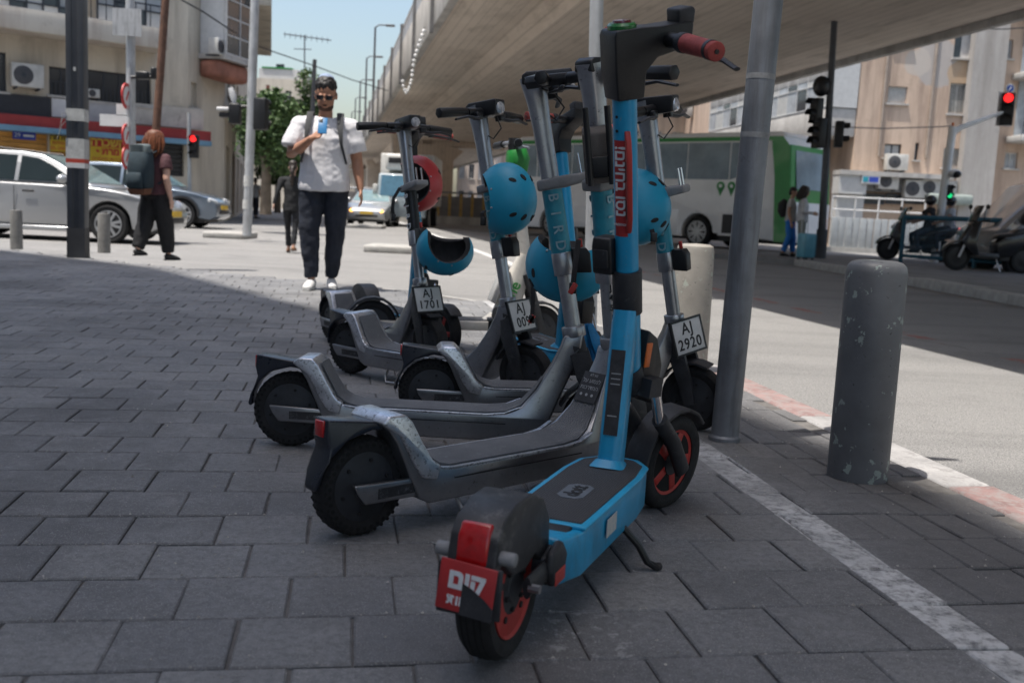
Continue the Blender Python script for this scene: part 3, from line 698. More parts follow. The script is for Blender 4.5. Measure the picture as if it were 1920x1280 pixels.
    for sg in (-1, 1):
        MB().tube([(.092, sg*.02, z_+.084), (.090, sg*.085, z_+.083)], .0165, 14, AXM, side=(0, 0, 1)).build('handlebar', M_BLK, t)
        MB().tube([(.0902, sg*.078, z_+.083), (.0898, sg*.098, z_+.083)], .021, 14, AXM, side=(0, 0, 1)).build('bar_clamp', M_BLK2, t, bevel=.002)
        g_ = MB().tube([(.0897, sg*.099, z_+.083), (.084, sg*.20, z_+.079), (.082, sg*.222, z_+.078)], [.0200, .0185, .0195], 18, AXM, side=(0, 0, 1)).build('grip', M_REDG, t, bevel=.002)
        MB().tube([(.0842, sg*.194, z_+.0793), (.0838, sg*.204, z_+.079)], .0200, 18, AXM, side=(0, 0, 1)).build('grip_band', M_BLK, g_)
        MB().lathe([(.005, -.001), (.005, .002)], 10, AXM @ T(.082, sg*.222, z_+.078) @ RX(-90*sg)).build('grip_end_hole', M_BLK, g_)
        MB().tube([(.108, sg*.07, z_+.068), (.130, sg*.11, z_+.056), (.126, sg*.18, z_+.054), (.114, sg*.245, z_+.044)], [(.006, .010), (.005, .009), (.005, .008), (.004, .007)], 8, AXM, side=(0, 0, 1)).build('brake_lever', M_BLK2, t)
    # fork and front wheel
    F = S
    fk = MB()
    for sg in (-1, 1):
        MB().tube([(.832, sg*.045, .365), (.885, sg*.050, .255)], .0125, 14, F).build('fork_tube', M_CHROME, t)
        fk.tube([(.880, sg*.050, .268), (.96, sg*.052, .20), (1.025, sg*.054, .118)], [(.020, .020), (.019, .021), (.016, .024)], 12, F)
    fk.tube([(.782, 0, .395), (.802, 0, .36), (.82, 0, .34)], [.033, .036, .030], 14, F)
    fk.cb((.822, 0, .355), (.05, .125, .045), F @ T(0, 0, 0))
    fk.build('fork', M_BLK2, t)
    ar = [(1.03+.138*math.cos(R(a)), .127+.138*math.sin(R(a))) for a in (200, 180, 160, 140, 120, 100, 80, 60, 42)]
    ar2 = [(1.03+.148*math.cos(R(a)), .127+.148*math.sin(R(a))) for a in (42, 60, 80, 100, 120, 140, 160, 180, 200)]
    MB().prism(ar+ar2, -.034, .034, F).build('front_fender', M_BLK2, t, bevel=.003)
    wheel(t, F @ T(1.03, 0, .127), .127, .029, M_TYRE, M_HUB, .034, 'front_wheel', spokes=5, m_rim=M_RED, tread=True)
    if detail:
        q = MB().prism([(.800, .33), (.880, .30), (.885, .40), (.845, .47), (.805, .49)], -.030, .030, F).build('front_plate', M_BLK, t, bevel=.005)
        MB().box(.800, .822, -.034, -.029, .40, .46, F).build('side_reflector', M_ORNG, q, bevel=.004)
    if plate:
        number_plate(t, AXM @ T(.062, 0, -.06) @ frame((0, 0, 0), (0, 1, 0), (-.1, 0, 1)), *plate)
        MB().box(.03, .06, -.015, .015, -.09, -.03, AXM).build('plate_holder', M_BLK, t)
    # rear: wheel, hood fender, lamp, red plate, flap, arms
    wheel(t, T(0, 0, .127), .127, .031, M_TYRE, M_HUB, .05, 'rear_wheel', tread=True).name = 'rear_wheel'
    MB().lathe([(.001, -.026), (.085, -.024), (.090, -.0285), (.090, .0285), (.085, .024), (.001, .026)], 32, T(0, 0, .127), axis='y').build('rim_disc', M_RED, t)
    for k in range(5):
        a = R(72*k+20); MB().lathe([(.006, -.0275), (.006, .0275)], 8, T(.06*math.cos(a), 0, .127+.06*math.sin(a)), axis='y').build('rim_bolt', M_BLK, t)
    fo = [(.135, .145), (.120, .215), (.075, .262), (.02, .283), (-.045, .283), (-.098, .268), (-.122, .245), (-.133, .20), (-.140, .135), (-.131, .133), (-.122, .165), (-.10, .20), (-.055, .165), (.0, .155), (.05, .17), (.10, .135)]
    MB().prism(fo, 0, 0, hw=[.040, .043, .046, .046, .044, .042, .042, .042, .046, .046, .042, .042, .044, .044, .044, .042]).build('rear_fender', M_DUSTY, t, bevel=.009, seg=3)
    MB().prism([(-.1345, .198), (-.1275, .243), (-.113, .263), (-.104, .262), (-.112, .198)], -.027, .027).build('tail_light', M_LENS, t, bevel=.006)
    pl = MB().box(-.048, .048, -.040, .040, -.0015, .0015).build('rear_plate', mat('red_rear_plate', (.42, .03, .032), .45, var=.12, scale=14), t, bevel=.003)
    pl.matrix_local = frame((-.1435, 0, .166), (0, -1, 0), (.10, 0, 1)) @ T(0, 0, .003) @ RZ(-4)
    if platetxt:
        text('םוק', .040, M_WINK, pl, T(0, .010, .002), bold=.002); text('תוח', .022, M_WINK, pl, T(-.012, -.022, .002), bold=.0006)
        MB().add([(-.005, -.042, .0030), (.050, -.042, .0030), (.050, -.022, .0030), (.034, -.010, .0030), (.012, .002, .0030), (-.006, .008, .0030), (-.005, -.042, .0022), (.050, -.042, .0022), (.050, -.022, .0022), (.034, -.010, .0022), (.012, .002, .0022), (-.006, .008, .0022)], [(0, 1, 2, 3, 4, 5), (6, 11, 10, 9, 8, 7)] + [(i, 6+i, 6+(i+1) % 6, (i+1) % 6) for i in range(6)]).build('peeled_patch', M_BLK2, pl, smooth=0)
    MB().prism([(-.140, .118), (-.133, .118), (-.128, .20), (-.136, .20)], -.055, .055).build('mud_flap', M_BLK2, t, bevel=.003)
    for sg in (-1, 1):
        MB().tube([(.14, sg*.050, .125), (.05, sg*.052, .130), (-.005, sg*.050, .127)], [(.009, .022), (.009, .02), (.008, .02)], 10, side=(0, 1, 0)).build('axle_arm', M_BLK2, t)
        MB().prism([(.075, .165), (.125, .175), (.155, .145), (.14, .10), (.085, .10), (.068, .13)], (.052 if sg > 0 else -.070), (.070 if sg > 0 else -.052)).build('side_cover', M_BLK2, t, bevel=.007)
        MB().box(.085, .138, sg*.0705-.001, sg*.0705+.001, .102, .127).build('side_reflector', M_RED, t, bevel=.001)
        MB().tube([(-.112, sg*.040, .212), (-.112, sg*.068, .212)], .0115, 12, side=(0, 0, 1)).build('turn_light', M_BRKT, t, bevel=.003)
        MB().lathe([(.008, -.01), (.008, .01)], 8, T(0, sg*.062, .127), axis='y').build('axle_nut', M_STEEL, t)
    # kickstand on the right
    MB().tube([(.50, -.075, .10), (.515, -.115, .055), (.52, -.135, .02), (.53, -.155, .008), (.545, -.155, .006)], [.008, .008, .008, .008, .009], 8).build('kickstand', M_BLK, t)
    return t, AXM, L_
# ------------------------------------------------------------------ the row of scooters
scB, axB, LB = grey_scooter((-.333, 2.215, 0), 43.8, .5, 'grey scooter directly behind the blue one, marked J451, two black prongs on its stem', serial='J451', sticker=True, box=True)
scC, axC, LC = grey_scooter((-.666, 3.016, 0), -1.0, -.5, 'grey scooter seen side on, its rear wheel farthest left of the front scooters', ink=M_PINK)
scD, axD, LD = grey_scooter((-.271, 3.423, 0), 7.8, .8, 'grey scooter carrying number plate AJ 2920 beside the round pole', steer=-38, plate=('AJ', '2920'), plate_yaw=-22)
scE, axE, LE = grey_scooter((-.708, 4.393, 0), -35.2, 3.2, 'grey scooter with plate AJ 009 and a blue helmet on its shelf', plate=('AJ', '009'))
scF, axF, LF = grey_scooter((-.967, 5.386, 0), -51.7, 1.9, 'grey scooter with plate AJ 1701 and a black lettered stem sleeve', sleeve=M_BLK, ink=M_WINK, plate=('AJ', '1701'), plate_dz=-.085)
scA, axA, LA = blue_scooter((.0, 1.62, 0), 69, 0, 'light blue scooter with red wheels nearest the camera, red label on stem', steer=-21, bar=-46)
scH, axH, LH = blue_scooter((-.02, 4.86, 0), -69, 1.5, 'light blue scooter with red grips half hidden behind the grey scooter stems', steer=12, plate=('AJ', '471'), platetxt=False)
scJ, axJ, LJ = blue_scooter((-.87, 5.86, 0), -60, 1, 'farthest light blue scooter, its handlebar behind the black lettered stem', steer=6, plate=('AJ', '582'), platetxt=False, detail=False, lockbox=False)

def lime_scooter(pos, head, label):
    t = thing('kick_scooter', label, 'scooter', pos, R(head)); t.rotation_euler = (R(1.5), 0, R(head))
    dk = [(.12, -.06), (.18, -.085), (.62, -.085), (.68, -.055), (.68, .055), (.62, .085), (.18, .085), (.12, .06)]
    MB().plate(dk, .115, .165).build('deck', M_LWHT, t, bevel=.008)
    MB().plate([(.19, -.07), (.60, -.07), (.60, .07), (.19, .07)], .164, .169).build('deck_mat', M_TAPE, t)
    nk = MB().tube([(.60, 0, .135), (.68, 0, .17), (.735, 0, .28), (.775, 0, .42), (.80, 0, .52)], [(.045, .035), (.045, .055), (.042, .062), (.038, .052), (.032, .034)], 16, sq=.4)
    o = nk.build('neck', M_LWHT, t, smooth=55)
    text('Lime', .085, M_LGRN, o, frame((.722, -.0465, .30), (.42, 0, .91), (-.91, 0, .42)), depth=.002, bold=.0015)
    text('Lime', .085, M_LGRN, o, frame((.722, .0465, .30), (-.42, 0, -.91), (-.91, 0, .42)), depth=.002, bold=.0015)
    bx = MB().prism([(.615, .27), (.645, .255), (.715, .46), (.685, .475)], -.055, .055).build('battery_cover', mat('pale_grey_plastic', (.42, .42, .41), .5), t, bevel=.006)
    ax0, ax1 = Vector((.805, 0, .50)), Vector((.70, 0, 1.10)); d = (ax1-ax0).normalized(); A = frame(ax0, Vector((d.z, 0, -d.x)), (0, 1, 0)); L_ = (ax1-ax0).length
    MB().tube([(0, 0, -.06), (0, 0, .20)], .031, 18, A).build('lower_stem', M_LWHT, t)
    MB().tube([(0, 0, .20), (0, 0, .30)], .033, 18, A).build('stem_collar', M_LGRN, t)
    MB().tube([(0, 0, .30), (0, 0, L_)], .025, 18, A).build('stem', M_BLK, t)
    MB().tube([(.01, 0, L_-.16), (.02, 0, L_-.08), (.02, 0, L_-.03)], [(.05, .045), (.075, .06), (.05, .05)], 16, A, sq=.2).build('head', M_LGRN, t, smooth=60)
    MB().tube([(0, 0, L_-.05), (.01, 0, L_+.03)], [.03, .026], 14, A).build('display', M_BLK, t)
    MB().tube([(-.03, -.30, L_), (.01, -.15, L_+.005), (.02, 0, L_), (.01, .15, L_+.005), (-.03, .30, L_)], .0145, 12, A, side=(0, 0, 1)).build('handlebar', M_STEEL, t)
    for sg in (-1, 1):
        MB().tube([(-.008, sg*.20, L_+.004), (-.032, sg*.31, L_)], .020, 12, A, side=(0, 0, 1)).build('grip', M_BLK, t)
        MB().tube([(.03, sg*.11, L_-.02), (.05, sg*.16, L_-.03), (.03, sg*.26, L_-.03)], .006, 8, A).build('brake_lever', M_STEEL, t)
    wheel(t, T(.905, 0, .125), .125, .028, M_TYRE, M_HUB, .07, 'front_wheel')
    wheel(t, T(0, 0, .125), .125, .028, M_TYRE, M_HUB, .07, 'rear_wheel')
    fk = MB()
    for sg in (-1, 1): fk.tube([(.81, sg*.04, .42), (.86, sg*.05, .26), (.905, sg*.05, .12)], [(.013, .024)]*3, 10)
    fk.tube([(.80, 0, .47), (.825, 0, .40)], .035, 12); fk.build('fork', M_BLK2, t)
    for nm, cx, a0, a1 in (('front_fender', .905, 30, 170), ('rear_fender', 0, 10, 165)):
        an = [a0+(a1-a0)*i/8 for i in range(9)]
        MB().prism([(cx+.136*math.cos(R(a)), .125+.136*math.sin(R(a))) for a in an]+[(cx+.147*math.cos(R(a)), .125+.147*math.sin(R(a))) for a in reversed(an)], -.036, .036).build(nm, M_BLK2, t)
    MB().box(.02, .16, -.06, .06, .10, .15).build('rear_bracket', M_LWHT, t, bevel=.01)
    MB().tube([(.45, .07, .12), (.43, .12, .05), (.42, .15, .006)], .008, 8).build('kickstand', M_BLK, t)
lime_scooter((-.74, 5.22, 0), 12, 'white and green scooter with green lettering on its neck, behind the grey ones')

# ------------------------------------------------------------------ helmets hung on the scooters
M_HBLUE = mat('matt_blue_helmet', (0.012, 0.30, 0.48), 0.42, var=0.05, scale=8, wear=((0.008, 0.12, 0.20), 0.18, 30))
M_HRED = mat('red_helmet', (0.44, 0.035, 0.04), 0.4, var=0.08, scale=8)
M_FOAM = mat('black_helmet_foam', (0.02, 0.02, 0.022), 0.8, var=0.3, scale=30, bump=0.3, bscale=80)
M_STRAP = mat('black_webbing', (0.016, 0.016, 0.018), 0.75, var=0.2, scale=40)
def helmet(c, up, fwd, m, label, straps=(), sc=1.0):
    up = Vector(up).normalized(); fwd = Vector(fwd); fwd = (fwd-up*fwd.dot(up)).normalized(); lf = up.cross(fwd)
    t = thing('helmet', label, 'helmet', c)
    M = Matrix((fwd, lf, up)).transposed().to_4x4() @ Matrix.Scale(sc, 4)
    def dome(rx, ry, rz, z0, m_=12, n=32, dip=0.0):
        vs = []
        for i in range(m_+1):
            for j in range(n):
                lo = 2*math.pi*j/n
                rim = z0 + dip*(-0.035*math.cos(2*lo)*1.0 - 0.012*math.cos(lo))
                la0 = math.asin(max(-.95, min(.95, rim/rz))); la = la0+(math.pi/2-la0)*i/m_; q = max(math.cos(la), 1e-4)
                vs.append((rx*q*math.cos(lo)*(1+.05*math.cos(lo)), ry*q*math.sin(lo), rz*math.sin(la)))
        fs = [(i*n+j, i*n+(j+1) % n, (i+1)*n+(j+1) % n, (i+1)*n+j) for i in range(m_) for j in range(n)] + [tuple(range(m_*n, (m_+1)*n))]
        return vs, fs
    ov, of = dome(.136, .106, .124, -.040, dip=1.25); iv, if_ = dome(.116, .088, .104, -.034, dip=1.25)
    n = 32; b = MB().add(ov, of, M); o = b.build('shell', m, t, smooth=60)
    inn = MB(); inn.add(iv, [tuple(reversed(f)) for f in if_], M)
    k = len(iv); ro = [ov[j] for j in range(n)]
    inn.add([iv[j] for j in range(n)]+ro, [(j, (j+1) % n, n+(j+1) % n, n+j) for j in range(n)], M)
    inn.build('lining', M_FOAM, t, smooth=40, fix=False)
    vents = [(24, 52), (-24, 52), (156, 52), (204, 52), (52, 38), (-52, 38), (128, 38), (232, 38), (168, 16), (192, 16)]
    for lo, la in vents:
        a, l_ = R(lo), R(la); nn = Vector((math.cos(l_)*math.cos(a)/.132, math.cos(l_)*math.sin(a)/.106, math.sin(l_)/.128)).normalized()
        p = Vector((.132*math.cos(l_)*math.cos(a)*(1+.05*math.cos(a)), .106*math.cos(l_)*math.sin(a), .128*math.sin(l_)))
        V = frame(p, Vector((0, 0, 1)).cross(nn), nn.cross(Vector((0, 0, 1)).cross(nn)))
        MB().lathe([(.001, .0008), (.0075, .0008), (.0085, -.004)], 12, M @ V @ Matrix.Diagonal((1, 1.9, 1, 1))).build('vent', M_FOAM, o)
    for a in (75, 105, -75, -105):
        p = Vector((.132*math.cos(R(a))*.99, .107*math.sin(R(a))*.985, .008))
        MB().ball(p, .0045, 8, 4, M).build('rivet', M_STEEL, o)
    for pth in straps:
        q = MB().tube([Vector(p)-Vector(c) for p in pth], [(.009, .0022)]*len(pth), 6, side=(1, 0, .2)).build('chin_strap', M_STRAP, t)
        e = Vector(pth[-1])-Vector(c); MB().cb(e, (.022, .012, .032)).build('buckle', M_BLK, q, bevel=.003)
    return t
def pin(pt, ax, z, L_, fx=.07, fy=0): return pt.matrix_basis @ ax @ Vector((fx, fy, z*L_))
bpy.context.view_layer.update()
dE = scE.matrix_world @ axE @ Vector((.06, 0, .59*LE)); YE = dE.y
dF = scF.matrix_world @ axF @ Vector((.06, 0, .59*LF)); YF = dF.y
dC = scC.matrix_world @ axC @ Vector((.06, 0, .3*LC)); YC = dC.y
dD = scD.matrix_world @ axD @ Vector((.06, 0, .5*LD)); YD = dD.y
cE = at(948, 376, YE-.10)
helmet(cE, (.80, -.55, .10), (.06, .0, 1), M_HBLUE, 'blue helmet with its dome to the right hung on the AJ 009 scooter',
       [[at(908, 395, YE-.06), at(904, 400, YE-.08), at(906, 415, YE-.09)], [at(1000, 470, YE-.1), at(998, 520, YE-.13), at(1000, 560, YE-.14), at(997, 598, YE-.15)]], sc=1.0)
helmet(at(832, 468, YF-.10), (-.38, .42, -.82), (.9, .3, -.2), M_HBLUE, 'blue helmet hanging upside down by the AJ 1701 scooter',
       [[at(806, 445, YF-.08), at(798, 455, YF-.12), at(794, 470, YF-.14)]])
helmet(at(784, 347, YF+.17), (.80, .58, -.05), (0, .1, 1), M_HRED, 'red helmet with its black inside showing behind the black lettered stem',
       [[at(750, 352, YF-.02), at(738, 372, YF-.05), at(736, 392, YF-.05), at(738, 408, YF-.05)]])
helmet(at(1060, 495, YC+.16), (-.35, -.30, -.88), (.9, -.3, 0), M_HBLUE, 'blue helmet behind the worn teal stem sleeve of the side-on scooter',
       [[at(1085, 450, YC-.06), at(1080, 485, YC-.10), at(1076, 520, YC-.12), at(1074, 540, YC-.12)]])
helmet(at(1192, 392, YD+.02), (.86, -.30, .15), (.0, .2, 1), M_HBLUE, 'blue helmet at right of the red labelled stem on the AJ 2920 scooter',
       [[at(1222, 430, YD-.1), at(1226, 445, YD-.1)]])
# red key tags on the straps
for px, py, yy, lab in ((997, 598, YE-.15, 'small red strap clip hanging by the AJ 009 plate'), (1074, 541, YC-.125, 'small red strap clip on the side-on grey scooter stem')):
    o = MB().cb((0, 0, 0), (.016, .012, .034), RY(28)).build('strap_clip', M_RED, bevel=.003); o.location = at(px, py, yy); tag(o, lab, 'clip', 'red strap clips')
# blue rag tucked on the fork behind
cl = MB(); c0 = at(1100, 608, YC+.10); random.seed(4)
for k in range(4):
    a = k*0.9
    cl.tube([c0+Vector((.01*math.cos(a), .01*math.sin(a), 0)), c0+Vector((.02*math.cos(a)+.012, .02*math.sin(a), -.05)), c0+Vector((.03*math.cos(a)+.022, .02*math.sin(a), -.10-.015*k)), c0+Vector((.04*math.cos(a)+.035, .015, -.135-.012*k))], [(.010, .004), (.018, .006), (.014, .005), (.006, .003)], 8, side=(1, .3, 0))
tag(cl.build('glove', mat('blue_nitrile', (.01, .22, .50), .45, var=.15, scale=30)), 'blue rubber glove dangling between the scooter stems', 'glove')
# ------------------------------------------------------------------ street furniture
def chipped(name, base, chip):
    def f(n, b):
        g = NG(n); tc = n.nodes.new('ShaderNodeTexCoord').outputs['Object']
        c = g.mix(g.mr(g.noise(tc, 7, 6), .3, .7), tuple(x*.8 for x in base), tuple(x*1.2 for x in base))
        big = g.mr(g.noise(tc, 5, 3), .52, .66); f_ = g.mr(g.math('ADD', g.noise(tc, 24, 5, .62), g.math('MULTIPLY', big, .10)), .635, .65)
        c = g.mix(f_, c, chip)
        c = g.mix(g.mr(g.noise(tc, 55, 4), .66, .69), c, tuple(x*.4 for x in base))
        n.links.new(c, b.inputs['Base Color']); b.inputs['Roughness'].default_value = .5
        g.bump(g.math('SUBTRACT', g.math('MULTIPLY', g.noise(tc, 30, 5), .4), f_), b, .5, .003)
    return pos_mat(name, f)
M_BOLL = chipped('chipped_grey_paint', (.105, .11, .12), (.26, .31, .29))
M_BOLL2 = chipped('chipped_beige_concrete', (.30, .28, .25), (.36, .39, .34))
M_BOLL3 = mat('weathered_bollard', (.19, .185, .175), .75, var=.2, scale=9, bump=.4)
M_POLE = mat('galvanised_pole', (.20, .21, .23), .5, .5, var=.18, scale=5, wear=((.14, .14, .15), .34, 9), stain=((.12, .12, .125), .5, 5, (6, 6, .6)))
M_POLE2 = mat('pale_galvanised_pole', (.46, .47, .48), .5, .4, var=.12, scale=4, stain=((.22, .22, .22), .45, 4, (6, 6, .6)))
M_POLED = mat('dark_green_grey_pole', (.07, .075, .085), .5, .2, var=.15, scale=4)
M_POLER = mat('rusty_brown_pole', (.11, .055, .035), .8, var=.25, scale=6)
o = MB().lathe([(.089, 0), (.0885, .30), (.088, .622), (.083, .642), (.072, .653), (.055, .658), (.001, .659)], 36).build('bollard', M_BOLL, smooth=50)
o.location = gnd(1607, 893); tag(o, 'round dark grey bollard with flaked paint, nearest on the right', 'bollard', 'bollards')
o = MB().lathe([(.100, 0), (.098, .33), (.094, .60), (.088, .622), (.07, .632), (.001, .636)], 16).build('bollard', M_BOLL2, smooth=40)
o.location = gnd(1288, 694); tag(o, 'beige faceted bollard in sunlight behind the AJ 2920 plate', 'bollard', 'bollards')
for (px, py, h_, r_, lab) in ((31, 467, .47, .072, 'small grey bollard at the far left edge by the silver car'), (195, 474, .48, .075, 'small grey bollard between the square post and the car wheel')):
    o = MB().lathe([(r_, 0), (r_*.98, h_-.02), (r_*.9, h_), (.001, h_+.004)], 20).build('bollard', M_BOLL3, smooth=50); o.location = gnd(px, py); tag(o, lab, 'bollard', 'bollards')
def pole(name, lab, cat, b, tpx, r0, r1, m, zb=0.0, extra=1.0, base=None):
    p = Vector(base) if base is not None else gnd(*b, zb)
    q = at(tpx[0], tpx[1], p.y); q = p + (q-p)*extra
    t = thing(name, lab, cat, p)
    MB().tube([(0, 0, -.01), (q-p)*.5, q-p], [r0, (r0+r1)/2, r1], 20, side=(1, 0, 0)).build('shaft', m, t)
    return t, p, q
# round pole right of the scooters, with the sign it carries above the picture
t, p, q = pole('sign_pole', 'round grey steel pole leaning right beside the red wheel', 'pole', (1358, 824), (1441, 0), .0475, .0475, M_POLE, extra=1.85)
d = q-p
MB().lathe([(.055, .0), (.055, .012), (.048, .02)], 20).build('base_collar', M_POLE, t)
for z_ in (1.03, 1.22): MB().tube([d.normalized()*z_, d.normalized()*(z_+.018)], .0484, 20).build('tape_band', mat('dull_tape', (.24, .245, .25), .6, var=.2, scale=30), t)
M_SGNB = mat('grey_sign_back', (.35, .36, .37), .5, .3)
MB().lathe([(.001, -.002), (.22, -.002), (.22, .002), (.001, .002)], 28, T(*(d+Vector((0, -.06, -.10)))), axis='y').build('sign_disc', M_SGNB, t)
t, p, q = pole('street_pole', 'pale grey pole rising behind the grey scooter handlebars', 'pole', (1106, 637), (1119, 0), .040, .040, M_POLE2, extra=1.6)
MB().lathe([(.065, 0), (.065, .01), (.045, .03)], 20).build('base_collar', M_POLE2, t)
# square post at the left
p = gnd(147, 483); t = thing('steel_post', 'dark grey grooved square post with torn paper wraps at left', 'post', p, R(8))
w_ = .092
MB().plate([(-w_, -w_), (-.032, -w_), (-.032, -w_+.018), (.032, -w_+.018), (.032, -w_), (w_, -w_), (w_, w_), (-w_, w_)], 0, 6.2).build('shaft', mat('dark_steel_post', (.075, .08, .09), .5, .2, var=.12, scale=3), t, bevel=.004)
MB().plate([(-w_-.004, -w_-.004), (w_+.004, -w_-.004), (w_+.004, w_+.004), (-w_-.004, w_+.004)], -.01, .33).build('base_sleeve', mat('black_base_paint', (.025, .026, .03), .6, var=.2), t)
M_PAPER = mat('torn_paper', (.50, .50, .48), .85, var=.15, scale=14, wear=((.22, .22, .22), .36, 20))
def wrap(z0, z1, m, parent, g=.004):
    return MB().plate([(-w_-g, -w_-g), (w_+g, -w_-g), (w_+g, w_+g), (-w_-g, w_+g)], z0, z1).build('paper_wrap', m, parent, smooth=0)
wrap(1.49, 1.62, M_PAPER, t); wrap(1.00, 1.30, M_PAPER, t)
wrap(1.04, 1.085, mat('red_print', (.42, .05, .03), .7), t, .0055); wrap(.985, 1.04, mat('white_print', (.6, .6, .6), .7, wear=((.04, .04, .04), .4, 40)), t, .0062)
for k in range(3): MB().tube([(-w_-.002, -w_, 1.58-.05*k), (-w_-.035, -w_-.02, 1.56-.06*k), (-w_-.05-.02*k, -w_-.02, 1.46-.09*k)], [(.012, .002), (.010, .002), (.006, .001)], 6).build('loose_tape', M_PAPER, t)
MB().box(-.012, .012, -w_-.002, -w_+.019, 2.02, 2.06).build('small_label', M_PAPER, t)
# poles farther off
M_SIGNW = mat('white_sign_face', (.62, .62, .62), .5, var=.05); M_SIGNR = mat('red_sign_face', (.45, .03, .03), .5, var=.05)
def disc_sign(parent, p, r_, yaw, m=M_SIGNW, rim=M_SIGNR, name='round_sign'):
    Mx = T(*p) @ RZ(yaw)
    s_ = MB().lathe([(.001, -.012), (r_, -.012), (r_, .012), (.001, .012)], 28, Mx, axis='y').build(name, rim, parent)
    MB().lathe([(.001, -.016), (r_*.74, -.016), (r_*.74, -.012)], 28, Mx, axis='y').build('sign_face', m, s_)
    MB().box(-r_*.12, r_*.12, -.0185, -.016, -r_*.45, r_*.45, Mx @ RY(35)).build('sign_bar', rim, s_)
    return s_
t, p, q = pole('sign_pole', 'grey pole with narrow round traffic signs before the shop', 'pole', (247, 440), (244, 0), .082, .075, M_POLE2, extra=1.3)
Lp = lambda px, py, dy=-.15: at(px, py, p.y+dy)-p
for py, r_ in ((180, .22), (254, .20), (296, .20)): disc_sign(t, Lp(237, py), r_, 90)
MB().cb(Lp(229, 206), (.20, .02, .20)).build('small_panel', M_SIGNW, t); MB().cb(Lp(214, 226), (.50, .02, .20)).build('street_name_panel', M_SIGNW, t)
MB().cb(Lp(238, 42), (.50, .02, .46)).build('panel_back', M_POLE2, t)
MB().cb(Lp(268, 142), (.22, .15, .13)).build('camera', M_BLK, t, bevel=.02); MB().cb(Lp(288, 138), (.08, .12, .2)).build('camera_shield', M_BLK, t, bevel=.02); MB().tube([Lp(246, 145), Lp(288, 145)], .03, 8).build('camera_arm', M_BLK, t)
def lamp_heads(parent, base, heads):
    for i, (dx, dy, dz, w2, h2, lit, yaw) in enumerate(heads):
        Mx = T(base[0]+dx, base[1]+dy, base[2]+dz) @ RZ(yaw)
        b_ = MB().box(-w2/2, w2/2, -.09, .09, -h2/2, h2/2, Mx).build('signal_head', M_BLK, parent, bevel=.02)
        n_ = 3 if h2 > .6 else 2
        for k in range(n_):
            zc = h2/2 - h2*(k+.5)/n_
            cm = (mat('signal_red_lit', (1, .02, .02), .4, emit=1.0, var=0) if (lit == 'r' and k == 0) else mat('signal_green_lit', (.02, .9, .3), .4, emit=.5, var=0) if (lit == 'g' and k == n_-1) else mat('signal_lens_off', (.02, .02, .02), .3, var=0))
            MB().lathe([(.001, -.10), (w2*.36, -.094), (w2*.36, -.085)], 14, Mx @ T(0, 0, zc), axis='y').build('signal_lens', cm, b_)
            vs = [(w2*.42*math.cos(R(a)), y_, zc+w2*.42*math.sin(R(a))) for y_ in (-.09, -.23) for a in range(0, 181, 20)]
            MB().add(vs, [(j, j+1, 11+j, 10+j) for j in range(9)], Mx).build('signal_visor', M_BLK, b_)
t, p, q = pole('traffic_light', 'tall grey pole with dark signal heads left of the man', 'traffic light', (463, 441), (478, 0), .092, .085, M_POLE2, extra=1.25)
Lp = lambda px, py, dy=0: at(px, py, p.y+dy)-p
c = Lp(488, 214); lamp_heads(t, c, [(0, 0, 0, .30, .62, None, 165)])
c = Lp(441, 214); MB().cb(c, (.22, .2, .40)).build('signal_box', M_BLK, t, bevel=.02); MB().tube([Lp(441, 200), Lp(470, 200)], .03, 8).build('signal_arm', M_BLK, t)
MB().cb(Lp(420, 205), (.24, .25, .07)).build('camera_hood', M_SIGNW, t, bevel=.02); MB().cb(Lp(422, 216), (.2, .22, .1)).build('camera', M_BLK, t, bevel=.02); MB().tube([Lp(420, 205), Lp(441, 207)], .02, 8).build('camera_arm', M_BLK, t)
MB().tube([Lp(432, 165), Lp(437, 180), Lp(440, 197)], [.05, .07, .03], 10).build('loudspeaker', M_SIGNW, t)
wb = MB().tube([Lp(466, 330), Lp(465.5, 350)], .096, 14).build('poster_wrap', M_PAPER, t); MB().tube([Lp(464, 375), Lp(463.6, 392)], .097, 14).build('poster_wrap', M_PAPER, t)
t, p, q = pole('traffic_light', 'thin pole with a lit red light under the shop corner', 'traffic light', (356, 362), (354, 212), .055, .05, M_POLE2, base=at(356, 392, 27.5))
c = at(364, 275, p.y)-p; lamp_heads(t, c, [(0, 0, 0, .24, .62, 'r', 0)]); MB().tube([at(355, 262, p.y)-p, c+Vector((0, 0, .2))], .025, 8).build('signal_arm', M_BLK, t)
pole('utility_pole', 'brown rusty pole leaning before the left building', 'pole', (288, 400), (311, -8), .11, .10, M_POLER, base=at(282, 392, 27))
# right: dark signal pole with the couple, white pole with red light
t, p, q = pole('traffic_light', 'dark pole with black signal heads beside the white coach', 'traffic light', (1538, 484), (1567, 0), .095, .065, M_POLED, extra=1.2)
Lp = lambda px, py, dy=0: at(px, py, p.y+dy)-p
MB().tube([Lp(1538, 484), Lp(1542, 430)], .13, 16).build('pole_base', M_POLED, t)
MB().ball(Lp(1540, 162), (.20, .16, .24), 14, 10).build('camera_dome', M_BLK, t); MB().cb(Lp(1545, 174), (.22, .1, .1)).build('camera_arm', M_BLK, t)
lamp_heads(t, Lp(1531, 205), [(0, 0, 0, .30, .50, None, -70)]); lamp_heads(t, Lp(1536, 250), [(0, 0, 0, .36, .68, None, -75)]); lamp_heads(t, Lp(1573, 252), [(0, 0, 0, .30, .60, None, 80)])
p = gnd(1752, 486); p.y = 25.0; p = at(1752, 480, 25.0); p.z = 0
t, p, q = pole('traffic_light', 'white bracket pole with a lit red signal at upper right', 'traffic light', (0, 0), (1787, 238), .10, .095, mat('white_pole_paint', (.80, .80, .78), .5, var=.06, scale=3), base=p)
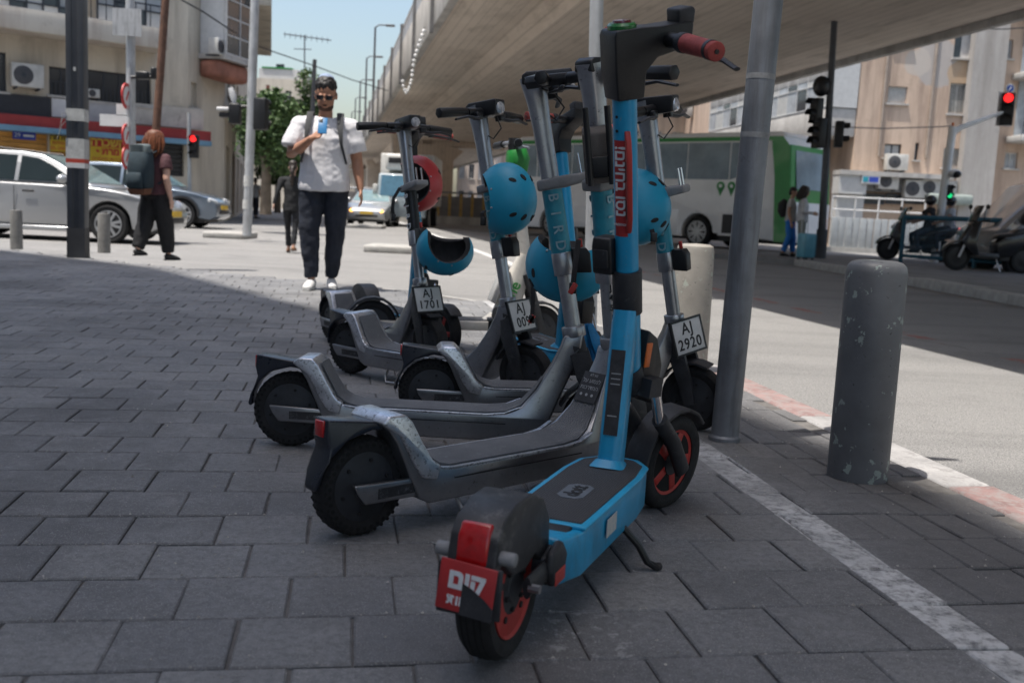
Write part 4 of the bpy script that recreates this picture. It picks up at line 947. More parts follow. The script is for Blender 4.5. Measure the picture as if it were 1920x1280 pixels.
Lp = lambda px, py, dy=0: at(px, py, p.y+dy)-p
M_WP = _mats['white_pole_paint']
MB().tube([Lp(1786, 250), Lp(1800, 240), Lp(1880, 211)], [.085, .07, .05], 12).build('bracket_arm', M_WP, t)
MB().tube([Lp(1787, 236), Lp(1787, 230)], .03, 10).build('pole_cap', M_ORNG, t)
lamp_heads(t, Lp(1889, 205), [(0, 0, 0, .30, .78, 'r', -25)])
MB().cb(Lp(1884, 205, .12), (.36, .02, .82)).build('signal_backboard', M_SIGNW, t)
s_ = disc_sign(t, Lp(1894, 166), .11, 0, mat('blue_sign_face', (.02, .07, .32), .5), M_SIGNW)
MB().ball(Lp(1790, 326, -.1), (.16, .18, .11), 12, 8).build('mirror', M_SIGNW, t); MB().ball(Lp(1794, 327, -.2), (.11, .12, .09), 12, 8).build('mirror_face', M_BLK, t)
lamp_heads(t, Lp(1779, 360), [(0, 0, 0, .16, .36, 'g', 0)])

# traffic island on the right
isl = MB().plate([tuple(p_)[:2] for p_ in (gnd(1600, 503), gnd(1780, 532), gnd(1990, 566), gnd(2500, 640), Vector((45, 17, 0)), Vector((45, 26, 0)), gnd(1640, 481), gnd(1340, 466), gnd(1330, 474), gnd(1500, 488))], -.16, 0).build('traffic_island', mat('island_concrete', (.19, .185, .18), .85, var=.2, scale=1.5, bump=.4), smooth=0, fix=True); tag(isl, kind='structure')
a_ = [gnd(1500, 488), gnd(1600, 503), gnd(1780, 532), gnd(1990, 566)]
for u_, v_ in zip(a_[:-1], a_[1:]):
    n_ = max(1, round((v_-u_).length/1.0))
    for i in range(n_): kerb_stone(u_.lerp(v_, i/n_), u_.lerp(v_, (i+1)/n_), .012+rnd.gauss(0, .008), .26, M_KC, isl)
# low median on the road in the distance, left
for px0, px1, py in ((395, 470, 444), (690, 800, 470), (655, 720, 426)):
    u_, v_ = gnd(px0, py, ROADZ), gnd(px1, py+ (px1-px0)*.049, ROADZ)
    b = MB().box(0, (v_-u_).length, -.6, .6, 0, .13).build('median_island', M_KC, bevel=.03); b.matrix_world = frame(u_, v_-u_, Vector((0, 1, 0))); tag(b, kind='structure')

# blue mesh fence on the island
M_FB = mat('teal_fence_paint', (.012, .10, .16), .5, var=.12, scale=6)
f0, f1 = at(1688, 492, 23.5), at(1985, 500, 20.5); f0.z = f1.z = 0
t = thing('mesh_fence', 'blue steel mesh fence panel on the island behind the motorbikes', 'fence', f0)
d = f1-f0; Fm = frame((0, 0, 0), d, (0, 0, 1)); Lf = d.length
MB().tube([(0, 1.06, 0), (Lf, 1.06, 0)], .055, 12, Fm).build('top_rail', M_FB, t); MB().tube([(0, .16, 0), (Lf, .16, 0)], .045, 12, Fm).build('bottom_rail', M_FB, t)
for k in (0, .5, 1): MB().tube([(Lf*k, 0, 0), (Lf*k, 1.04, 0)], .05, 12, Fm).build('post', M_FB, t)
ms = MB()
for k in range(int(Lf/.06)): ms.box(.04+.06*k, .046+.06*k, .18, 1.04, -.003, .003, Fm)
for k in range(5): ms.box(.04, Lf-.04, .25+.18*k, .256+.18*k, -.004, .004, Fm)
tag(ms.build('mesh_wires', M_FB, t, smooth=0), kind='stuff')
# corrugated white hoarding behind the coach's end, with panels
M_HOARD = mat('pale_hoarding', (.36, .38, .39), .55, .2, var=.08, scale=4)
h0, h1 = at(1556, 450, 36), at(1730, 455, 36); h0.z = h1.z = ROADZ
t = thing('hoarding', 'pale corrugated hoarding between the coach and the motorbikes', 'hoarding', h0)
n_ = 13; Lh = (h1-h0).length
for k in range(n_): MB().box(Lh*k/n_, Lh*(k+1)/n_-.02, -.03+(.03 if k % 2 else 0), .0+(.03 if k % 2 else 0), .15, 1.22).build('panel', M_HOARD, t, bevel=.01)
MB().box(-.3, Lh+.5, -.25, .25, 0, .16).build('footing', M_KC, t)
for z_ in (1.5, 1.95): MB().tube([(0, .1, z_), (Lh, .1, z_)], .03, 8).build('rail', M_SIGNW, t)
for k in range(5): MB().tube([(Lh*k/4, .1, 1.2), (Lh*k/4, .1, 2.0)], .03, 8).build('rail_post', M_SIGNW, t)
# ------------------------------------------------------------------ overpass
_ba = R(10.8); BU = Vector((-math.sin(_ba), math.cos(_ba), 0)); BV = Vector((BU.y, -BU.x, 0))
def _board(n, b):
    g = NG(n); tc = n.nodes.new('ShaderNodeTexCoord').outputs['Object']
    mp = n.nodes.new('ShaderNodeMapping'); mp.inputs['Scale'].default_value = (.25, 1, 1); n.links.new(tc, mp.inputs[0])
    c = g.mix(g.mr(g.noise(tc, .35, 6), .3, .7), (.58, .50, .42), (.70, .615, .525))
    c = g.mix(g.mr(g.noise(mp.outputs[0], 2.2, 6, .65), .52, .75, 0, .5), c, (.20, .165, .13))
    w_ = n.nodes.new('ShaderNodeTexWave'); w_.bands_direction = 'Y'; w_.inputs['Scale'].default_value = 1.2; w_.inputs['Distortion'].default_value = .3; n.links.new(tc, w_.inputs['Vector'])
    c = g.mix(g.mr(w_.outputs['Fac'], .0, .06, .35, 0), c, (.17, .14, .115))
    n.links.new(c, b.inputs['Base Color']); b.inputs['Roughness'].default_value = .9
    g.bump(g.noise(tc, 12, 5), b, .4, .01)
M_SOFF = pos_mat('board_marked_concrete', _board)
M_CONC = mat('pale_concrete', (.46, .445, .42), .85, var=.12, scale=1.2, bump=.3, bscale=10, stain=((.26, .24, .22), .5, 1.5, (1, 1, .25)))
ov = thing('overpass', 'beige concrete overpass running overhead into the distance', 'overpass', (0, 0, 0)); ov.rotation_euler = (0, 0, math.atan2(BU.y, BU.x))
# local: x along the bridge, y to the left (= -t), z up
S0, S1 = -14, 190
sec = [(-2.95, 5.80), (-3.05, 6.0), (-3.05, 6.45), (-15.2, 6.45), (-15.2, 6.0), (-15.3, 5.80), (-14.6, 5.72), (-13.2, 5.82), (-12.7, 5.42), (-5.4, 5.42), (-5.05, 5.82), (-3.6, 5.74)]
vs = [(x, y, z) for x in (S0, S1) for y, z in sec]; n = len(sec)
MB().add(vs, [(i, (i+1) % n, n+(i+1) % n, n+i) for i in range(n)] + [tuple(range(n)), tuple(reversed(range(n, 2*n)))]).build('girder', M_SOFF, ov, smooth=0, fix=True)
for side, y0 in ((0, -2.83), (1, -15.42)):
    PL = 6.0
    for k in range(int((S1-S0)/PL)):
        x0 = S0 + k*PL
        MB().prism([(x0+.04, 5.62), (x0+PL-.04, 5.62), (x0+PL-.04, 7.05), (x0+.04, 7.05)], y0-.12, y0+.10).build('parapet_panel', M_CONC, ov, bevel=.02)
        if side == 0:
            MB().box(x0-.09, x0+.09, y0+.1, y0+.2, 5.45, 7.7).build('panel_pilaster', mat('dark_drain', (.17, .165, .16), .8, var=.15), ov)
        rl = MB().box(x0, x0+PL, y0-.03, y0+.03, 7.78, 7.84).build('top_rail', M_POLE2, ov)
        sl = MB()
        for q in range(15): sl.box(x0+.2+.4*q, x0+.235+.4*q, y0-.02, y0+.02, 7.05, 7.78)
        tag(sl.build('rail_bars', M_POLE2, ov, smooth=0), kind='stuff')
for s_ in (72, 118):
    MB().tube([(s_, -6.6, -.12), (s_, -6.6, 4.2), (s_, -6.9, 5.42)], [(2.2, .9), (2.2, .9), (2.7, .9)], 24, side=(0, 1, 0), sq=.5).build('pier', M_SOFF, ov, smooth=50)
    MB().box(s_-.9, s_+.9, -12.4, -4.9, 5.05, 5.43).build('pier_cap', M_SOFF, ov, bevel=.05)
def bt(t_, s_, z_): v = BV*t_+BU*s_; return Vector((v.x, v.y, z_))
for k, s_ in enumerate((66, 80, 95, 111, 128)):
    p = bt(2.75, s_, 5.9); t = thing('street_lamp', ['nearest', 'second', 'third', 'fourth', 'farthest'][k] + ' slim street lamp standing along the overpass edge', 'street lamp', p, 0, 'lamps along the overpass')
    MB().tube([(0, 0, 0), (0, 0, 6.0)], [.09, .06], 10).build('shaft', M_POLED, t)
    MB().tube([(0, 0, 5.98), (.25, 0, 6.15), (.7, 0, 6.15)], .045, 8).build('arm', M_POLED, t); MB().cb((.95, 0, 6.14), (.6, .28, .14)).build('lamp_head', M_POLED, t, bevel=.05)
# string of small flags and bulbs under the edge
a0, a1, a2 = at(795, 45, 24), at(757, 172, 34), at(752, 192, 36)
t = thing('bulb_string', 'string of small white bulbs sagging from the overpass edge', 'string lights', a0)
P_ = [at(796, 52, 24), at(790, 70, 25), at(783, 90, 27), at(777, 108, 29), at(774, 128, 31), at(772, 146, 32), at(768, 160, 33), at(762, 172, 34), at(757, 160, 33), at(754, 140, 32)]
MB().tube([p-a0 for p in P_], .012, 6).build('cord', M_BLK, t)
for p in [P_[i].lerp(P_[i+1], f) for i in range(9) for f in (.1, .55)]: MB().ball(p-a0-Vector((0, 0, .06)), .055, 8, 6).build('bulb', mat('white_bulb', (.8, .8, .78), .3, var=0), t)

# ------------------------------------------------------------------ facades
class Fac:
    def __init__(s, p, d): s.O = Vector((p.x, p.y, 0)); s.d = Vector((d.x, d.y, 0)).normalized(); s.M = frame(s.O, s.d, (0, 0, 1)); s.n = s.M.col[2].to_3d()
    def fp(s, x, y):
        r_ = ray(x, y); t_ = (s.O-CAM).dot(s.n)/r_.dot(s.n); q = CAM+r_*t_-s.O; return q.dot(s.d), q.z
    def rect(s, x0, y0, x1, y1):
        a = s.fp(x0, (y0+y1)/2)[0]; b = s.fp(x1, (y0+y1)/2)[0]; return (min(a, b), max(a, b), s.fp((x0+x1)/2, y1)[1], s.fp((x0+x1)/2, y0)[1])
def holed_wall(F, a0, a1, z0, z1, rects, th, m, parent, name='wall'):
    xs = sorted({a0, a1, *[max(a0, min(a1, q)) for r_ in rects for q in r_[:2]]}); zs = sorted({z0, z1, *[max(z0, min(z1, q)) for r_ in rects for q in r_[2:]]})
    b = MB(); hole = lambda x, z: any(r_[0] < x < r_[1] and r_[2] < z < r_[3] for r_ in rects)
    for i in range(len(xs)-1):
        for j in range(len(zs)-1):
            if not hole((xs[i]+xs[i+1])/2, (zs[j]+zs[j+1])/2): b.add([(xs[i], zs[j], 0), (xs[i+1], zs[j], 0), (xs[i+1], zs[j+1], 0), (xs[i], zs[j+1], 0)], [(0, 1, 2, 3)], F.M)
    for x0, x1, y0, y1 in rects:
        b.add([(x0, y0, 0), (x1, y0, 0), (x1, y1, 0), (x0, y1, 0), (x0, y0, -th), (x1, y0, -th), (x1, y1, -th), (x0, y1, -th)], [(0, 4, 5, 1), (1, 5, 6, 2), (2, 6, 7, 3), (3, 7, 4, 0)], F.M)
    return b.build(name, m, parent, smooth=0)
M_GLASS = mat('dark_window_glass', (.035, .042, .05), .12, var=.2, scale=.8, coat=.3)
M_GLASSL = mat('curtained_window', (.36, .38, .40), .25, var=.2, scale=1.5)
M_FRW = mat('white_window_frame', (.55, .55, .54), .5, var=.06); M_FRD = mat('dark_window_frame', (.03, .035, .045), .5, var=.1)
M_SLAT = mat('pale_blind_slats', (.45, .45, .43), .6, var=.1)
def window(F, r_, parent, fr=M_FRW, gl=M_GLASS, cols=2, rows=1, depth=.16, slats=0, sill=True, ft=.05, bars=0):
    x0, x1, z0, z1 = r_
    wn = MB()
    for a, b, c, d in ((x0, x1, z0, z0+ft), (x0, x1, z1-ft, z1), (x0, x0+ft, z0+ft, z1-ft), (x1-ft, x1, z0+ft, z1-ft)): wn.box(a, b, c, d, -depth-.03, -depth+.04, F.M)
    wn = wn.build('window', fr, parent, smooth=0)
    cw, rh = (x1-x0-2*ft)/cols, (z1-z0-2*ft)/rows
    for i in range(cols):
        for j in range(rows):
            a, c = x0+ft+cw*i, z0+ft+rh*j
            MB().box(a, a+cw, c, c+rh, -depth-.02, -depth+.005, F.M).build('pane', gl[(i+j) % len(gl)] if isinstance(gl, (list, tuple)) else gl, wn, smooth=0)
    mu = []
    for i in range(1, cols): MB().box(x0+ft+cw*i-ft*.4, x0+ft+cw*i+ft*.4, z0+ft, z1-ft, -depth+.005, -depth+.03, F.M).build('mullion', fr, wn, smooth=0)
    for j in range(1, rows): MB().box(x0+ft, x1-ft, z0+ft+rh*j-ft*.4, z0+ft+rh*j+ft*.4, -depth+.006, -depth+.034, F.M).build('transom', fr, wn, smooth=0)
    if sill: MB().box(x0-.08, x1+.08, z0-.07, z0-.005, -depth, .10, F.M).build('sill', M_CONC, wn, smooth=0)
    for k in range(slats):
        q = z0+ft+(z1-z0-2*ft)*(k+.5)/slats
        MB().box(x0+ft, x1-ft, q-.012, q+.022, -depth+.035, -depth+.06, F.M).build('slat', M_SLAT, wn, smooth=0)
    for k in range(bars):
        q = x0+(x1-x0)*(k+.5)/bars
        MB().box(q-.012, q+.012, z0, z0+(z1-z0)*.48, .03, .055, F.M).build('bar', M_FRD, wn, smooth=0)
    return wn
def aircon(F, px, py, w_, h_, lab, n0=.12, yaw=0):
    a, z = F.fp(px, py); p = F.M @ Vector((a, z, n0+.18)); t = thing('air_conditioner', lab, 'air conditioner', p); t.matrix_world = F.M.copy(); t.location = p
    t.matrix_world = T(*p) @ F.M.to_3x3().to_4x4() @ RY(yaw)
    MB().cb((0, 0, 0), (w_, h_, .34)).build('casing', mat('ac_casing', (.50, .49, .46), .55, var=.1, scale=5), t, bevel=.02)
    MB().lathe([(.001, .180), (h_*.36, .180), (h_*.40, .17)], 24, T(-w_*.14, 0, .0)).build('fan_grille', mat('ac_grille', (.06, .06, .065), .6), t)
    MB().lathe([(.001, .19), (h_*.10, .188), (h_*.1, .18)], 14, T(-w_*.14, 0, 0)).build('fan_hub', M_FRD, t)
    for q in (-.35, .35): MB().box(w_*q-.02, w_*q+.02, -h_/2-.06, -h_/2-.002, -.3, .16).build('bracket', M_FRD, t)
def plaster(name, c0, c1, grime, sc=.35, patches=None):
    def f(n, b):
        g = NG(n); P = g.pos()
        mp = n.nodes.new('ShaderNodeMapping'); mp.inputs['Scale'].default_value = (1, 1, .12); n.links.new(P, mp.inputs[0])
        c = g.mix(g.mr(g.noise(P, sc, 6), .3, .7), c0, c1)
        c = g.mix(g.mr(g.noise(mp.outputs[0], 1.1, 7, .72), .44, .68, 0, .9), c, grime)
        c = g.mix(g.mr(g.noise(P, 1.3, 8, .7), .58, .70, 0, .55), c, tuple(x*.72 for x in c0))
        if patches: 
            for pc, rad, col in patches: c = g.mix(g.math('MULTIPLY', g.mr(g.math('ADD', g.dist(P, tuple(pc)), g.math('MULTIPLY', g.noise(P, 2.2, 6), rad*.7)), rad*1.36, rad*1.26), .8), c, col)
        n.links.new(c, b.inputs['Base Color']); b.inputs['Roughness'].default_value = .92
        g.bump(g.noise(P, 9, 6), b, .35, .02)
    return pos_mat(name, f)

# left building
pA, pB = at(0, 300, 29.0), at(418, 300, 33.0)
FL = Fac(pA, pB-pA)
M_PL = plaster('cream_plaster', (.54, .48, .39), (.64, .58, .48), (.34, .295, .24))
lb = thing('apartment_building', 'cream corner block with balcony and shuttered shops at left', 'building', FL.O)
lb.location = (0, 0, 0)
a_r = FL.fp(352, 150)[0]; a_l = -11
R1 = [FL.rect(-40, 96, 12, 170), FL.rect(92, 127, 140, 180), FL.rect(165, 137, 283, 194), FL.rect(-60, -14, 128, 38), FL.rect(165, -8, 287, 56)]
R0 = [FL.rect(-60, 246, 90, 330), FL.rect(94, 246, 126, 330), FL.rect(168, 252, 234, 330), FL.rect(252, 258, 285, 330), FL.rect(300, 262, 345, 330)]
RX_ = [(-10.4+2.7*k, -8.9+2.7*k, R1[2][2], R1[2][3]) for k in range(3)] + [(-10.4+2.7*k, -8.9+2.7*k, 10.2+3.2*j, 11.7+3.2*j) for k in range(7) for j in range(2)]
RS_ = [(-10.6+2.9*k, -8.1+2.9*k, R0[0][2], R0[0][3]) for k in range(3)]
holed_wall(FL, a_l, a_r, -.12, 16, R1+R0+RX_+RS_, .25, M_PL, lb)
for rr in RX_: window(FL, rr, lb, M_FRD, M_GLASS, 2)
window(FL, R1[0], lb, M_FRD, M_GLASS, 2); window(FL, R1[1], lb, M_FRD, M_GLASS, 2, 2, bars=6); window(FL, R1[2], lb, M_FRD, M_GLASS, 4, 1, bars=16)
window(FL, R1[3], lb, M_FRD, [M_GLASSL, M_FRW, M_GLASS], 6, 2, depth=-.9, sill=False, bars=0); window(FL, R1[4], lb, M_FRD, [M_FRW, M_GLASSL, M_GLASS], 4, 2, depth=-.9, sill=False)
# balcony slab with its parapet face and railing
bz0, bz1 = FL.fp(150, 82)[1], FL.fp(150, 42)[1]; ba1 = FL.fp(293, 70)[0]
MB().box(a_l, ba1, bz0, bz1, .0, 1.15, FL.M).build('balcony', plaster('peeling_balcony_plaster', (.52, .47, .40), (.60, .56, .49), (.36, .28, .23)), lb, bevel=.03)
for k in range(26):
    q = ba1-.1-.42*k
    MB().box(q-.012, q+.012, bz1, bz1+.62, 1.09, 1.115, FL.M).build('railing_bar', M_FRD, lb, smooth=0)
MB().box(a_l, ba1, bz1+.6, bz1+.64, 1.07, 1.13, FL.M).build('railing_top', M_FRD, lb, smooth=0)
# shop strip: sign bands and shutters
zr0, zr1 = FL.fp(20, 236)[1], FL.fp(20, 216)[1]; zb0 = FL.fp(20, 246)[1]
MB().box(a_l, FL.fp(385, 262)[0], zr0, zr1, .02, .50, FL.M).build('red_fascia', mat('red_fascia', (.26, .025, .025), .6, var=.15, scale=2), lb)
MB().box(a_l, FL.fp(385, 262)[0], zb0, zr0, .02, .58, FL.M).build('blue_fascia', mat('faded_blue_fascia', (.14, .27, .38), .6, var=.15, scale=2), lb)
M_SHUT = mat('orange_brown_shutter', (.58, .29, .07), .65, var=.2, scale=2, wear=((.30, .10, .06), .3, 3))
M_SHUTB = mat('brown_shutter', (.20, .085, .05), .65, var=.25, scale=2)
for i, (rr, m_) in enumerate(zip(R0+RS_, (M_SHUT, M_SHUT, M_SHUT, M_SHUTB, mat('dark_shopfront', (.03, .03, .034), .4), M_SHUTB, M_SHUT, M_SHUTB))):
    k = max(1, int((rr[3]-rr[2])/.14))
    for q in range(k): MB().box(rr[0], rr[1], rr[2]+(rr[3]-rr[2])*q/k, rr[2]+(rr[3]-rr[2])*(q+1)/k-.015, -.2, -.15, FL.M).build('shutter_slat', m_, lb, smooth=0)
def panel(F, r_, m, lab, name='shop_sign', n0=.06, th=.04, cat='sign'):
    t = thing(name, lab, cat, F.M @ Vector(((r_[0]+r_[1])/2, (r_[2]+r_[3])/2, n0)))
    t.matrix_world = T(*(F.M @ Vector(((r_[0]+r_[1])/2, (r_[2]+r_[3])/2, n0)))) @ F.M.to_3x3().to_4x4()
    w_, h_ = r_[1]-r_[0], r_[3]-r_[2]; MB().box(-w_/2, w_/2, -h_/2, h_/2, 0, th).build('board', m, t, smooth=0); return t, w_, h_
M_YEL = mat('yellow_sign', (.62, .42, .03), .6, var=.1, scale=2); M_RINK = mat('red_sign_ink', (.48, .03, .03), .6, var=0); M_YINK = mat('yellow_ink', (.70, .52, .08), .6, var=0)
panel(FL, FL.rect(-60, 176, 94, 216), mat('black_sign', (.018, .02, .028), .45, var=.1), 'black shop sign board under the air conditioner', n0=.03)
panel(FL, FL.rect(96, 186, 128, 220), M_SIGNW, 'white sign board left of the square post', n0=.03)
panel(FL, FL.rect(166, 196, 236, 232), mat('pale_sign', (.42, .42, .43), .6, var=.08, scale=2), 'pale blank sign board above the rental sign', n0=.03)
panel(FL, FL.rect(253, 200, 380, 238), mat('peeling_white_sign', (.50, .47, .42), .7, var=.15, scale=2, wear=((.2, .17, .14), .4, 3)), 'peeling white sign board at the building corner', n0=.03)
t, w_, h_ = panel(FL, FL.rect(168, 258, 234, 306), M_YEL, 'yellow and red Hebrew shop sign left of the sign pole', n0=.02)
MB().box(-w_/2, w_/2, h_*.12, h_/2, .04, .05).build('red_band', M_RINK, t, smooth=0)
text('הרכשה', h_*.44, M_YINK, t, T(0, h_*.29, .052), depth=.003, bold=.012); text('ףתרמ', h_*.36, M_RINK, t, T(0, -h_*.06, .045), depth=.003, bold=.012); text('םינסחמ תורבח', h_*.19, M_RINK, t, T(0, -h_*.35, .045), depth=.003)
t, w_, h_ = panel(FL, FL.rect(93, 250, 127, 284), M_YEL, 'small yellow shop sign just left of the square post', n0=.02)
text('המלח', h_*.40, M_INK, t, T(0, h_*.26, .045), depth=.003, bold=.006); text('תולפמ', h_*.28, M_RINK, t, T(0, -h_*.06, .045), depth=.003); text('05-2002', h_*.28, M_RINK, t, T(0, -h_*.34, .045), depth=.003)
t, w_, h_ = panel(FL, FL.rect(23, 247, 66, 262), mat('blue_street_sign', (.025, .05, .33), .5), 'blue house number plate reading 29 on the shutter', 'number_plate_sign', n0=.02)
text('29', h_*.75, M_WINK, t, T(-w_*.3, 0, .045), depth=.002); MB().box(-w_*.05, w_*.42, -.03, .03, .04, .046).build('name_line', M_WINK, t)
aircon(FL, 46, 144, .85, .66, 'air conditioner on the cream wall at far left')
aircon(FL, 173, 176, .34, .26, 'small air conditioner in the long dark window', n0=-.15)
# chamfered corner and side wall along the street
zt = 16
cA = FL.M @ Vector((a_r, 0, 0)); cB = at(420, 300, 34.6); FC = Fac(cA, cB-cA); LC_ = (Vector((cB.x, cB.y, 0))-Vector((cA.x, cA.y, 0))).length
R2 = [FC.rect(358, 155, 369, 202)]
holed_wall(FC, 0, LC_, -.12, zt, R2, .2, M_PL, lb, 'corner_wall'); window(FC, R2[0], lb, M_FRD, M_GLASS, 1)
cC = at(466, 300, 72.0); FS = Fac(Vector((cB.x, cB.y, 0)), cC-cB); LS_ = (Vector((cC.x, cC.y, 0))-Vector((cB.x, cB.y, 0))).length
R3 = [(2+5*k, 4.2+5*k, z_, z_+1.5) for k in range(6) for z_ in (4.4, 8.0)] + [(1.5+6*k, 5.0+6*k, 0, 2.6) for k in range(5)]
holed_wall(FS, 0, LS_, -.12, zt, R3, .3, M_PL, lb, 'side_wall')
for rr in R3[:12]: window(FS, rr, lb, M_FRD, M_GLASS, 2)
for rr in R3[12:]: MB().box(rr[0], rr[1], rr[2], rr[3], -.28, -.25, FS.M).build('shop_door', M_SHUTB, lb, smooth=0)
for k, z_ in enumerate((3.6, 7.2, 10.6)):
    MB().box(-.2, 12, z_, z_+.22, .01, 1.5, FS.M).build('balcony', _mats.get('x') or M_PL, lb, bevel=.03)
    MB().box(-.2, 12, z_+.22, z_+1.0, 1.36, 1.48, FS.M).build('balcony_parapet', mat('rusty_red_parapet', (.30, .13, .09), .8, var=.3, scale=1.5), lb)
# glazed bay on the corner
bx0, bx1 = FC.fp(372, 60)[0], LC_+.2; bzA, bzB = FC.fp(398, 108)[1], FC.fp(398, -30)[1]
MB().box(bx0, bx1, bzA-.16, bzA, .0, .95, FC.M).build('bay_floor', M_CONC, lb); MB().box(bx0, bx1, bzA-.75, bzA-.17, 0, .8, FC.M).build('bay_underside', mat('rusty_red_parapet', (.30, .13, .09), .8), lb, bevel=.15)
FB = Fac(FC.M @ Vector((bx0, 0, .92)), FC.d); window(FB, (0.05, bx1-bx0, bzA, bzB), lb, M_FRW, M_GLASS, 2, 4, depth=0, sill=False)
MB().box(bx0+.08, bx1-.02, bzA, bzB, .02, .86, FC.M).build('bay_wall', M_FRW, lb)
aircon(FC, 371, 88, .5, .5, 'air conditioner perched on the corner bay ledge', n0=.5)
aw = MB().prism([(0, 2.75), (5, 2.75), (5, 3.0), (0, 3.0)], -1.3, 0).build('awning', mat('grey_awning', (.24, .28, .31), .6, var=.1), lb); aw.matrix_local = FS.M @ RX(90) @ T(0, 0, 0); aw.data.transform(Matrix(((1, 0, 0, 0), (0, 1, 0, 0), (0, 0, 1, 0), (0, 0, 0, 1))))
# rear mass so the block has depth and a roof
q0, q1 = FL.M @ Vector((a_l, 0, 0)), cB
bk_ = MB().plate([(q0.x, q0.y+.35), (cA.x, cA.y+.45), (cB.x-.35, cB.y+.5), (cC.x-.4, cC.y), (cC.x-20, cC.y), (q0.x, q0.y+30)], -.12, zt-.05).build('core', M_PL, lb, smooth=0, fix=True)

# right building
FR = Fac(at(1600, 300, 40), Vector((1, .02, 0)))
pc = at(1760, 118, 40)
M_PR = plaster('pinkish_plaster', (.50, .375, .285), (.60, .465, .365), (.27, .195, .155), .3, [(tuple(pc), .95, (.40, .385, .375)), (tuple(at(1722, 117, 40)), .55, (.50, .45, .40)), (tuple(at(1805, 140, 40)), .6, (.42, .30, .19))])
rb = thing('apartment_building', 'weathered pinkish block with patched plaster at right', 'building', (0, 0, 0))
RR = {'a': FR.rect(1678, 51, 1711, 85), 'b': FR.rect(1665, 162, 1701, 194), 'c': FR.rect(1790, 52, 1824, 110), 'd': FR.rect(1780, 156, 1812, 214), 'e': FR.rect(1828, 76, 1845, 108), 'f': FR.rect(1816, 184, 1832, 212), 'g': FR.rect(1869, 74, 1899, 110), 'h': FR.rect(1658, 270, 1690, 296), 'i': FR.rect(1768, 278, 1800, 315), 'j': FR.rect(1858, 188, 1885, 214), 'k': FR.rect(1715, 268, 1722, 300),
      'l': FR.rect(1836, 284, 1856, 312), 'm': FR.rect(1884, 286, 1908, 316)}
aR = FR.fp(1990, 200)[0]+24
holed_wall(FR, 0, aR, -.12, 19, list(RR.values()), .22, M_PR, rb)
for k, rr in RR.items():
    window(FR, rr, rb, M_FRW if k in 'bcdgijlm' else M_FRD, {'b': M_GLASS, 'c': [M_GLASS, M_FRW], 'h': M_GLASSL, 'a': M_GLASSL, 'd': M_GLASS}.get(k, M_GLASSL), 2 if k not in 'kef' else 1, 1, slats=14 if k in 'bd' else (12 if k == 'i' else 0))
for k, xx in enumerate((1655, 1745, 1836)):
    aa = FR.fp(xx, 200)[0]; MB().tube([(aa, 3.6, .06), (aa, 18, .06)], .055, 8, FR.M).build('drain_pipe', mat('dull_drain_pipe', (.30, .25, .21), .7, var=.15), rb)
aa = FR.fp(1860, 100)[0]; MB().box(aa-.9, aa+.4, -.1, 19, .02, .45, FR.M).build('grey_pilaster', plaster('grey_plaster', (.36, .34, .32), (.44, .42, .40), (.26, .24, .22)), rb)
aa = FR.fp(1902, 100)[0]
for z_ in (FR.fp(1910, 258)[1], FR.fp(1910, 140)[1], FR.fp(1910, 20)[1]):
    MB().box(aa, aR, z_-.25, z_, .02, 1.3, FR.M).build('balcony', M_CONC, rb, bevel=.03)
    MB().box(aa, aR, z_+.95, z_+1.0, 1.24, 1.29, FR.M).build('balcony_rail', M_FRD, rb)
    for q in range(18): MB().box(aa+.03+.14*q, aa+.05+.14*q, z_, z_+.95, 1.25, 1.28, FR.M).build('balcony_bar', M_FRD, rb, smooth=0)
    MB().box(aa+.3, aR, z_, z_+2.2, .03, .06, FR.M).build('balcony_shutter', M_GLASSL, rb)
# its shopfront strip with white canopy
zs = FR.fp(1650, 324)[1]
MB().box(FR.fp(1561, 330)[0], FR.fp(1770, 330)[0], zs-.18, zs, .02, .9, FR.M).build('canopy_edge', M_CONC, rb)
MB().box(FR.fp(1561, 340)[0], FR.fp(1612, 340)[0], FR.fp(1600, 365)[1], zs-.19, .02, .8, FR.M).build('white_fascia', M_FRW, rb)
MB().box(FR.fp(1616, 340)[0], FR.fp(1790, 340)[0], FR.fp(1700, 362)[1], zs-.19, .02, .30, FR.M).build('grey_fascia', mat('grey_fascia', (.25, .255, .26), .6, var=.15), rb)
for x0, x1 in ((1616, 1655), (1657, 1690), (1693, 1728)): window(FR, FR.rect(x0, 364, x1, 383), rb, M_FRD, M_GLASS, 2, depth=-.2, sill=False)
MB().box(FR.fp(1561, 370)[0], FR.fp(1612, 370)[0], .0, FR.fp(1600, 366)[1], .02, .5, FR.M).build('white_kiosk', M_FRW, rb)
MB().box(FR.fp(1722, 380)[0], FR.fp(1806, 380)[0], FR.fp(1760, 384)[1], FR.fp(1760, 364)[1], .35, .9, FR.M).build('awning', mat('green_grey_awning', (.25, .29, .27), .7, var=.1), rb, bevel=.1)
t, w_, h_ = panel(FR, FR.rect(1601, 330, 1634, 346), M_SIGNW, 'white and blue shop sign beside the coach end', n0=.85)
MB().box(-w_*.1, w_*.42, -h_*.3, h_*.3, .04, .05).build('blue_print', mat('blue_print', (.03, .07, .4), .5), t); MB().box(-w_*.45, -w_*.15, -h_*.3, h_*.3, .04, .05).build('teal_print', mat('teal_print', (.02, .3, .4), .5), t)
for px, py, w_, h_, lab in ((1675, 305, .85, .62, 'air conditioner under the curtained lower window at right'), (1654, 341, .8, .6, 'leftmost air conditioner above the right hand shop'), (1703, 355, .8, .7, 'largest air conditioner above the right hand shop'), (1734, 352, .8, .62, 'air conditioner next to the green grey awning')):
    aircon(FR, px, py, w_, h_, lab, n0=.35 if py > 320 else .1)
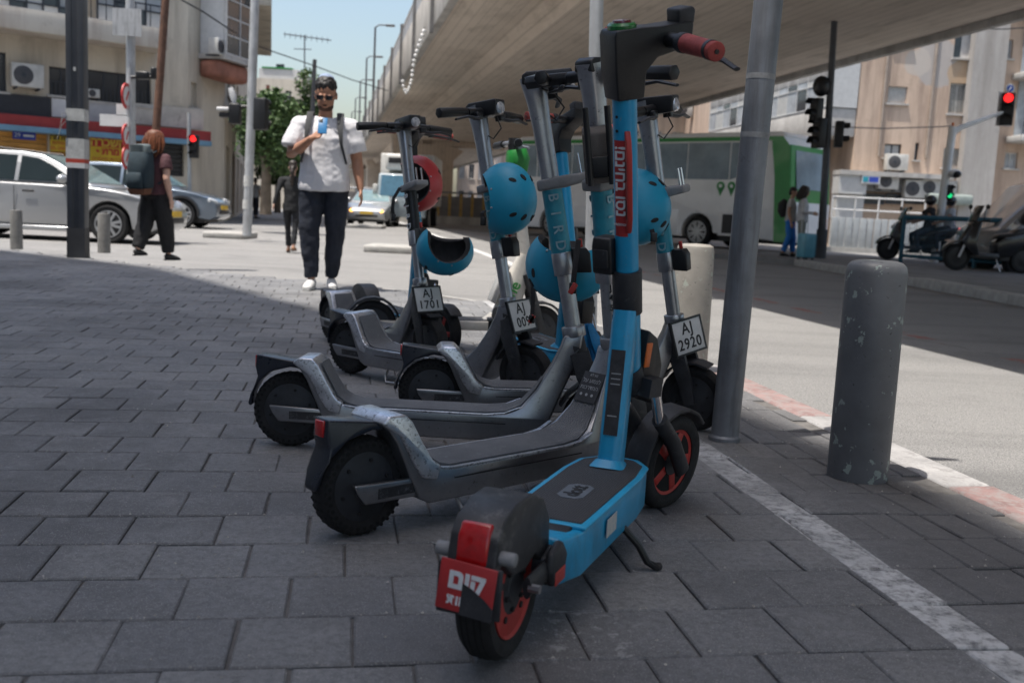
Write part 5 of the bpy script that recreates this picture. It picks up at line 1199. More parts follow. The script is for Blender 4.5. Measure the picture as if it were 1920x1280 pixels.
# return face along the overpass with its glazed balconies
c0 = FR.O; c1 = bt(22.0, 78, 0); FW = Fac(c1, Vector((c0.x-c1.x, c0.y-c1.y, 0))); LW = (Vector((c0.x, c0.y, 0))-c1).length
RW = []
z_a, z_b = FW.fp(1500, 255)[1], FW.fp(1500, 150)[1]
holed_wall(FW, 0, LW, -.12, 19, [], .2, M_PR, rb, 'side_wall')
for z0, z1 in ((FW.fp(1560, 213)[1], FW.fp(1560, 128)[1]), (FW.fp(1560, 110)[1], FW.fp(1560, 40)[1])):
    MB().box(LW-14, LW-.05, z0-1.1, z0-.02, .02, 1.2, FW.M).build('balcony', M_CONC, rb, bevel=.03)
    FG = Fac(FW.M @ Vector((0, 0, 1.18)), FW.d); window(FG, (LW-14, LW-.1, z0, z1), rb, M_FRW, [M_GLASSL, M_SLAT, M_GLASSL, M_GLASS], 14, 2, depth=0, sill=False)
    MB().box(LW-14, LW-.05, z1, z1+.35, .02, 1.3, FW.M).build('balcony_roof', M_CONC, rb, bevel=.03)
    MB().box(LW-.08, LW+.0, z0, z1, .05, 1.14, FW.M).build('balcony_end', M_FRW, rb)
MB().plate([(c0.x+.3, c0.y+.35), ((FR.M @ Vector((aR, 0, 0))).x, c0.y+.6), ((FR.M @ Vector((aR, 0, 0))).x, c0.y+36), (c1.x+.35, c1.y)], -.12, 18.9).build('core', M_PR, rb, smooth=0, fix=True)
# wires
M_WIRE = mat('black_wire', (.02, .02, .022), .6, var=0)
for pts_, lab in (([(1440, -6, 30), (1560, 2, 31), (1660, 20, 33), (1760, 26, 35), (1860, 27, 37), (1960, 22, 39)], 'upper black cable crossing in front of the pinkish block'),
                  ([(1700, 36, 33), (1790, 52, 36), (1880, 55, 38), (1960, 50, 39)], 'lower black cable crossing the pinkish block'),
                  ([(486, 88, 38), (590, 124, 42), (660, 150, 46), (760, 180, 50), (860, 196, 55)], 'cable sagging across the sky to the overpass'),
                  ([(1560, 238, 38), (1660, 241, 38.5), (1760, 238, 39), (1786, 236, 39)], 'thin cable along the wall of the pinkish block'),
                  ([(340, 0, 27), (380, 22, 28), (430, 55, 30), (462, 75, 32)], 'wires strung before the corner bay at left')):
    P_ = [at(*q) for q in pts_]; MB().tube([p-P_[0] for p in P_], .022, 6).build('overhead_cable', M_WIRE).location = P_[0]
    o = bpy.data.objects[[x.name for x in COL.objects if x.name.startswith('overhead_cable')][-1]]; tag(o, lab, 'cable', 'overhead cables')

# far building and trees down the street
FF = Fac(at(480, 300, 95), Vector((1, 0, 0)))
M_PF = plaster('far_cream_plaster', (.50, .45, .37), (.58, .53, .45), (.36, .32, .27))
fb = thing('apartment_building', 'distant cream block behind the man with roof tanks', 'building', (0, 0, 0))
x0, x1 = FF.fp(468, 200)[0], FF.fp(572, 200)[0]; zt_ = FF.fp(520, 148)[1]
RFs = [FF.rect(490+k*22, 170+j*40, 502+k*22, 190+j*40) for k in range(3) for j in range(3)]
holed_wall(FF, x0, x1, -.12, zt_, RFs, .3, M_PF, fb)
for rr in RFs: window(FF, rr, fb, M_FRW, M_GLASS, 2)
MB().box(x0, x1, -.12, zt_-.1, -14, -.32, FF.M).build('core', M_PF, fb)
MB().box(FF.fp(482, 150)[0], FF.fp(557, 150)[0], zt_+.001, FF.fp(520, 128)[1], -8, -.6, FF.M).build('penthouse', mat('white_penthouse', (.55, .54, .52), .7, var=.1, scale=.5), fb)
for px in (507, 515): a = FF.fp(px, 120)[0]; MB().tube([(a, FF.fp(px, 128)[1], -3), (a, FF.fp(px, 112)[1], -3)], .2, 10, FF.M).build('chimney', M_FRD, fb)
MB().box(FF.fp(488, 127)[0], FF.fp(545, 127)[0], FF.fp(520, 127.5)[1], FF.fp(520, 125)[1], -8.1, -.5, FF.M).build('green_trim', M_LGRN, fb)
an = thing('roof_antenna', 'thin television antenna against the sky', 'antenna', at(571, 160, 90))
Lp = lambda px, py: at(px, py, 90)-at(571, 160, 90)
MB().tube([Lp(571, 175), Lp(571, 66)], .06, 6).build('mast', M_POLED, an); MB().tube([Lp(532, 64), Lp(621, 76)], .05, 6).build('boom', M_POLED, an); MB().tube([Lp(551, 92), Lp(584, 93)], .04, 6).build('lower_boom', M_POLED, an)
for q in range(9): MB().tube([Lp(534+10*q, 60+1.3*q), Lp(534+10*q, 71+1.3*q)], .025, 5).build('element', M_POLED, an)
pole('utility_pole', 'dark utility pole behind the head of the man', 'pole', (0, 0), (590, 112), .16, .12, M_POLED, base=at(578, 395, 60))
# buildings beyond, under and right of the overpass
for i, (xa, xb, yt, Y, col_, lab, c_) in enumerate(((858, 930, 272, 120, (.50, .42, .36), 'distant pale building right of the overpass pier', 4), (925, 1060, 285, 130, (.46, .38, .33), 'distant building behind the white and green scooter', 5),
        (1120, 1290, 205, 62, (.50, .40, .31), 'beige building glimpsed left of the round pole, above the coach', 4), (1300, 1480, 120, 66, (.46, .36, .28), 'beige building between the round pole and overpass, above the coach', 5), (600, 690, 320, 135, (.42, .38, .33), 'low distant building beyond the frozen goods truck', 3))):
    F_ = Fac(at(xa, 300, Y), Vector((1, -.05, 0))); b0 = thing('apartment_building', lab, 'building', (0, 0, 0)); ww = F_.fp(xb, 300)[0]; hz = F_.fp((xa+xb)/2, yt)[1]
    fl = max(2, int((hz-1)/3.1)); rs = [(ww*(k+.22)/c_, ww*(k+.78)/c_, 1.2+3.1*j, 2.9+3.1*j) for k in range(c_) for j in range(fl) if 2.9+3.1*j < hz-.3]
    mm = plaster('plaster_far', col_, tuple(min(1, q*1.2) for q in col_), tuple(q*.65 for q in col_)); holed_wall(F_, 0, ww, -.12, hz, rs, .3, mm, b0)
    for k, rr in enumerate(rs): window(F_, rr, b0, M_FRW, M_GLASSL if k % 3 else M_GLASS, 2)
    MB().box(0, ww, -.12, hz-.1, -15, -.32, F_.M).build('core', mm, b0); MB().box(-.2, ww+.2, hz, hz+.3, -15, .3, F_.M).build('roof_edge', M_CONC, b0)
aF = Fac(at(1120, 300, 62), Vector((1, -.05, 0)))
for px, py, lab in ((1351, 218, 'air conditioner on the beige wall left of the round pole'), (1278, 210, 'air conditioner on the beige wall beside the brake lever')): aircon(aF, px, py, 1.0, .8, lab, n0=1.2)
# fence and low wall by the pier
t = thing('railing', 'yellow barred railing on a low wall below the overpass', 'railing', at(800, 420, 55))
t.location = (t.location.x, t.location.y, ROADZ)
for k in range(17):
    MB().box(-3.2+.62*k, -3.05+.62*k, -.05, .05, .42, 1.65).build('bar', mat('ochre_bar', (.42, .27, .08), .6, var=.15), t)
MB().box(-4.5, 8.5, -.02, .02, .42, 1.5).build('grey_infill', mat('grey_infill', (.17, .165, .17), .7, var=.2, scale=2), t); MB().box(-4.6, 9, -.25, .25, 0, .42).build('low_wall', M_CONC, t)
MB().tube([(-4.5, 0, 1.7), (8.5, 0, 1.7)], .05, 8).build('top_rail', M_POLE, t)

# trees
def leaf_mat(name, c0, c1):
    def f(n, b):
        g = NG(n); oi = n.nodes.new('ShaderNodeNewGeometry')
        c = g.mix(oi.outputs['Random Per Island'], c0, c1); n.links.new(c, b.inputs['Base Color']); b.inputs['Roughness'].default_value = .6
        b.inputs['Subsurface Weight'].default_value = 0
    return pos_mat(name, f)
M_LEAF = leaf_mat('broad_leaf', (.030, .070, .018), (.10, .17, .05)); M_BARK = mat('grey_bark', (.15, .12, .09), .9, var=.25, scale=6, bump=.6)
def tree(lab, base, h, blobs, n, ls, seed, lean=0):
    rr = random.Random(seed); t = thing('tree', lab, 'tree', base)
    MB().tube([(0, 0, -.1), (lean*.4, 0, h*.3), (lean, 0, h*.62)], [.16, .12, .07], 10).build('trunk', M_BARK, t)
    lm = MB()
    for (x, y, z, rx, ry, rz) in blobs: lm.tube([(lean*.4, 0, h*.3), (x*.5+lean*.3, y*.5, (h*.3+z)/2), (x, y, z)], [.07, .05, .02], 7)
    lm.build('limbs', M_BARK, t)
    lv = MB(); wts = [b[3]*b[4]*b[5] for b in blobs]
    for i in range(n):
        b = rr.choices(blobs, wts)[0]
        while True:
            v = Vector((rr.uniform(-1, 1), rr.uniform(-1, 1), rr.uniform(-1, 1)))
            if v.length <= 1 and rr.random() < .25+.75*v.length: break
        p = Vector((b[0]+v.x*b[3], b[1]+v.y*b[4], b[2]+v.z*b[5])) + Vector((noise.noise(Vector((v.x*3, v.y*3, i*.001)))*.3, 0, 0))
        u_ = Vector((rr.gauss(0, 1), rr.gauss(0, 1), rr.gauss(0, .6))).normalized(); w2 = u_.cross(Vector((rr.gauss(0, 1), rr.gauss(0, 1), rr.gauss(0, 1)))).normalized(); s2 = ls*rr.uniform(.6, 1.3)
        lv.add([p-u_*s2, p+w2*s2*.45, p+u_*s2, p-w2*s2*.45], [(0, 1, 2, 3)])
    tag(lv.build('crown', M_LEAF, t, smooth=0), kind='stuff')
tree('leafy green tree beside the pole left of the man', at(498, 395, 26), 3.6, [(0, 0, 2.2, .75, .7, .8), (.35, 0, 1.5, .55, .6, .6), (-.3, .2, 1.8, .5, .5, .6), (.2, 0, 2.7, .5, .5, .45), (-.55, 0, 2.5, .35, .4, .4)], 5200, .075, 3)
tree('tall thin tree growing before the distant cream block', at(556, 395, 70), 9, [(0, 0, 6.0, 1.5, 1.3, 1.6), (.6, 0, 8.6, .8, .8, 1.2), (-1.4, 0, 7.2, .5, .6, .9), (1.0, 0, 7.3, .7, .7, .9), (-.6, 0, 4.6, 1.4, 1.2, 1.0)], 4200, .17, 5)
tree('dark shrubby tree in the shade by the street corner', at(520, 395, 44), 4.2, [(0, 0, 2.2, 1.3, 1.2, 1.1), (.8, 0, 1.6, .9, .9, .9)], 3000, .12, 8)
# unseen block on the left, its outline shaped to shade the near pavement
_k = 20.32/math.tan(R(SUN_EL)); _dt, _ds = _k*math.cos(R(SUN_AZ)), _k*math.sin(R(SUN_AZ))
shade = [(t_-_dt, s_-_ds) for t_, s_ in ((-4.0, 12.6), (-1.87, 10.6), (-.18, 7.2), (1.62, 3.84), (1.79, 2.6), (1.9, -8))] + [(-24, -14), (-24, 9.0)]
tb = thing('apartment_building', 'tall unseen corner block beside the camera, shaped to shade the near pavement', 'building', (0, 0, 0))
V_ = [st(*q) for q in shade]; ZB = 20.2
MB().plate([(v.x, v.y) for v in V_], -.12, ZB).build('wall', plaster('white_grey_plaster', (.50, .51, .53), (.58, .59, .61), (.40, .40, .42)), tb, smooth=0, fix=True)
for i in range(5):
    F_ = Fac(V_[i+1], V_[i]-V_[i+1]); Lw = (V_[i+1]-V_[i]).length; k_ = max(1, int(Lw/2.6))
    for k in range(k_):
        for j in range(6):
            c_ = Lw*(k+.5)/k_; window(F_, (c_-.55, c_+.55, 1.0+3.2*j, 2.5+3.2*j), tb, M_FRW, M_GLASS, 2, depth=-.03, sill=False)
# ------------------------------------------------------------------ vehicles
def paint(name, c, rough=.3, metal=.5): return mat(name, c, rough, metal, var=0, coat=.8)
M_CGL = mat('car_glass', (.012, .02, .022), .06, var=.1, scale=1, coat=.6); M_CGL2 = mat('windscreen_glass', (.16, .24, .25), .08, var=.25, scale=1.5, coat=.6)
M_TRIM = mat('black_trim', (.02, .02, .022), .5, var=.1); M_ALW = mat('alloy_wheel', (.45, .46, .47), .35, .7, var=.08)
M_LAMP = mat('clear_lamp', (.65, .68, .70), .1, .2, var=.1, coat=1); M_AMB = mat('lit_amber_lamp', (1, .42, .08), .3, emit=2.5, var=0); M_YPL = mat('yellow_number_plate', (.70, .45, .03), .5, var=.05)
def road_wheel(t, M, r_, hw, rim=M_ALW, sp=5):
    e = wheel(t, M, r_, hw, M_TYRE, M_TRIM, r_*.55, 'wheel')
    rb_ = MB().lathe([(r_*.64, -hw*1.0), (r_*.70, -hw*1.0), (r_*.70, -hw*.86), (r_*.64, -hw*.86)], 28, axis='y', close=True).build('rim', rim, e)
    s_ = MB()
    for k in range(sp):
        for w2 in (-14, 14): s_.box(r_*.06, r_*.66, -.022, .022, 0, .03, RY(360*k/sp+w2) @ Matrix(((1, 0, 0, 0), (0, 0, 1, 0), (0, 1, 0, 0), (0, 0, 0, 1))) @ T(0, 0, -hw*1.02))
    s_.lathe([(.001, -hw*1.06), (r_*.16, -hw*1.03), (r_*.18, -hw*.9)], 16, axis='y'); s_.build('spokes', rim, e)
def car(lab, loc, yaw, m, kx=1.0, kz=1.0, wx=(.80, 3.42), wr=.325, amber=False, rails=False, clad=None):
    """local x forward, rear bumper at 0"""
    t = thing('car', lab, 'car', loc, yaw)
    Ra = wr*1.16; X = lambda x: x*kx; Z = lambda z: z*kz
    def arch(cx): return [(cx+Ra*math.cos(R(a)), wr+Ra*math.sin(R(a))) for a in range(-12, 193, 17)]
    up = [(.10, .34, .74), (.0, .50, .76), (.015, .74, .78), (.06, .90, .79), (.16, .955, .80), (1.2, .955, .825), (2.2, .94, .83), (3.12, .925, .82), (3.45, .895, .80), (3.80, .835, .78), (4.08, .745, .74), (4.24, .62, .68), (4.29, .48, .66), (4.26, .30, .66), (4.1, .22, .72)]
    out = [(X(x), Z(z), w_) for x, z, w_ in up]
    for cx in (wx[1], wx[0]): out += [(x, z, .80) for x, z in arch(cx)]
    out += [(X(.2), Z(.28), .74)]
    # body in two widths: the flank bulges at mid height
    hw = [w_+(.055 if .3 < z < .93*kz else .02) for x, z, w_ in out]
    MB().prism([(x, z) for x, z, w_ in out], 0, 0, hw=hw).build('body', m, t, bevel=.035, seg=3, fix=True)
    y0, y1, za, zb = .815, .60, Z(.93), Z(1.48)
    Y = lambda z: y0+(y1-y0)*(z-za)/(zb-za)
    gh = [(X(.12), Z(.93)), (X(.22), Z(1.15)), (X(.42), Z(1.40)), (X(.62), Z(1.455)), (X(1.25), Z(1.485)), (X(1.9), Z(1.475)), (X(2.25), Z(1.43)), (X(2.55), Z(1.30)), (X(3.12), Z(.97)), (X(3.2), Z(.92))]
    MB().prism(gh, 0, 0, hw=[Y(z) for x, z in gh]).build('cabin', m, t, bevel=.03, seg=3, fix=True)
    panes = [[(.52, .985), (.62, 1.30), (.80, 1.385), (.86, 1.39), (.86, .985)], [(.93, .985), (.93, 1.395), (1.35, 1.415), (1.84, 1.405), (1.84, .985)], [(1.91, .985), (1.91, 1.40), (2.20, 1.365), (2.42, 1.27), (2.86, 1.01), (2.84, .985)]]
    for pn in panes:
        for sg in (-1, 1):
            b = MB(); n = len(pn); P_ = [(X(x), Z(z)) for x, z in pn]
            vs = [(x, sg*(Y(z)+.006), z) for x, z in P_]+[(x, sg*(Y(z)-.004), z) for x, z in P_]
            b.add(vs, [tuple(range(n)), tuple(reversed(range(n, 2*n)))]+[(i, n+i, n+(i+1) % n, (i+1) % n) for i in range(n)]).build('side_window', M_CGL, t, smooth=0, fix=True)
    for q, nm, gm in (([(2.27, 1.432), (2.56, 1.306), (3.08, .998)], 'windscreen', M_CGL2), ([(.155, 1.02), (.225, 1.165), (.41, 1.40)], 'rear_window', M_CGL)):
        b = MB(); vs = []
        for i, (x, z) in enumerate(q):
            a, c = q[max(0, i-1)], q[min(2, i+1)]; nx, nz = -(c[1]-a[1]), (c[0]-a[0]); ln = math.hypot(nx, nz); nx, nz = nx/ln, nz/ln
            for o_ in (.007, -.004): vs += [(X(x)+nx*o_, -Y(Z(z))*.93, Z(z)+nz*o_), (X(x)+nx*o_, Y(Z(z))*.93, Z(z)+nz*o_)]
        b.add(vs, [(0, 1, 5, 4), (4, 5, 9, 8), (2, 6, 7, 3), (6, 10, 11, 7), (0, 4, 6, 2), (4, 8, 10, 6), (1, 3, 7, 5), (5, 7, 11, 9), (0, 2, 3, 1), (8, 9, 11, 10)]).build(nm, gm, t, smooth=0, fix=True)
    MB().box(X(.35), X(3.95), -.66, .66, .16, Z(.78)).build('underbody', M_TRIM, t)
    for x in wx:
        for sg in (-1, 1): road_wheel(t, T(x, sg*.755, wr) @ RZ(0 if sg < 0 else 180), wr, .105)
    xe = X(4.29)
    for sg in (-1, 1):
        MB().tube([(xe-.42, sg*.735, Z(.74)), (xe-.20, sg*.735, Z(.69)), (xe-.06, sg*.60, Z(.65))], [(.035, .03), (.07, .06), (.06, .05)], 12, side=(0, 0, 1)).build('headlight', M_LAMP, t)
        if amber: MB().ball((0, 0, 0), (.05, .07, .05), 10, 6, T(xe-.02, sg*.60, Z(.60))).build('indicator', M_AMB, t)
        MB().tube([(X(2.72), sg*(y0+.0), Z(.99)), (X(2.70), sg*(y0+.06), Z(1.01))], .02, 8).build('mirror_arm', M_TRIM, t)
        MB().ball((X(2.70), sg*(y0+.14), Z(1.035)), (.085, .11, .075), 12, 8).build('wing_mirror', m, t)
        for x in (1.05, 2.02): MB().box(X(x), X(x)+.19, sg*.895-.012, sg*.895+.012, Z(.80), Z(.80)+.035).build('door_handle', M_TRIM, t, bevel=.008)
        for x in (.90, 1.875, 2.95): MB().box(X(x)-.004, X(x)+.004, sg*.884-.004, sg*.884+.004, .30, Z(.90)).build('door_gap', M_TRIM, t)
        MB().box(X(.5), X(2.9), sg*.828-.004, sg*.828+.006, Z(.952), Z(.972)).build('belt_trim', M_TRIM, t)
        MB().box(wx[0]+Ra+.02, wx[1]-Ra-.02, sg*.80, sg*.872, .17, .25).build('sill_trim', clad or m, t, bevel=.02)
        if clad:
            for cx in wx:
                o_ = [(cx+(Ra+.05)*math.cos(R(a)), wr+(Ra+.05)*math.sin(R(a))) for a in range(-5, 186, 19)]; i_ = [(cx+Ra*.99*math.cos(R(a)), wr+Ra*.99*math.sin(R(a))) for a in range(185, -6, -19)]
                MB().prism(o_+i_, sg*.872-.012, sg*.872+.012).build('arch_trim', clad, t)
        if rails: MB().tube([(X(.6), sg*.56, Z(1.46)), (X(1.25), sg*.57, Z(1.53)), (X(2.1), sg*.56, Z(1.47))], .018, 8).build('roof_rail', M_TRIM, t)
        MB().box(X(.0)-.01, X(.05), sg*.66-.10, sg*.66+.10, Z(.66), Z(.86)).build('tail_light', M_LENS, t, bevel=.02)
    MB().box(xe-.10, xe+.008, -.44, .44, Z(.36), Z(.46)).build('grille', M_TRIM, t, bevel=.02); MB().box(xe-.02, xe+.02, -.26, .26, Z(.475), Z(.575)).build('number_plate', M_YPL, t)
    return t
pz = gnd(340, 464, ROADZ)
car('silver hatchback driving right, behind the square post at left', (pz.x-4.72, pz.y+.9, ROADZ), R(1.5), paint('silver_car_paint', (.40, .41, .42)), rails=True)
pz = gnd(423, 432, ROADZ)
car('blue grey car with star spoked wheels behind the silver hatchback', (pz.x-4.78, pz.y+.9, ROADZ), R(1), paint('blue_grey_car_paint', (.15, .19, .24)), kx=1.04, kz=1.10, wx=(.85, 3.56), wr=.37, clad=M_TRIM)
pz = gnd(686, 424, ROADZ)
car('silver car facing us with lit lamps right of the man', (pz.x, pz.y+4.3, ROADZ), R(-90), _mats['silver_car_paint'], amber=True)
# refrigerated truck
pz = gnd(718, 428, ROADZ); t = thing('refrigerated_truck', 'white refrigerated truck behind the small silver car', 'truck', (pz.x+.2, pz.y+4, ROADZ), R(-90)); M_TRW = mat('truck_white', (.60, .60, .58), .5, var=.06)
MB().box(-6, -1.7, -1.15, 1.15, .9, 3.05).build('cargo_box', M_TRW, t, bevel=.05)
MB().prism([(-1.6, .4), (.15, .4), (.2, 1.2), (-.15, 2.15), (-1.6, 2.2)], -1.0, 1.0).build('cab', mat('truck_blue_grey', (.30, .36, .40), .4, coat=.4), t, bevel=.06)
MB().prism([(.19, 1.25), (-.13, 2.1), (-.12, 2.1), (.205, 1.25)], -.88, .88).build('windscreen', mat('blue_windscreen', (.05, .13, .19), .1, coat=.6), t)
fu = MB().box(-1.69, -1.0, -.85, .85, 2.35, 3.0).build('cooling_unit', M_TRW, t, bevel=.08)
for y_ in (-.4, .4): MB().box(-1.01, -.985, y_-.33, y_+.33, 2.62, 2.86).build('fan_opening', M_TRIM, fu, bevel=.02)
for x_ in (-.7, -4.6):
    for sg in (-1, 1): road_wheel(t, T(x_, sg*.95, .42) @ RZ(0 if sg < 0 else 180), .42, .13)
for sg in (-1, 1): MB().box(-.1, .1, sg*1.1-.1, sg*1.1+.1, 1.3, 1.7).build('wing_mirror', M_TRW, t, bevel=.03); MB().box(.17, .22, sg*.7-.16, sg*.7+.16, .7, .88).build('headlight', M_LAMP, t, bevel=.03)
# coach
near = Vector((8.15, 30.3, ROADZ)); axb = Vector((.72, -.69, 0)).normalized(); ayb = Vector((-axb.y, axb.x, 0))
t = thing('coach', 'white coach with green roof line and green end across the road', 'bus', near-axb*12.2); t.rotation_euler = (0, 0, math.atan2(axb.y, axb.x))
M_BW = mat('coach_white', (.84, .85, .86), .35, var=.05, scale=1, coat=.4); M_BG = mat('coach_green', (.025, .27, .06), .35, var=.05, coat=.4)
bo_ = [(0, 1.4), (0, .32)]
for cx in (2.6, 8.95): bo_ += [(cx+.60*math.cos(R(a)), .5+.60*math.sin(R(a))) for a in range(197, -18, -18)]
bo_ += [(12.2, .32), (12.2, 1.6), (12.05, 3.2), (11.8, 3.52), (.5, 3.52), (.1, 2.6)]
MB().prism(bo_, 0, 2.5).build('body', M_BW, t, bevel=.03, fix=True)
MB().box(.2, 12.0, .42, 2.08, .24, 1.15).build('wheel_housing', M_TRIM, t)
MB().prism([(.45, 3.5), (11.9, 3.5), (11.7, 3.66), (.8, 3.66)], .10, 2.40).build('roof', M_BW, t, bevel=.06)
MB().box(.45, 11.75, -.012, .02, 3.38, 3.50).build('green_stripe', M_BG, t)
gl = [(.6, 1.75), (1.82, 3.45), (3.5, 5.1), (5.15, 6.75), (6.8, 8.4), (8.45, 10.0)]
for a, b_ in gl: MB().box(a, b_, -.018, .02, 2.18, 3.33).build('side_window', mat('coach_glass', (.26, .34, .40), .07, var=.25, scale=.6, coat=.6), t)  # pale blue base colour stands in for reflected sky
MB().prism([(10.05, 3.33), (11.25, 3.33), (11.2, 2.75), (10.9, 2.45), (10.05, 2.18)], -.018, .02).build('side_window', _mats['coach_glass'], t)
MB().prism([(11.75, .33), (12.2, .33), (12.212, 1.6), (12.06, 3.2), (11.8, 3.5), (11.42, 3.5), (11.62, 2.3)], -.014, .03).build('green_corner', M_BG, t)
MB().box(12.196, 12.225, .0, 2.5, .40, 1.55).build('end_panel', M_BW, t, bevel=.02)
MB().prism([(12.195, 1.56), (12.215, 1.56), (12.075, 3.25), (12.03, 3.25)], .02, 2.48).build('end_green', M_BG, t)
MB().prism([(12.205, 1.95), (12.222, 1.95), (12.10, 3.1), (12.06, 3.1)], .3, 2.25).build('end_window', _mats['coach_glass'], t)
for y_ in (.25, 2.25): MB().box(12.22, 12.245, y_-.12, y_+.12, .75, .95).build('tail_light', M_LENS, t); MB().box(12.22, 12.245, y_-.12, y_+.12, .98, 1.08).build('indicator', M_ORNG, t)
for a, b_ in ((3.4, 5.0), (5.05, 6.6), (6.65, 8.2), (9.75, 11.1)): MB().box(a, b_, -.016, .02, .42, 1.18).build('luggage_door', M_BW, t, bevel=.01)
MB().box(9.9, 10.5, -.03, .02, .5, 1.1).build('vent_grille', M_TRIM, t); MB().box(10.95, 11.2, -.026, .02, 1.35, 1.55).build('side_vent', M_TRIM, t)
for x_ in (9.75, 10.15):
    pn = MB().lathe([(.001, -.03), (.14, -.03), (.14, -.015)], 20, T(x_, 0, 1.98), axis='y').build('map_pin_mark', M_BG, t); MB().prism([(x_-.1, 1.9), (x_, 1.66), (x_+.1, 1.9)], -.03, -.015).build('pin_point', M_BG, pn); MB().lathe([(.001, -.034), (.06, -.034), (.06, -.03)], 14, T(x_, 0, 1.98), axis='y').build('pin_eye', M_BW, pn)
for x_ in (2.6, 8.95):
    for y_, f in ((.16, 0), (2.34, 180)): road_wheel(t, T(x_, y_, .5) @ RZ(f), .5, .15, sp=8)
MB().box(-.05, .02, .2, 2.3, 1.3, 3.0).build('front_glass', _mats['coach_glass'], t)
# van at the right edge
t = thing('van', 'grey van cab cut by the right edge of the picture', 'van', at(1850, 470, 21.8), R(180)); t.location.z = ROADZ
M_VAN = paint('grey_van_paint', (.17, .175, .18), .4, .2)
# local x points left in the picture (the van faces left)
vb = MB().prism([(.35, .35), (.30, .95), (.0, 1.05), (-.75, 1.95), (-1.2, 2.1), (-4.6, 2.12), (-4.6, .35)], -.95, .95).build('body', M_VAN, t, bevel=.06)
for y_ in (-.957, .957): MB().prism([(-.18, 1.12), (-.82, 1.88), (-1.35, 1.9), (-1.35, 1.12)], y_-.006, y_+.006).build('side_window', mat('van_glass', (.10, .14, .12), .08, coat=.5, var=.2), t); MB().prism([(.1, 1.0), (-.1, 1.22), (-.2, 1.1), (-.05, .98)], y_-.008, y_+.008).build('quarter_light', M_LAMP, t)
for x_ in (-.3, -3.6):
    for sg in (-1, 1): road_wheel(t, T(x_, sg*.86, .34) @ RZ(0 if sg < 0 else 180), .34, .11)
MB().ball((-.2, 1.12, 1.22), (.09, .12, .14), 10, 8).build('wing_mirror', M_TRIM, t)

# motor scooters (local x forward)
def moto(lab, loc, yaw, sc=1.0, top=True):
    t = thing('motor_scooter', lab, 'motor scooter', loc, yaw)
    D_ = mat('gloss_black_fairing', (.012, .013, .016), .25, var=.15, coat=.5); G_ = mat('dark_grey_fairing', (.05, .053, .06), .45, var=.15)
    for nm, x_ in (('front_wheel', .66), ('rear_wheel', -.68)):
        wheel(t, T(x_, 0, .275), .275, .065, M_TYRE, M_TRIM, .15, nm)
    MB().prism([(.66+.30*math.cos(R(a)), .275+.30*math.sin(R(a))) for a in range(20, 165, 18)]+[(.66+.335*math.cos(R(a)), .275+.335*math.sin(R(a))) for a in range(164, 19, -18)], -.085, .085).build('front_fender', D_, t, bevel=.01)
    fk = MB()
    for sg in (-1, 1): fk.tube([(.50, sg*.09, .68), (.66, sg*.10, .275)], .028, 10)
    fk.build('fork', M_STEEL, t)
    MB().prism([(.58, .72), (.64, .60), (.50, .42), (.36, .30), (.30, .34), (.38, .60), (.30, .98), (.40, 1.02), (.50, .92)], 0, 0, hw=[.13, .12, .17, .20, .22, .24, .20, .16, .15]).build('leg_shield', D_, t, bevel=.025)
    MB().prism([(.60, .78), (.52, .93), (.62, .84)], -.09, .09).build('headlight', M_LAMP, t, bevel=.01)
    MB().prism([(.44, 1.0), (.30, 1.32), (.285, 1.32), (.40, 1.0)], -.19, .19).build('windshield', mat('smoked_screen', (.03, .032, .035), .15, coat=.4), t, bevel=.01)
    MB().tube([(.22, -.36, 1.03), (.33, -.2, 1.0), (.36, 0, .98), (.33, .2, 1.0), (.22, .36, 1.03)], .02, 10, side=(0, 0, 1)).build('handlebar', M_BLK, t)
    for sg in (-1, 1):
        MB().tube([(.30, sg*.25, 1.02), (.33, sg*.32, 1.2), (.32, sg*.36, 1.26)], .009, 6).build('mirror_stalk', M_BLK, t); MB().ball((.31, sg*.38, 1.29), (.03, .08, .05), 10, 6).build('mirror', M_BLK, t)
    MB().prism([(.38, .30), (.38, .37), (-.10, .38), (-.12, .28)], -.20, .20).build('footboard', G_, t, bevel=.02)
    MB().prism([(-.08, .30), (-.05, .60), (-.20, .72), (-.55, .80), (-.98, .90), (-1.02, .80), (-.80, .60), (-.55, .52), (-.38, .32)], 0, 0, hw=[.17, .18, .19, .18, .10, .10, .16, .17, .15]).build('body', D_, t, bevel=.03)
    MB().prism([(-.02, .66), (-.10, .76), (-.38, .80), (-.46, .88), (-.88, .95), (-.92, .90), (-.55, .78), (-.2, .70)], 0, 0, hw=[.12, .15, .16, .16, .10, .09, .15, .15]).build('seat', M_BLK, t, bevel=.03)
    MB().prism([(-.20, .22), (-.20, .36), (-.85, .38), (-.88, .22)], -.13, .02).build('engine', G_, t, bevel=.03)
    MB().tube([(-.35, -.14, .25), (-.70, -.17, .30), (-1.0, -.17, .38)], [.03, .055, .05], 12).build('exhaust', G_, t)
    MB().box(-1.05, -1.0, -.10, .10, .80, .87).build('tail_light', mat('lit_tail_light', (.9, .03, .02), .3, emit=2, var=0), t, bevel=.015)
    MB().tube([(-.1, .08, .28), (-.16, .2, .02)], .014, 8).build('side_stand', M_STEEL, t)
    return t
p = gnd(1795, 507); p.y += .1
moto('black motor scooter at the right edge in front of the fence', (p.x+.66, p.y, 0), R(180))
p = gnd(1668, 488); moto('black motor scooter with riders behind the blue fence', (p.x+.75, p.y+.4, 0), R(176), .9)
MB_ = None
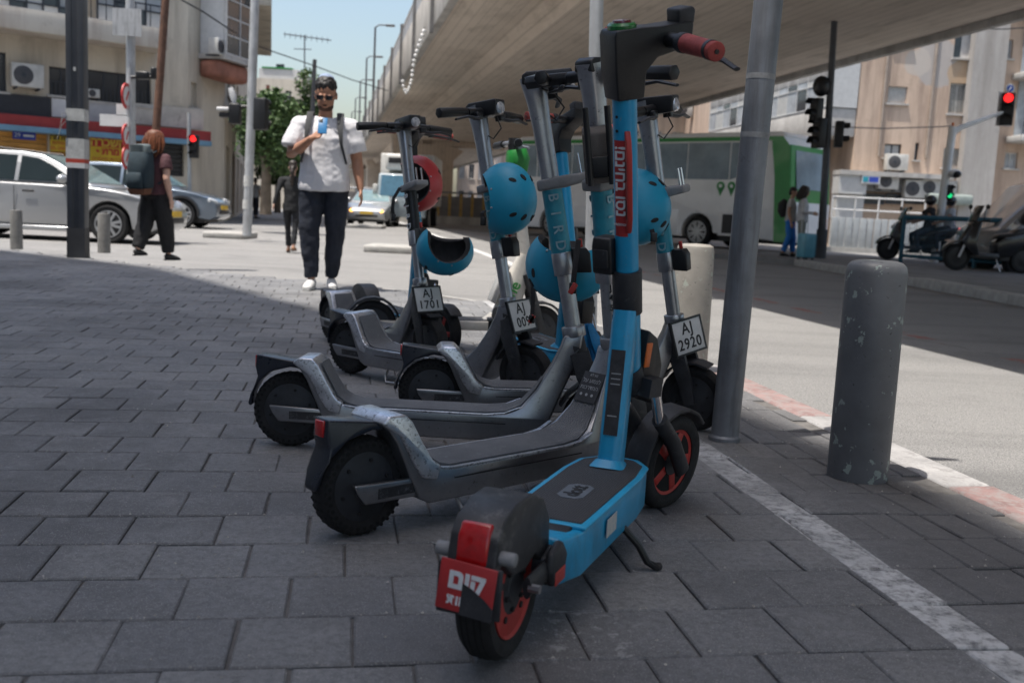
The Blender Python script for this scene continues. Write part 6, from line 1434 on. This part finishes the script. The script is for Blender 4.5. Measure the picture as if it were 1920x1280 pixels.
# ------------------------------------------------------------------ people
def skin(name, c): return mat(name, c, .5, var=.08, scale=20)
SK1, SK2, SK3 = skin('tan_skin', (.40, .20, .125)), skin('fair_skin', (.55, .33, .25)), skin('olive_skin', (.42, .24, .16))
def cloth(name, c, v=.10): return mat(name, c, .85, var=v, scale=9, bump=.35, bscale=35)
def person(lab, loc, yaw, top, bottom, shoe, sk, hair, J=None, bulk=1.0, sleeve=.55, hem=.90, legw=1.0, vox=.011, hairlen=0, h=1.0, cuff=.10, beard=False, tilt=12, longsleeve=False, fist=None, sleevew=1.0, hs=1.0):
    """stands facing local -y; J overrides joints; one continuous body mesh, hair and clothes are its children"""
    j = dict(pel=(0, 0, .95), wai=(0, 0, 1.10), che=(0, -.005, 1.30), nek=(0, .0, 1.46), hed=(0, -.025, 1.625), shl=(.195, 0, 1.41), shr=(-.195, 0, 1.41), ell=(.245, .03, 1.12), elr=(-.245, .03, 1.12), wrl=(.265, -.05, .87), wrr=(-.265, -.05, .87),
             hpl=(.095, 0, .92), hpr=(-.095, 0, .92), knl=(.105, -.02, .50), knr=(-.105, -.02, .50), anl=(.105, .02, .09), anr=(-.105, .02, .09), hdl=None, hdr=None, yawfl=8, yawfr=-8)
    j.update(J or {}); V = {k: Vector(v) if isinstance(v, tuple) else v for k, v in j.items()}
    t = thing('person', lab, 'person', loc, yaw); t.scale = (h, h, h)
    B = bulk; b = MB()
    b.tube([V['pel']-Vector((0, 0, .06)), V['pel'], V['wai'], V['che'], V['che'].lerp(V['nek'], .6), V['nek']], [(.14*B, .10*B), (.155*B, .11*B), (.135*B, .098*B), (.165*B, .11*B), (.13*B, .085*B), (.06, .058)], 16, side=(1, 0, 0))
    hd = V['hed']; Mh = T(*hd) @ RX(tilt) @ Matrix.Scale(hs, 4)
    b.tube([V['nek']-Vector((0, 0, .03)), hd+Vector((0, .01, -.06))], [.058*B**.5, .054], 12)
    b.ball((0, .012, .035), (.076, .098, .098), 18, 12, Mh); b.ball((0, -.022, -.035), (.064, .072, .085), 16, 10, Mh); b.ball((0, -.048, -.085), (.040, .034, .030), 12, 8, Mh)
    b.ball((0, -.098, -.012), (.014, .020, .022), 8, 6, Mh); b.ball((0, -.092, .012), (.010, .012, .030), 8, 6, Mh); b.ball((0, -.088, -.058), (.024, .010, .010), 8, 6, Mh)
    for sg in (-1, 1): b.ball((sg*.078, .012, -.005), (.011, .020, .032), 8, 6, Mh); b.ball((sg*.032, -.082, .028), (.022, .012, .008), 8, 6, Mh)
    for s_ in 'lr':
        sh, el, wr = V['sh'+s_], V['el'+s_], V['wr'+s_]
        b.tube([sh-(sh*Vector((1, 0, 0)))*Vector((.25, 0, 0)) if False else sh, sh.lerp(el, .5), el, el.lerp(wr, .35), wr], [.048*B, .048*B, .042*B, .042*B, .028], 12)
        b.tube([Vector((sh.x*.45, sh.y, sh.z-.005)), sh], [.05*B, .044*B], 12)
        # hand: palm, four fingers, thumb
        d = V.get('hd'+s_) or (wr-el).normalized(); d = Vector(d).normalized(); sg = 1 if s_ == 'l' else -1
        nrm = Vector(j.get('pn'+s_, (-sg, 0, 0))); nrm = (nrm-d*nrm.dot(d)).normalized(); lat = d.cross(nrm)
        if lat.y > 0 and s_ != fist: lat = -lat
        pc = wr+d*.05; b.tube([wr, wr+d*.03, wr+d*.085], [(.026, .018), (.038, .016), (.040, .014)], 10, side=lat)
        curl = .9 if s_ == fist else .35
        for k, ln in enumerate((.068, .076, .071, .056)):
            q = wr+d*.085+lat*(.030-.020*k); a1 = (d*math.cos(curl*.6)+nrm*math.sin(curl*.6)); a2 = (d*math.cos(curl*1.7)+nrm*math.sin(curl*1.7)); a3 = (d*math.cos(curl*2.6)+nrm*math.sin(curl*2.6))
            b.tube([q-d*.015, q+a1*ln*.45, q+a1*ln*.45+a2*ln*.33, q+a1*ln*.45+a2*ln*.33+a3*ln*.25], [.0098, .0092, .0085, .0065], 7)
        q = wr+d*.03+lat*.03; b.tube([q-lat*.01, q+lat*.022+d*.025+nrm*.008, q+lat*.026+d*.055+nrm*.02], [.012, .0105, .008], 7)
        hp, kn, an = V['hp'+s_], V['kn'+s_], V['an'+s_]
        b.tube([hp, hp.lerp(kn, .5), kn, kn.lerp(an, .35), an], [.082*B, .070*B, .052*B, .050*B, .034], 12)
        yw = RZ(j['yawf'+s_]).to_3x3(); f0 = yw @ Vector((0, .05, 0)); f1 = yw @ Vector((0, -.15, 0))
        b.tube([an+f0+Vector((0, 0, -.045)), an+Vector((0, 0, -.04)), an+f1*.6+Vector((0, 0, -.055)), an+f1+Vector((0, 0, -.065))], [(.03, .03), (.036, .036), (.038, .026), (.03, .018)], 10, side=(1, 0, 0))
    body = b.build('body', sk, t, remesh=vox)
    # trousers
    c = MB()
    c.tube([V['pel']+Vector((0, 0, .12)), V['pel']+Vector((0, 0, .02)), V['pel']-Vector((0, 0, .09))], [(.155*B, .12*B), (.172*B, .13*B), (.155*B, .12*B)], 16, side=(1, 0, 0))
    for s_ in 'lr':
        hp, kn, an = V['hp'+s_], V['kn'+s_], V['an'+s_]; e = an.lerp(kn, cuff)
        c.tube([hp+Vector((0, 0, .03)), hp.lerp(kn, .45), kn, kn.lerp(e, .5), e], [.098*B, .090*B*legw**.5, .070*B*legw, .064*B*legw, .056*legw], 14)
    c.build('trousers', bottom, t, remesh=vox*1.05, folds=(.022, .10))
    # top
    c = MB(); hz = hem
    c.tube([Vector((V['pel'].x, V['pel'].y, hz)), Vector((V['pel'].x, V['pel'].y-.005, hz+.08)), V['wai'], V['che'], V['che'].lerp(V['nek'], .55), V['nek']+Vector((0, 0, .012))], [(.188*B, .15*B), (.186*B, .148*B), (.172*B, .138*B), (.185*B, .132*B), (.150*B, .102*B), (.076*B**.5, .074*B**.5)], 18, side=(1, 0, 0))
    for s_ in 'lr':
        sh, el, wr = V['sh'+s_], V['el'+s_], V['wr'+s_]
        c.tube([Vector((sh.x*.15, sh.y, sh.z-.015)), Vector((sh.x*.6, sh.y, sh.z-.012)), sh+Vector((0, 0, -.022))], [.060*B, .068*B, .066*B], 14); c.ball(sh+Vector((0, 0, -.022)), .070*B, 14, 10)
        if longsleeve: c.tube([sh, el, wr], [.074*B*sleevew, .052*B*sleevew, .036*sleevew], 14)
        else: c.tube([sh+Vector((0, 0, -.022)), sh.lerp(el, sleeve*.35), sh.lerp(el, sleeve*.7), sh.lerp(el, sleeve)], [.066*B, .073*B, .076*B*sleevew, .078*B*sleevew], 14)
    c.build('top', top, t, remesh=vox*1.05, folds=(.026, .13))
    for s_ in 'lr':
        an = V['an'+s_]; yw = RZ(j['yawf'+s_]).to_3x3(); f0 = yw @ Vector((0, .065, 0)); f1 = yw @ Vector((0, -.19, 0)); low = Vector((0, 0, -.09+.004))
        s0 = MB().tube([an+f0+Vector((0, 0, -.04)), an+f0*.3+Vector((0, 0, -.03)), an+f1*.45+Vector((0, 0, -.048)), an+f1*.85+Vector((0, 0, -.062)), an+f1+Vector((0, 0, -.068))], [(.034, .042), (.043, .052), (.046, .036), (.043, .024), (.026, .014)], 14, side=(1, 0, 0)).build('shoe', shoe, t, sub=1)
        MB().tube([an+f0+Vector((0, 0, -.078)), an+Vector((0, 0, -.078)), an+f1*.6+Vector((0, 0, -.08)), an+f1*1.02+Vector((0, 0, -.08))], [(.036, .010), (.044, .011), (.048, .010), (.030, .010)], 12, side=(1, 0, 0)).build('sole', mat('pale_sole', (.5, .5, .48), .7) if shoe.name.startswith('white') else M_TRIM, s0)
    # hair
    if hair:
        c = MB(); c.ball((0, .022, .070), (.082, .099, .080), 18, 12, Mh)
        c.ball((0, .060, .00), (.074, .058, .080), 14, 10, Mh)
        if hairlen == 1:
            for sg in (-1, 1): c.ball((sg*.066, .020, -.035), (.050, .085, .115), 12, 8, Mh)
            c.tube([(0, .03, .155), (0, .03, .13), (0, .034, .06), (0, .042, -.03), (0, .055, -.14), (0, .065, -.20)], [.04, (.098, .100), (.124, .122), (.138, .122), (.136, .106), (.10, .07)], 20, Mh, side=(1, 0, 0))
        if hairlen == 2: c.tube([hd+Vector((0, .10, .03)), hd+Vector((0, .14, -.08)), hd+Vector((0, .13, -.26)), hd+Vector((0, .12, -.40))], [.03, .042, .036, .012], 10)
        c.build('hair', hair, t, remesh=.009, folds=(.022, .03) if hairlen != 1 else (.02, .06))
    if hairlen == 1 and hair:
        c = MB(); rh = random.Random(5)
        for k in range(110):
            a = rh.uniform(-.15, 1.15)*math.pi; q = Vector((math.cos(a), math.sin(a)*.95, 0)); w1, w2 = rh.uniform(.10, .125), rh.uniform(.115, .155)
            c.tube([Mh @ (q*.05+Vector((0, .035, .15))), Mh @ (q*w1+Vector((0, .035, .08))), Mh @ (q*w2*1.02+Vector((rh.gauss(0, .006), .04, -.02))), Mh @ (q*w2*.97+Vector((rh.gauss(0, .012), .055, -.12))), Mh @ (q*w2*.85+Vector((rh.gauss(0, .018), .065, rh.uniform(-.17, -.24))))], [.004, .009, .010, .009, .003], 5)
        tag(c.build('hair_strands', hair, t), kind='stuff')
    if beard:
        c = MB(); c.ball((0, -.036, -.066), (.062, .056, .050), 14, 8, Mh, zmax=.25); c.ball((0, -.094, -.042), (.026, .010, .007), 8, 6, Mh)
        c.build('beard', mat('dark_stubble', (.085, .042, .028), .7, var=.3, scale=80), t, remesh=.007)
    return t, V, Mh
H_BLK, H_GING, H_BRN = mat('black_hair', (.012, .010, .009), .55, var=.3, scale=60, bump=.5, bscale=90), mat('ginger_hair', (.15, .047, .018), .5, var=.25, scale=50, bump=.5, bscale=90), mat('brown_hair', (.022, .014, .010), .5, var=.3, scale=50)
W_SH = mat('white_sneaker', (.62, .61, .60), .6, var=.08, scale=20); B_SH = mat('black_shoe', (.015, .015, .016), .5, var=.1)
# the man with the phone
mp_ = gnd(603, 542)
t, V, Mh = person('man in white T-shirt and glasses walking while looking at his phone', (mp_.x, mp_.y, 0), R(6), cloth('white_tshirt', (.66, .65, .67), .04), cloth('navy_trousers', (.012, .016, .028), .2), W_SH, SK1, H_BLK,
    dict(shl=(.215, 0, 1.42), shr=(-.215, -.01, 1.42), elr=(-.275, -.06, 1.15), wrr=(-.085, -.27, 1.285), hdr=(.72, -.10, .48), pnr=(.25, -.4, .5), ell=(.275, .03, 1.13), wrl=(.315, -.04, .88), hpl=(.10, 0, .92), hpr=(-.10, 0, .92), knl=(.105, .01, .50), anl=(.075, .10, .095), knr=(-.115, -.05, .50), anr=(-.085, -.06, .09), hed=(.0, -.035, 1.66)),
    bulk=1.20, sleeve=.78, hem=.86, vox=.0085, beard=True, tilt=24, fist='r', sleevew=1.12, cuff=.03, legw=1.02, h=.985, hs=1.13)
kp = MB().ball((0, .040, .066), (.080, .090, .090), 20, 8, Mh, zmin=.62).build('skullcap', mat('pale_blue_skullcap', (.24, .30, .42), .8, var=.1), t)
for sg in (-1, 1):
    MB().cb((sg*.034, -.104, .018), (.050, .006, .036), Mh).build('sunglass_lens', mat('dark_lens', (.012, .013, .016), .08, coat=.6), t, bevel=.008)
    MB().tube([(sg*.060, -.103, .026), (sg*.080, -.04, .024), (sg*.084, .02, .016)], .003, 6, Mh).build('temple', M_BLK, t)
    # backpack straps
    MB().tube([(sg*.115, .135, 1.38), (sg*.125, .06, 1.525), (sg*.125, -.05, 1.515), (sg*.135, -.135, 1.40), (sg*.150, -.168, 1.25), (sg*.19, -.10, 1.10), (sg*.17, .10, 1.05)], [(.030, .007), (.030, .007), (.030, .007), (.026, .006), (.014, .005), (.010, .004), (.010, .004)], 8, side=(1, 0, 0)).build('backpack_strap', mat('charcoal_strap', (.05, .052, .055), .8, var=.15), t)
MB().tube([(0, .17, .98), (0, .20, 1.12), (0, .20, 1.30), (0, .16, 1.44)], [(.13, .05), (.15, .09), (.15, .09), (.12, .05)], 14, side=(1, 0, 0), sq=.3).build('backpack', mat('charcoal_strap', (.05, .052, .055), .8), t)
ph = thing('mobile_phone', 'blue mobile phone held up by the man', 'phone', t.matrix_basis @ Vector((.005, -.325, 1.385))); ph.rotation_euler = (R(-28), 0, R(6))
MB().box(-.037, .037, -.0045, .0045, -.075, .075).build('case', mat('blue_phone_case', (.02, .16, .36), .3, var=.05, coat=.4), ph, bevel=.006); MB().box(-.031, .0, -.0062, -.0046, .028, .066).build('camera_bump', M_BLK, ph, bevel=.003); MB().box(-.034, .034, .0046, .0052, -.071, .071).build('screen', M_BLK, ph)
# woman with backpack
bp_ = gnd(290, 488)
t, V, Mh = person('woman with ginger hair, maroon T-shirt and large backpack walking right', (bp_.x, bp_.y, 0), R(156), cloth('maroon_tshirt', (.075, .028, .034), .12), cloth('black_wide_trousers', (.010, .010, .012), .2), B_SH, SK2, H_GING,
    dict(knl=(.10, .08, .50), anl=(.10, .22, .15), knr=(-.10, -.10, .49), anr=(-.10, -.16, .09), elr=(-.255, .05, 1.12), wrr=(-.265, -.02, .86)), bulk=1.10, sleeve=.55, hem=.90, legw=1.5, hairlen=1, h=.815, cuff=.06, tilt=6)
M_PACK = cloth('dark_teal_pack', (.018, .034, .045), .15)
bk = MB().tube([(0, .22, .92), (0, .25, 1.02), (0, .26, 1.25), (0, .25, 1.42), (0, .20, 1.50)], [(.13, .07), (.165, .115), (.175, .125), (.165, .11), (.12, .06)], 18, side=(1, 0, 0), sq=.25).build('backpack', M_PACK, t, smooth=60)
MB().tube([(0, .30, .95), (0, .375, 1.02), (0, .385, 1.14), (0, .34, 1.20)], [(.11, .04), (.13, .045), (.13, .04), (.10, .02)], 14, side=(1, 0, 0), sq=.3).build('front_pocket', M_PACK, bk, smooth=60)
MB().tube([(0, .27, .90), (0, .28, .98)], [(.135, .09), (.168, .12)], 16, side=(1, 0, 0), sq=.25).build('brown_base', cloth('brown_canvas', (.11, .045, .025)), bk)
MB().tube([(0, .24, 1.46), (0, .27, 1.52), (0, .20, 1.55)], [(.15, .10), (.15, .09), (.12, .03)], 16, side=(1, 0, 0), sq=.25).build('top_flap', cloth('grey_flap', (.10, .125, .13)), bk, smooth=60)
for sg in (-1, 1): MB().tube([(sg*.10, .18, 1.45), (sg*.12, .03, 1.53), (sg*.13, -.10, 1.42), (sg*.15, -.08, 1.2), (sg*.16, .10, 1.05)], [(.030, .007)]*5, 8, side=(1, 0, 0)).build('shoulder_strap', M_PACK, bk)
# woman in black walking away
pb = gnd(546, 474, ROADZ)
person('woman all in black walking away on the road, arm swung out', (pb.x, pb.y, ROADZ), R(188), cloth('black_top', (.012, .013, .015), .2), cloth('black_leggings', (.014, .015, .018), .2), mat('tan_sandal', (.32, .17, .10), .6), SK2, H_BRN,
    dict(ell=(.27, .08, 1.16), wrl=(.33, .10, .93), elr=(-.33, .02, 1.22), wrr=(-.47, .06, 1.02), knl=(.08, -.06, .50), anl=(.06, -.10, .09), knr=(-.07, .06, .50), anr=(-.05, .16, .13)), bulk=.92, longsleeve=True, hem=.80, hairlen=2, h=.86, legw=.95)
# couple with suitcase
pc = gnd(1476, 481)
t, V, Mh = person('man in blue trousers with black backpack waiting by the coach', (pc.x, pc.y, 0), R(70), cloth('offwhite_tshirt', (.45, .44, .43)), cloth('bright_blue_trousers', (.02, .16, .50), .1), B_SH, SK3, H_BLK, dict(knl=(.10, -.08, .5), anl=(.1, -.12, .09), anr=(-.10, .12, .1)), h=.92, legw=1.25, vox=.014)
MB().tube([(0, .17, 1.0), (0, .22, 1.15), (0, .22, 1.32), (0, .16, 1.45)], [(.13, .06), (.16, .11), (.16, .11), (.12, .05)], 14, side=(1, 0, 0), sq=.2).build('backpack', M_PACK if False else mat('black_pack', (.012, .012, .014), .7), t, smooth=60)
pc = gnd(1498, 483)
t, V, Mh = person('woman in pale blouse holding a phone beside the dark signal pole', (pc.x, pc.y, 0), R(75), cloth('pale_blouse', (.50, .50, .51)), cloth('grey_green_trousers', (.19, .21, .19)), W_SH, SK3, H_BRN, dict(elr=(-.25, -.02, 1.14), wrr=(-.18, -.24, 1.10), ell=(.25, -.02, 1.14), wrl=(.18, -.24, 1.12)), h=.93, longsleeve=True, hairlen=1, legw=1.2, vox=.014)
MB().tube([(-.16, .10, 1.25), (-.06, .06, 1.50), (.04, -.10, 1.40), (.15, -.13, 1.05), (.2, .0, .95)], [(.016, .004)]*5, 8, side=(1, 0, 0)).build('bag_strap', M_BLK, t)
ps = gnd(1502, 486); t = thing('suitcase', 'light blue suitcase standing by the woman in the pale blouse', 'suitcase', (ps.x+.02, ps.y-.25, 0), R(35)); M_SUIT = mat('light_blue_shell', (.10, .31, .40), .4, var=.06, coat=.2)
MB().box(-.19, .19, -.12, .12, .05, .58).build('shell', M_SUIT, t, bevel=.035, seg=3)
for k in range(4): MB().box(-.15+.09*k, -.12+.09*k, -.126, .126, .10, .53).build('rib', M_SUIT, t, bevel=.004)
for a in (-.14, .14):
    for b_ in (-.08, .08): MB().lathe([(.026, -.012), (.026, .012)], 12, T(a, b_, .026), axis='y').build('caster', M_BLK, t)
MB().tube([(-.10, .08, .57), (-.10, .10, .95), (.10, .10, .95), (.10, .08, .57)], .009, 8).build('handle', M_STEEL, t); MB().box(.15, .192, -.123, .123, .06, .57).build('dark_side', mat('dark_blue_side', (.03, .08, .11), .5), t)
# riders on the motor scooter behind the fence
pr = gnd(1668, 488)
sit = dict(hpl=(.10, 0, .90), hpr=(-.10, 0, .90), knl=(.20, -.38, .74), knr=(-.20, -.38, .74), anl=(.18, -.30, .36), anr=(-.18, -.30, .36), ell=(.28, -.16, 1.18), elr=(-.28, -.16, 1.18), wrl=(.26, -.40, 1.08), wrr=(-.26, -.40, 1.08), pel=(0, 0, .92))
for dx, lab, c_, nm in ((1.05, 'rider in dark jacket and black helmet on the far motor scooter', (.02, .02, .024), 'dark_jacket'), (1.55, 'passenger in pale shirt and black helmet on the far motor scooter', (.42, .44, .46), 'pale_shirt')):
    t, V, Mh = person(lab, (pr.x+dx, pr.y+.4, -.06), R(-94), cloth(nm, c_), cloth('dark_jeans', (.03, .035, .05)), B_SH, SK3, None, sit, h=.96, hem=.92, vox=.014)
    hl = MB().ball((0, .01, .02), (.125, .145, .14), 18, 12, Mh).build('riding_helmet', mat('gloss_black_fairing', (.012, .013, .016), .25), t); MB().ball((0, -.03, .005), (.11, .122, .06), 16, 8, Mh).build('visor', M_GLASS, hl)
# passers-by far down the left street
for px, py, Y, lab, c_, nm in ((402, 385, 36, 'distant person in dark shirt by the shops at left', (.02, .02, .025), 'dark_shirt'), (478, 392, 44, 'distant person in pale shirt behind the grey signal pole', (.5, .5, .5), 'pale_tee')):
    q = at(px, py, Y); person(lab, (q.x, q.y, ROADZ), R(160), cloth(nm, c_), cloth('dark_jeans', (.03, .035, .05)), B_SH, SK3, H_BLK, dict(knl=(.1, -.08, .5), anl=(.1, -.14, .09)), vox=.02)
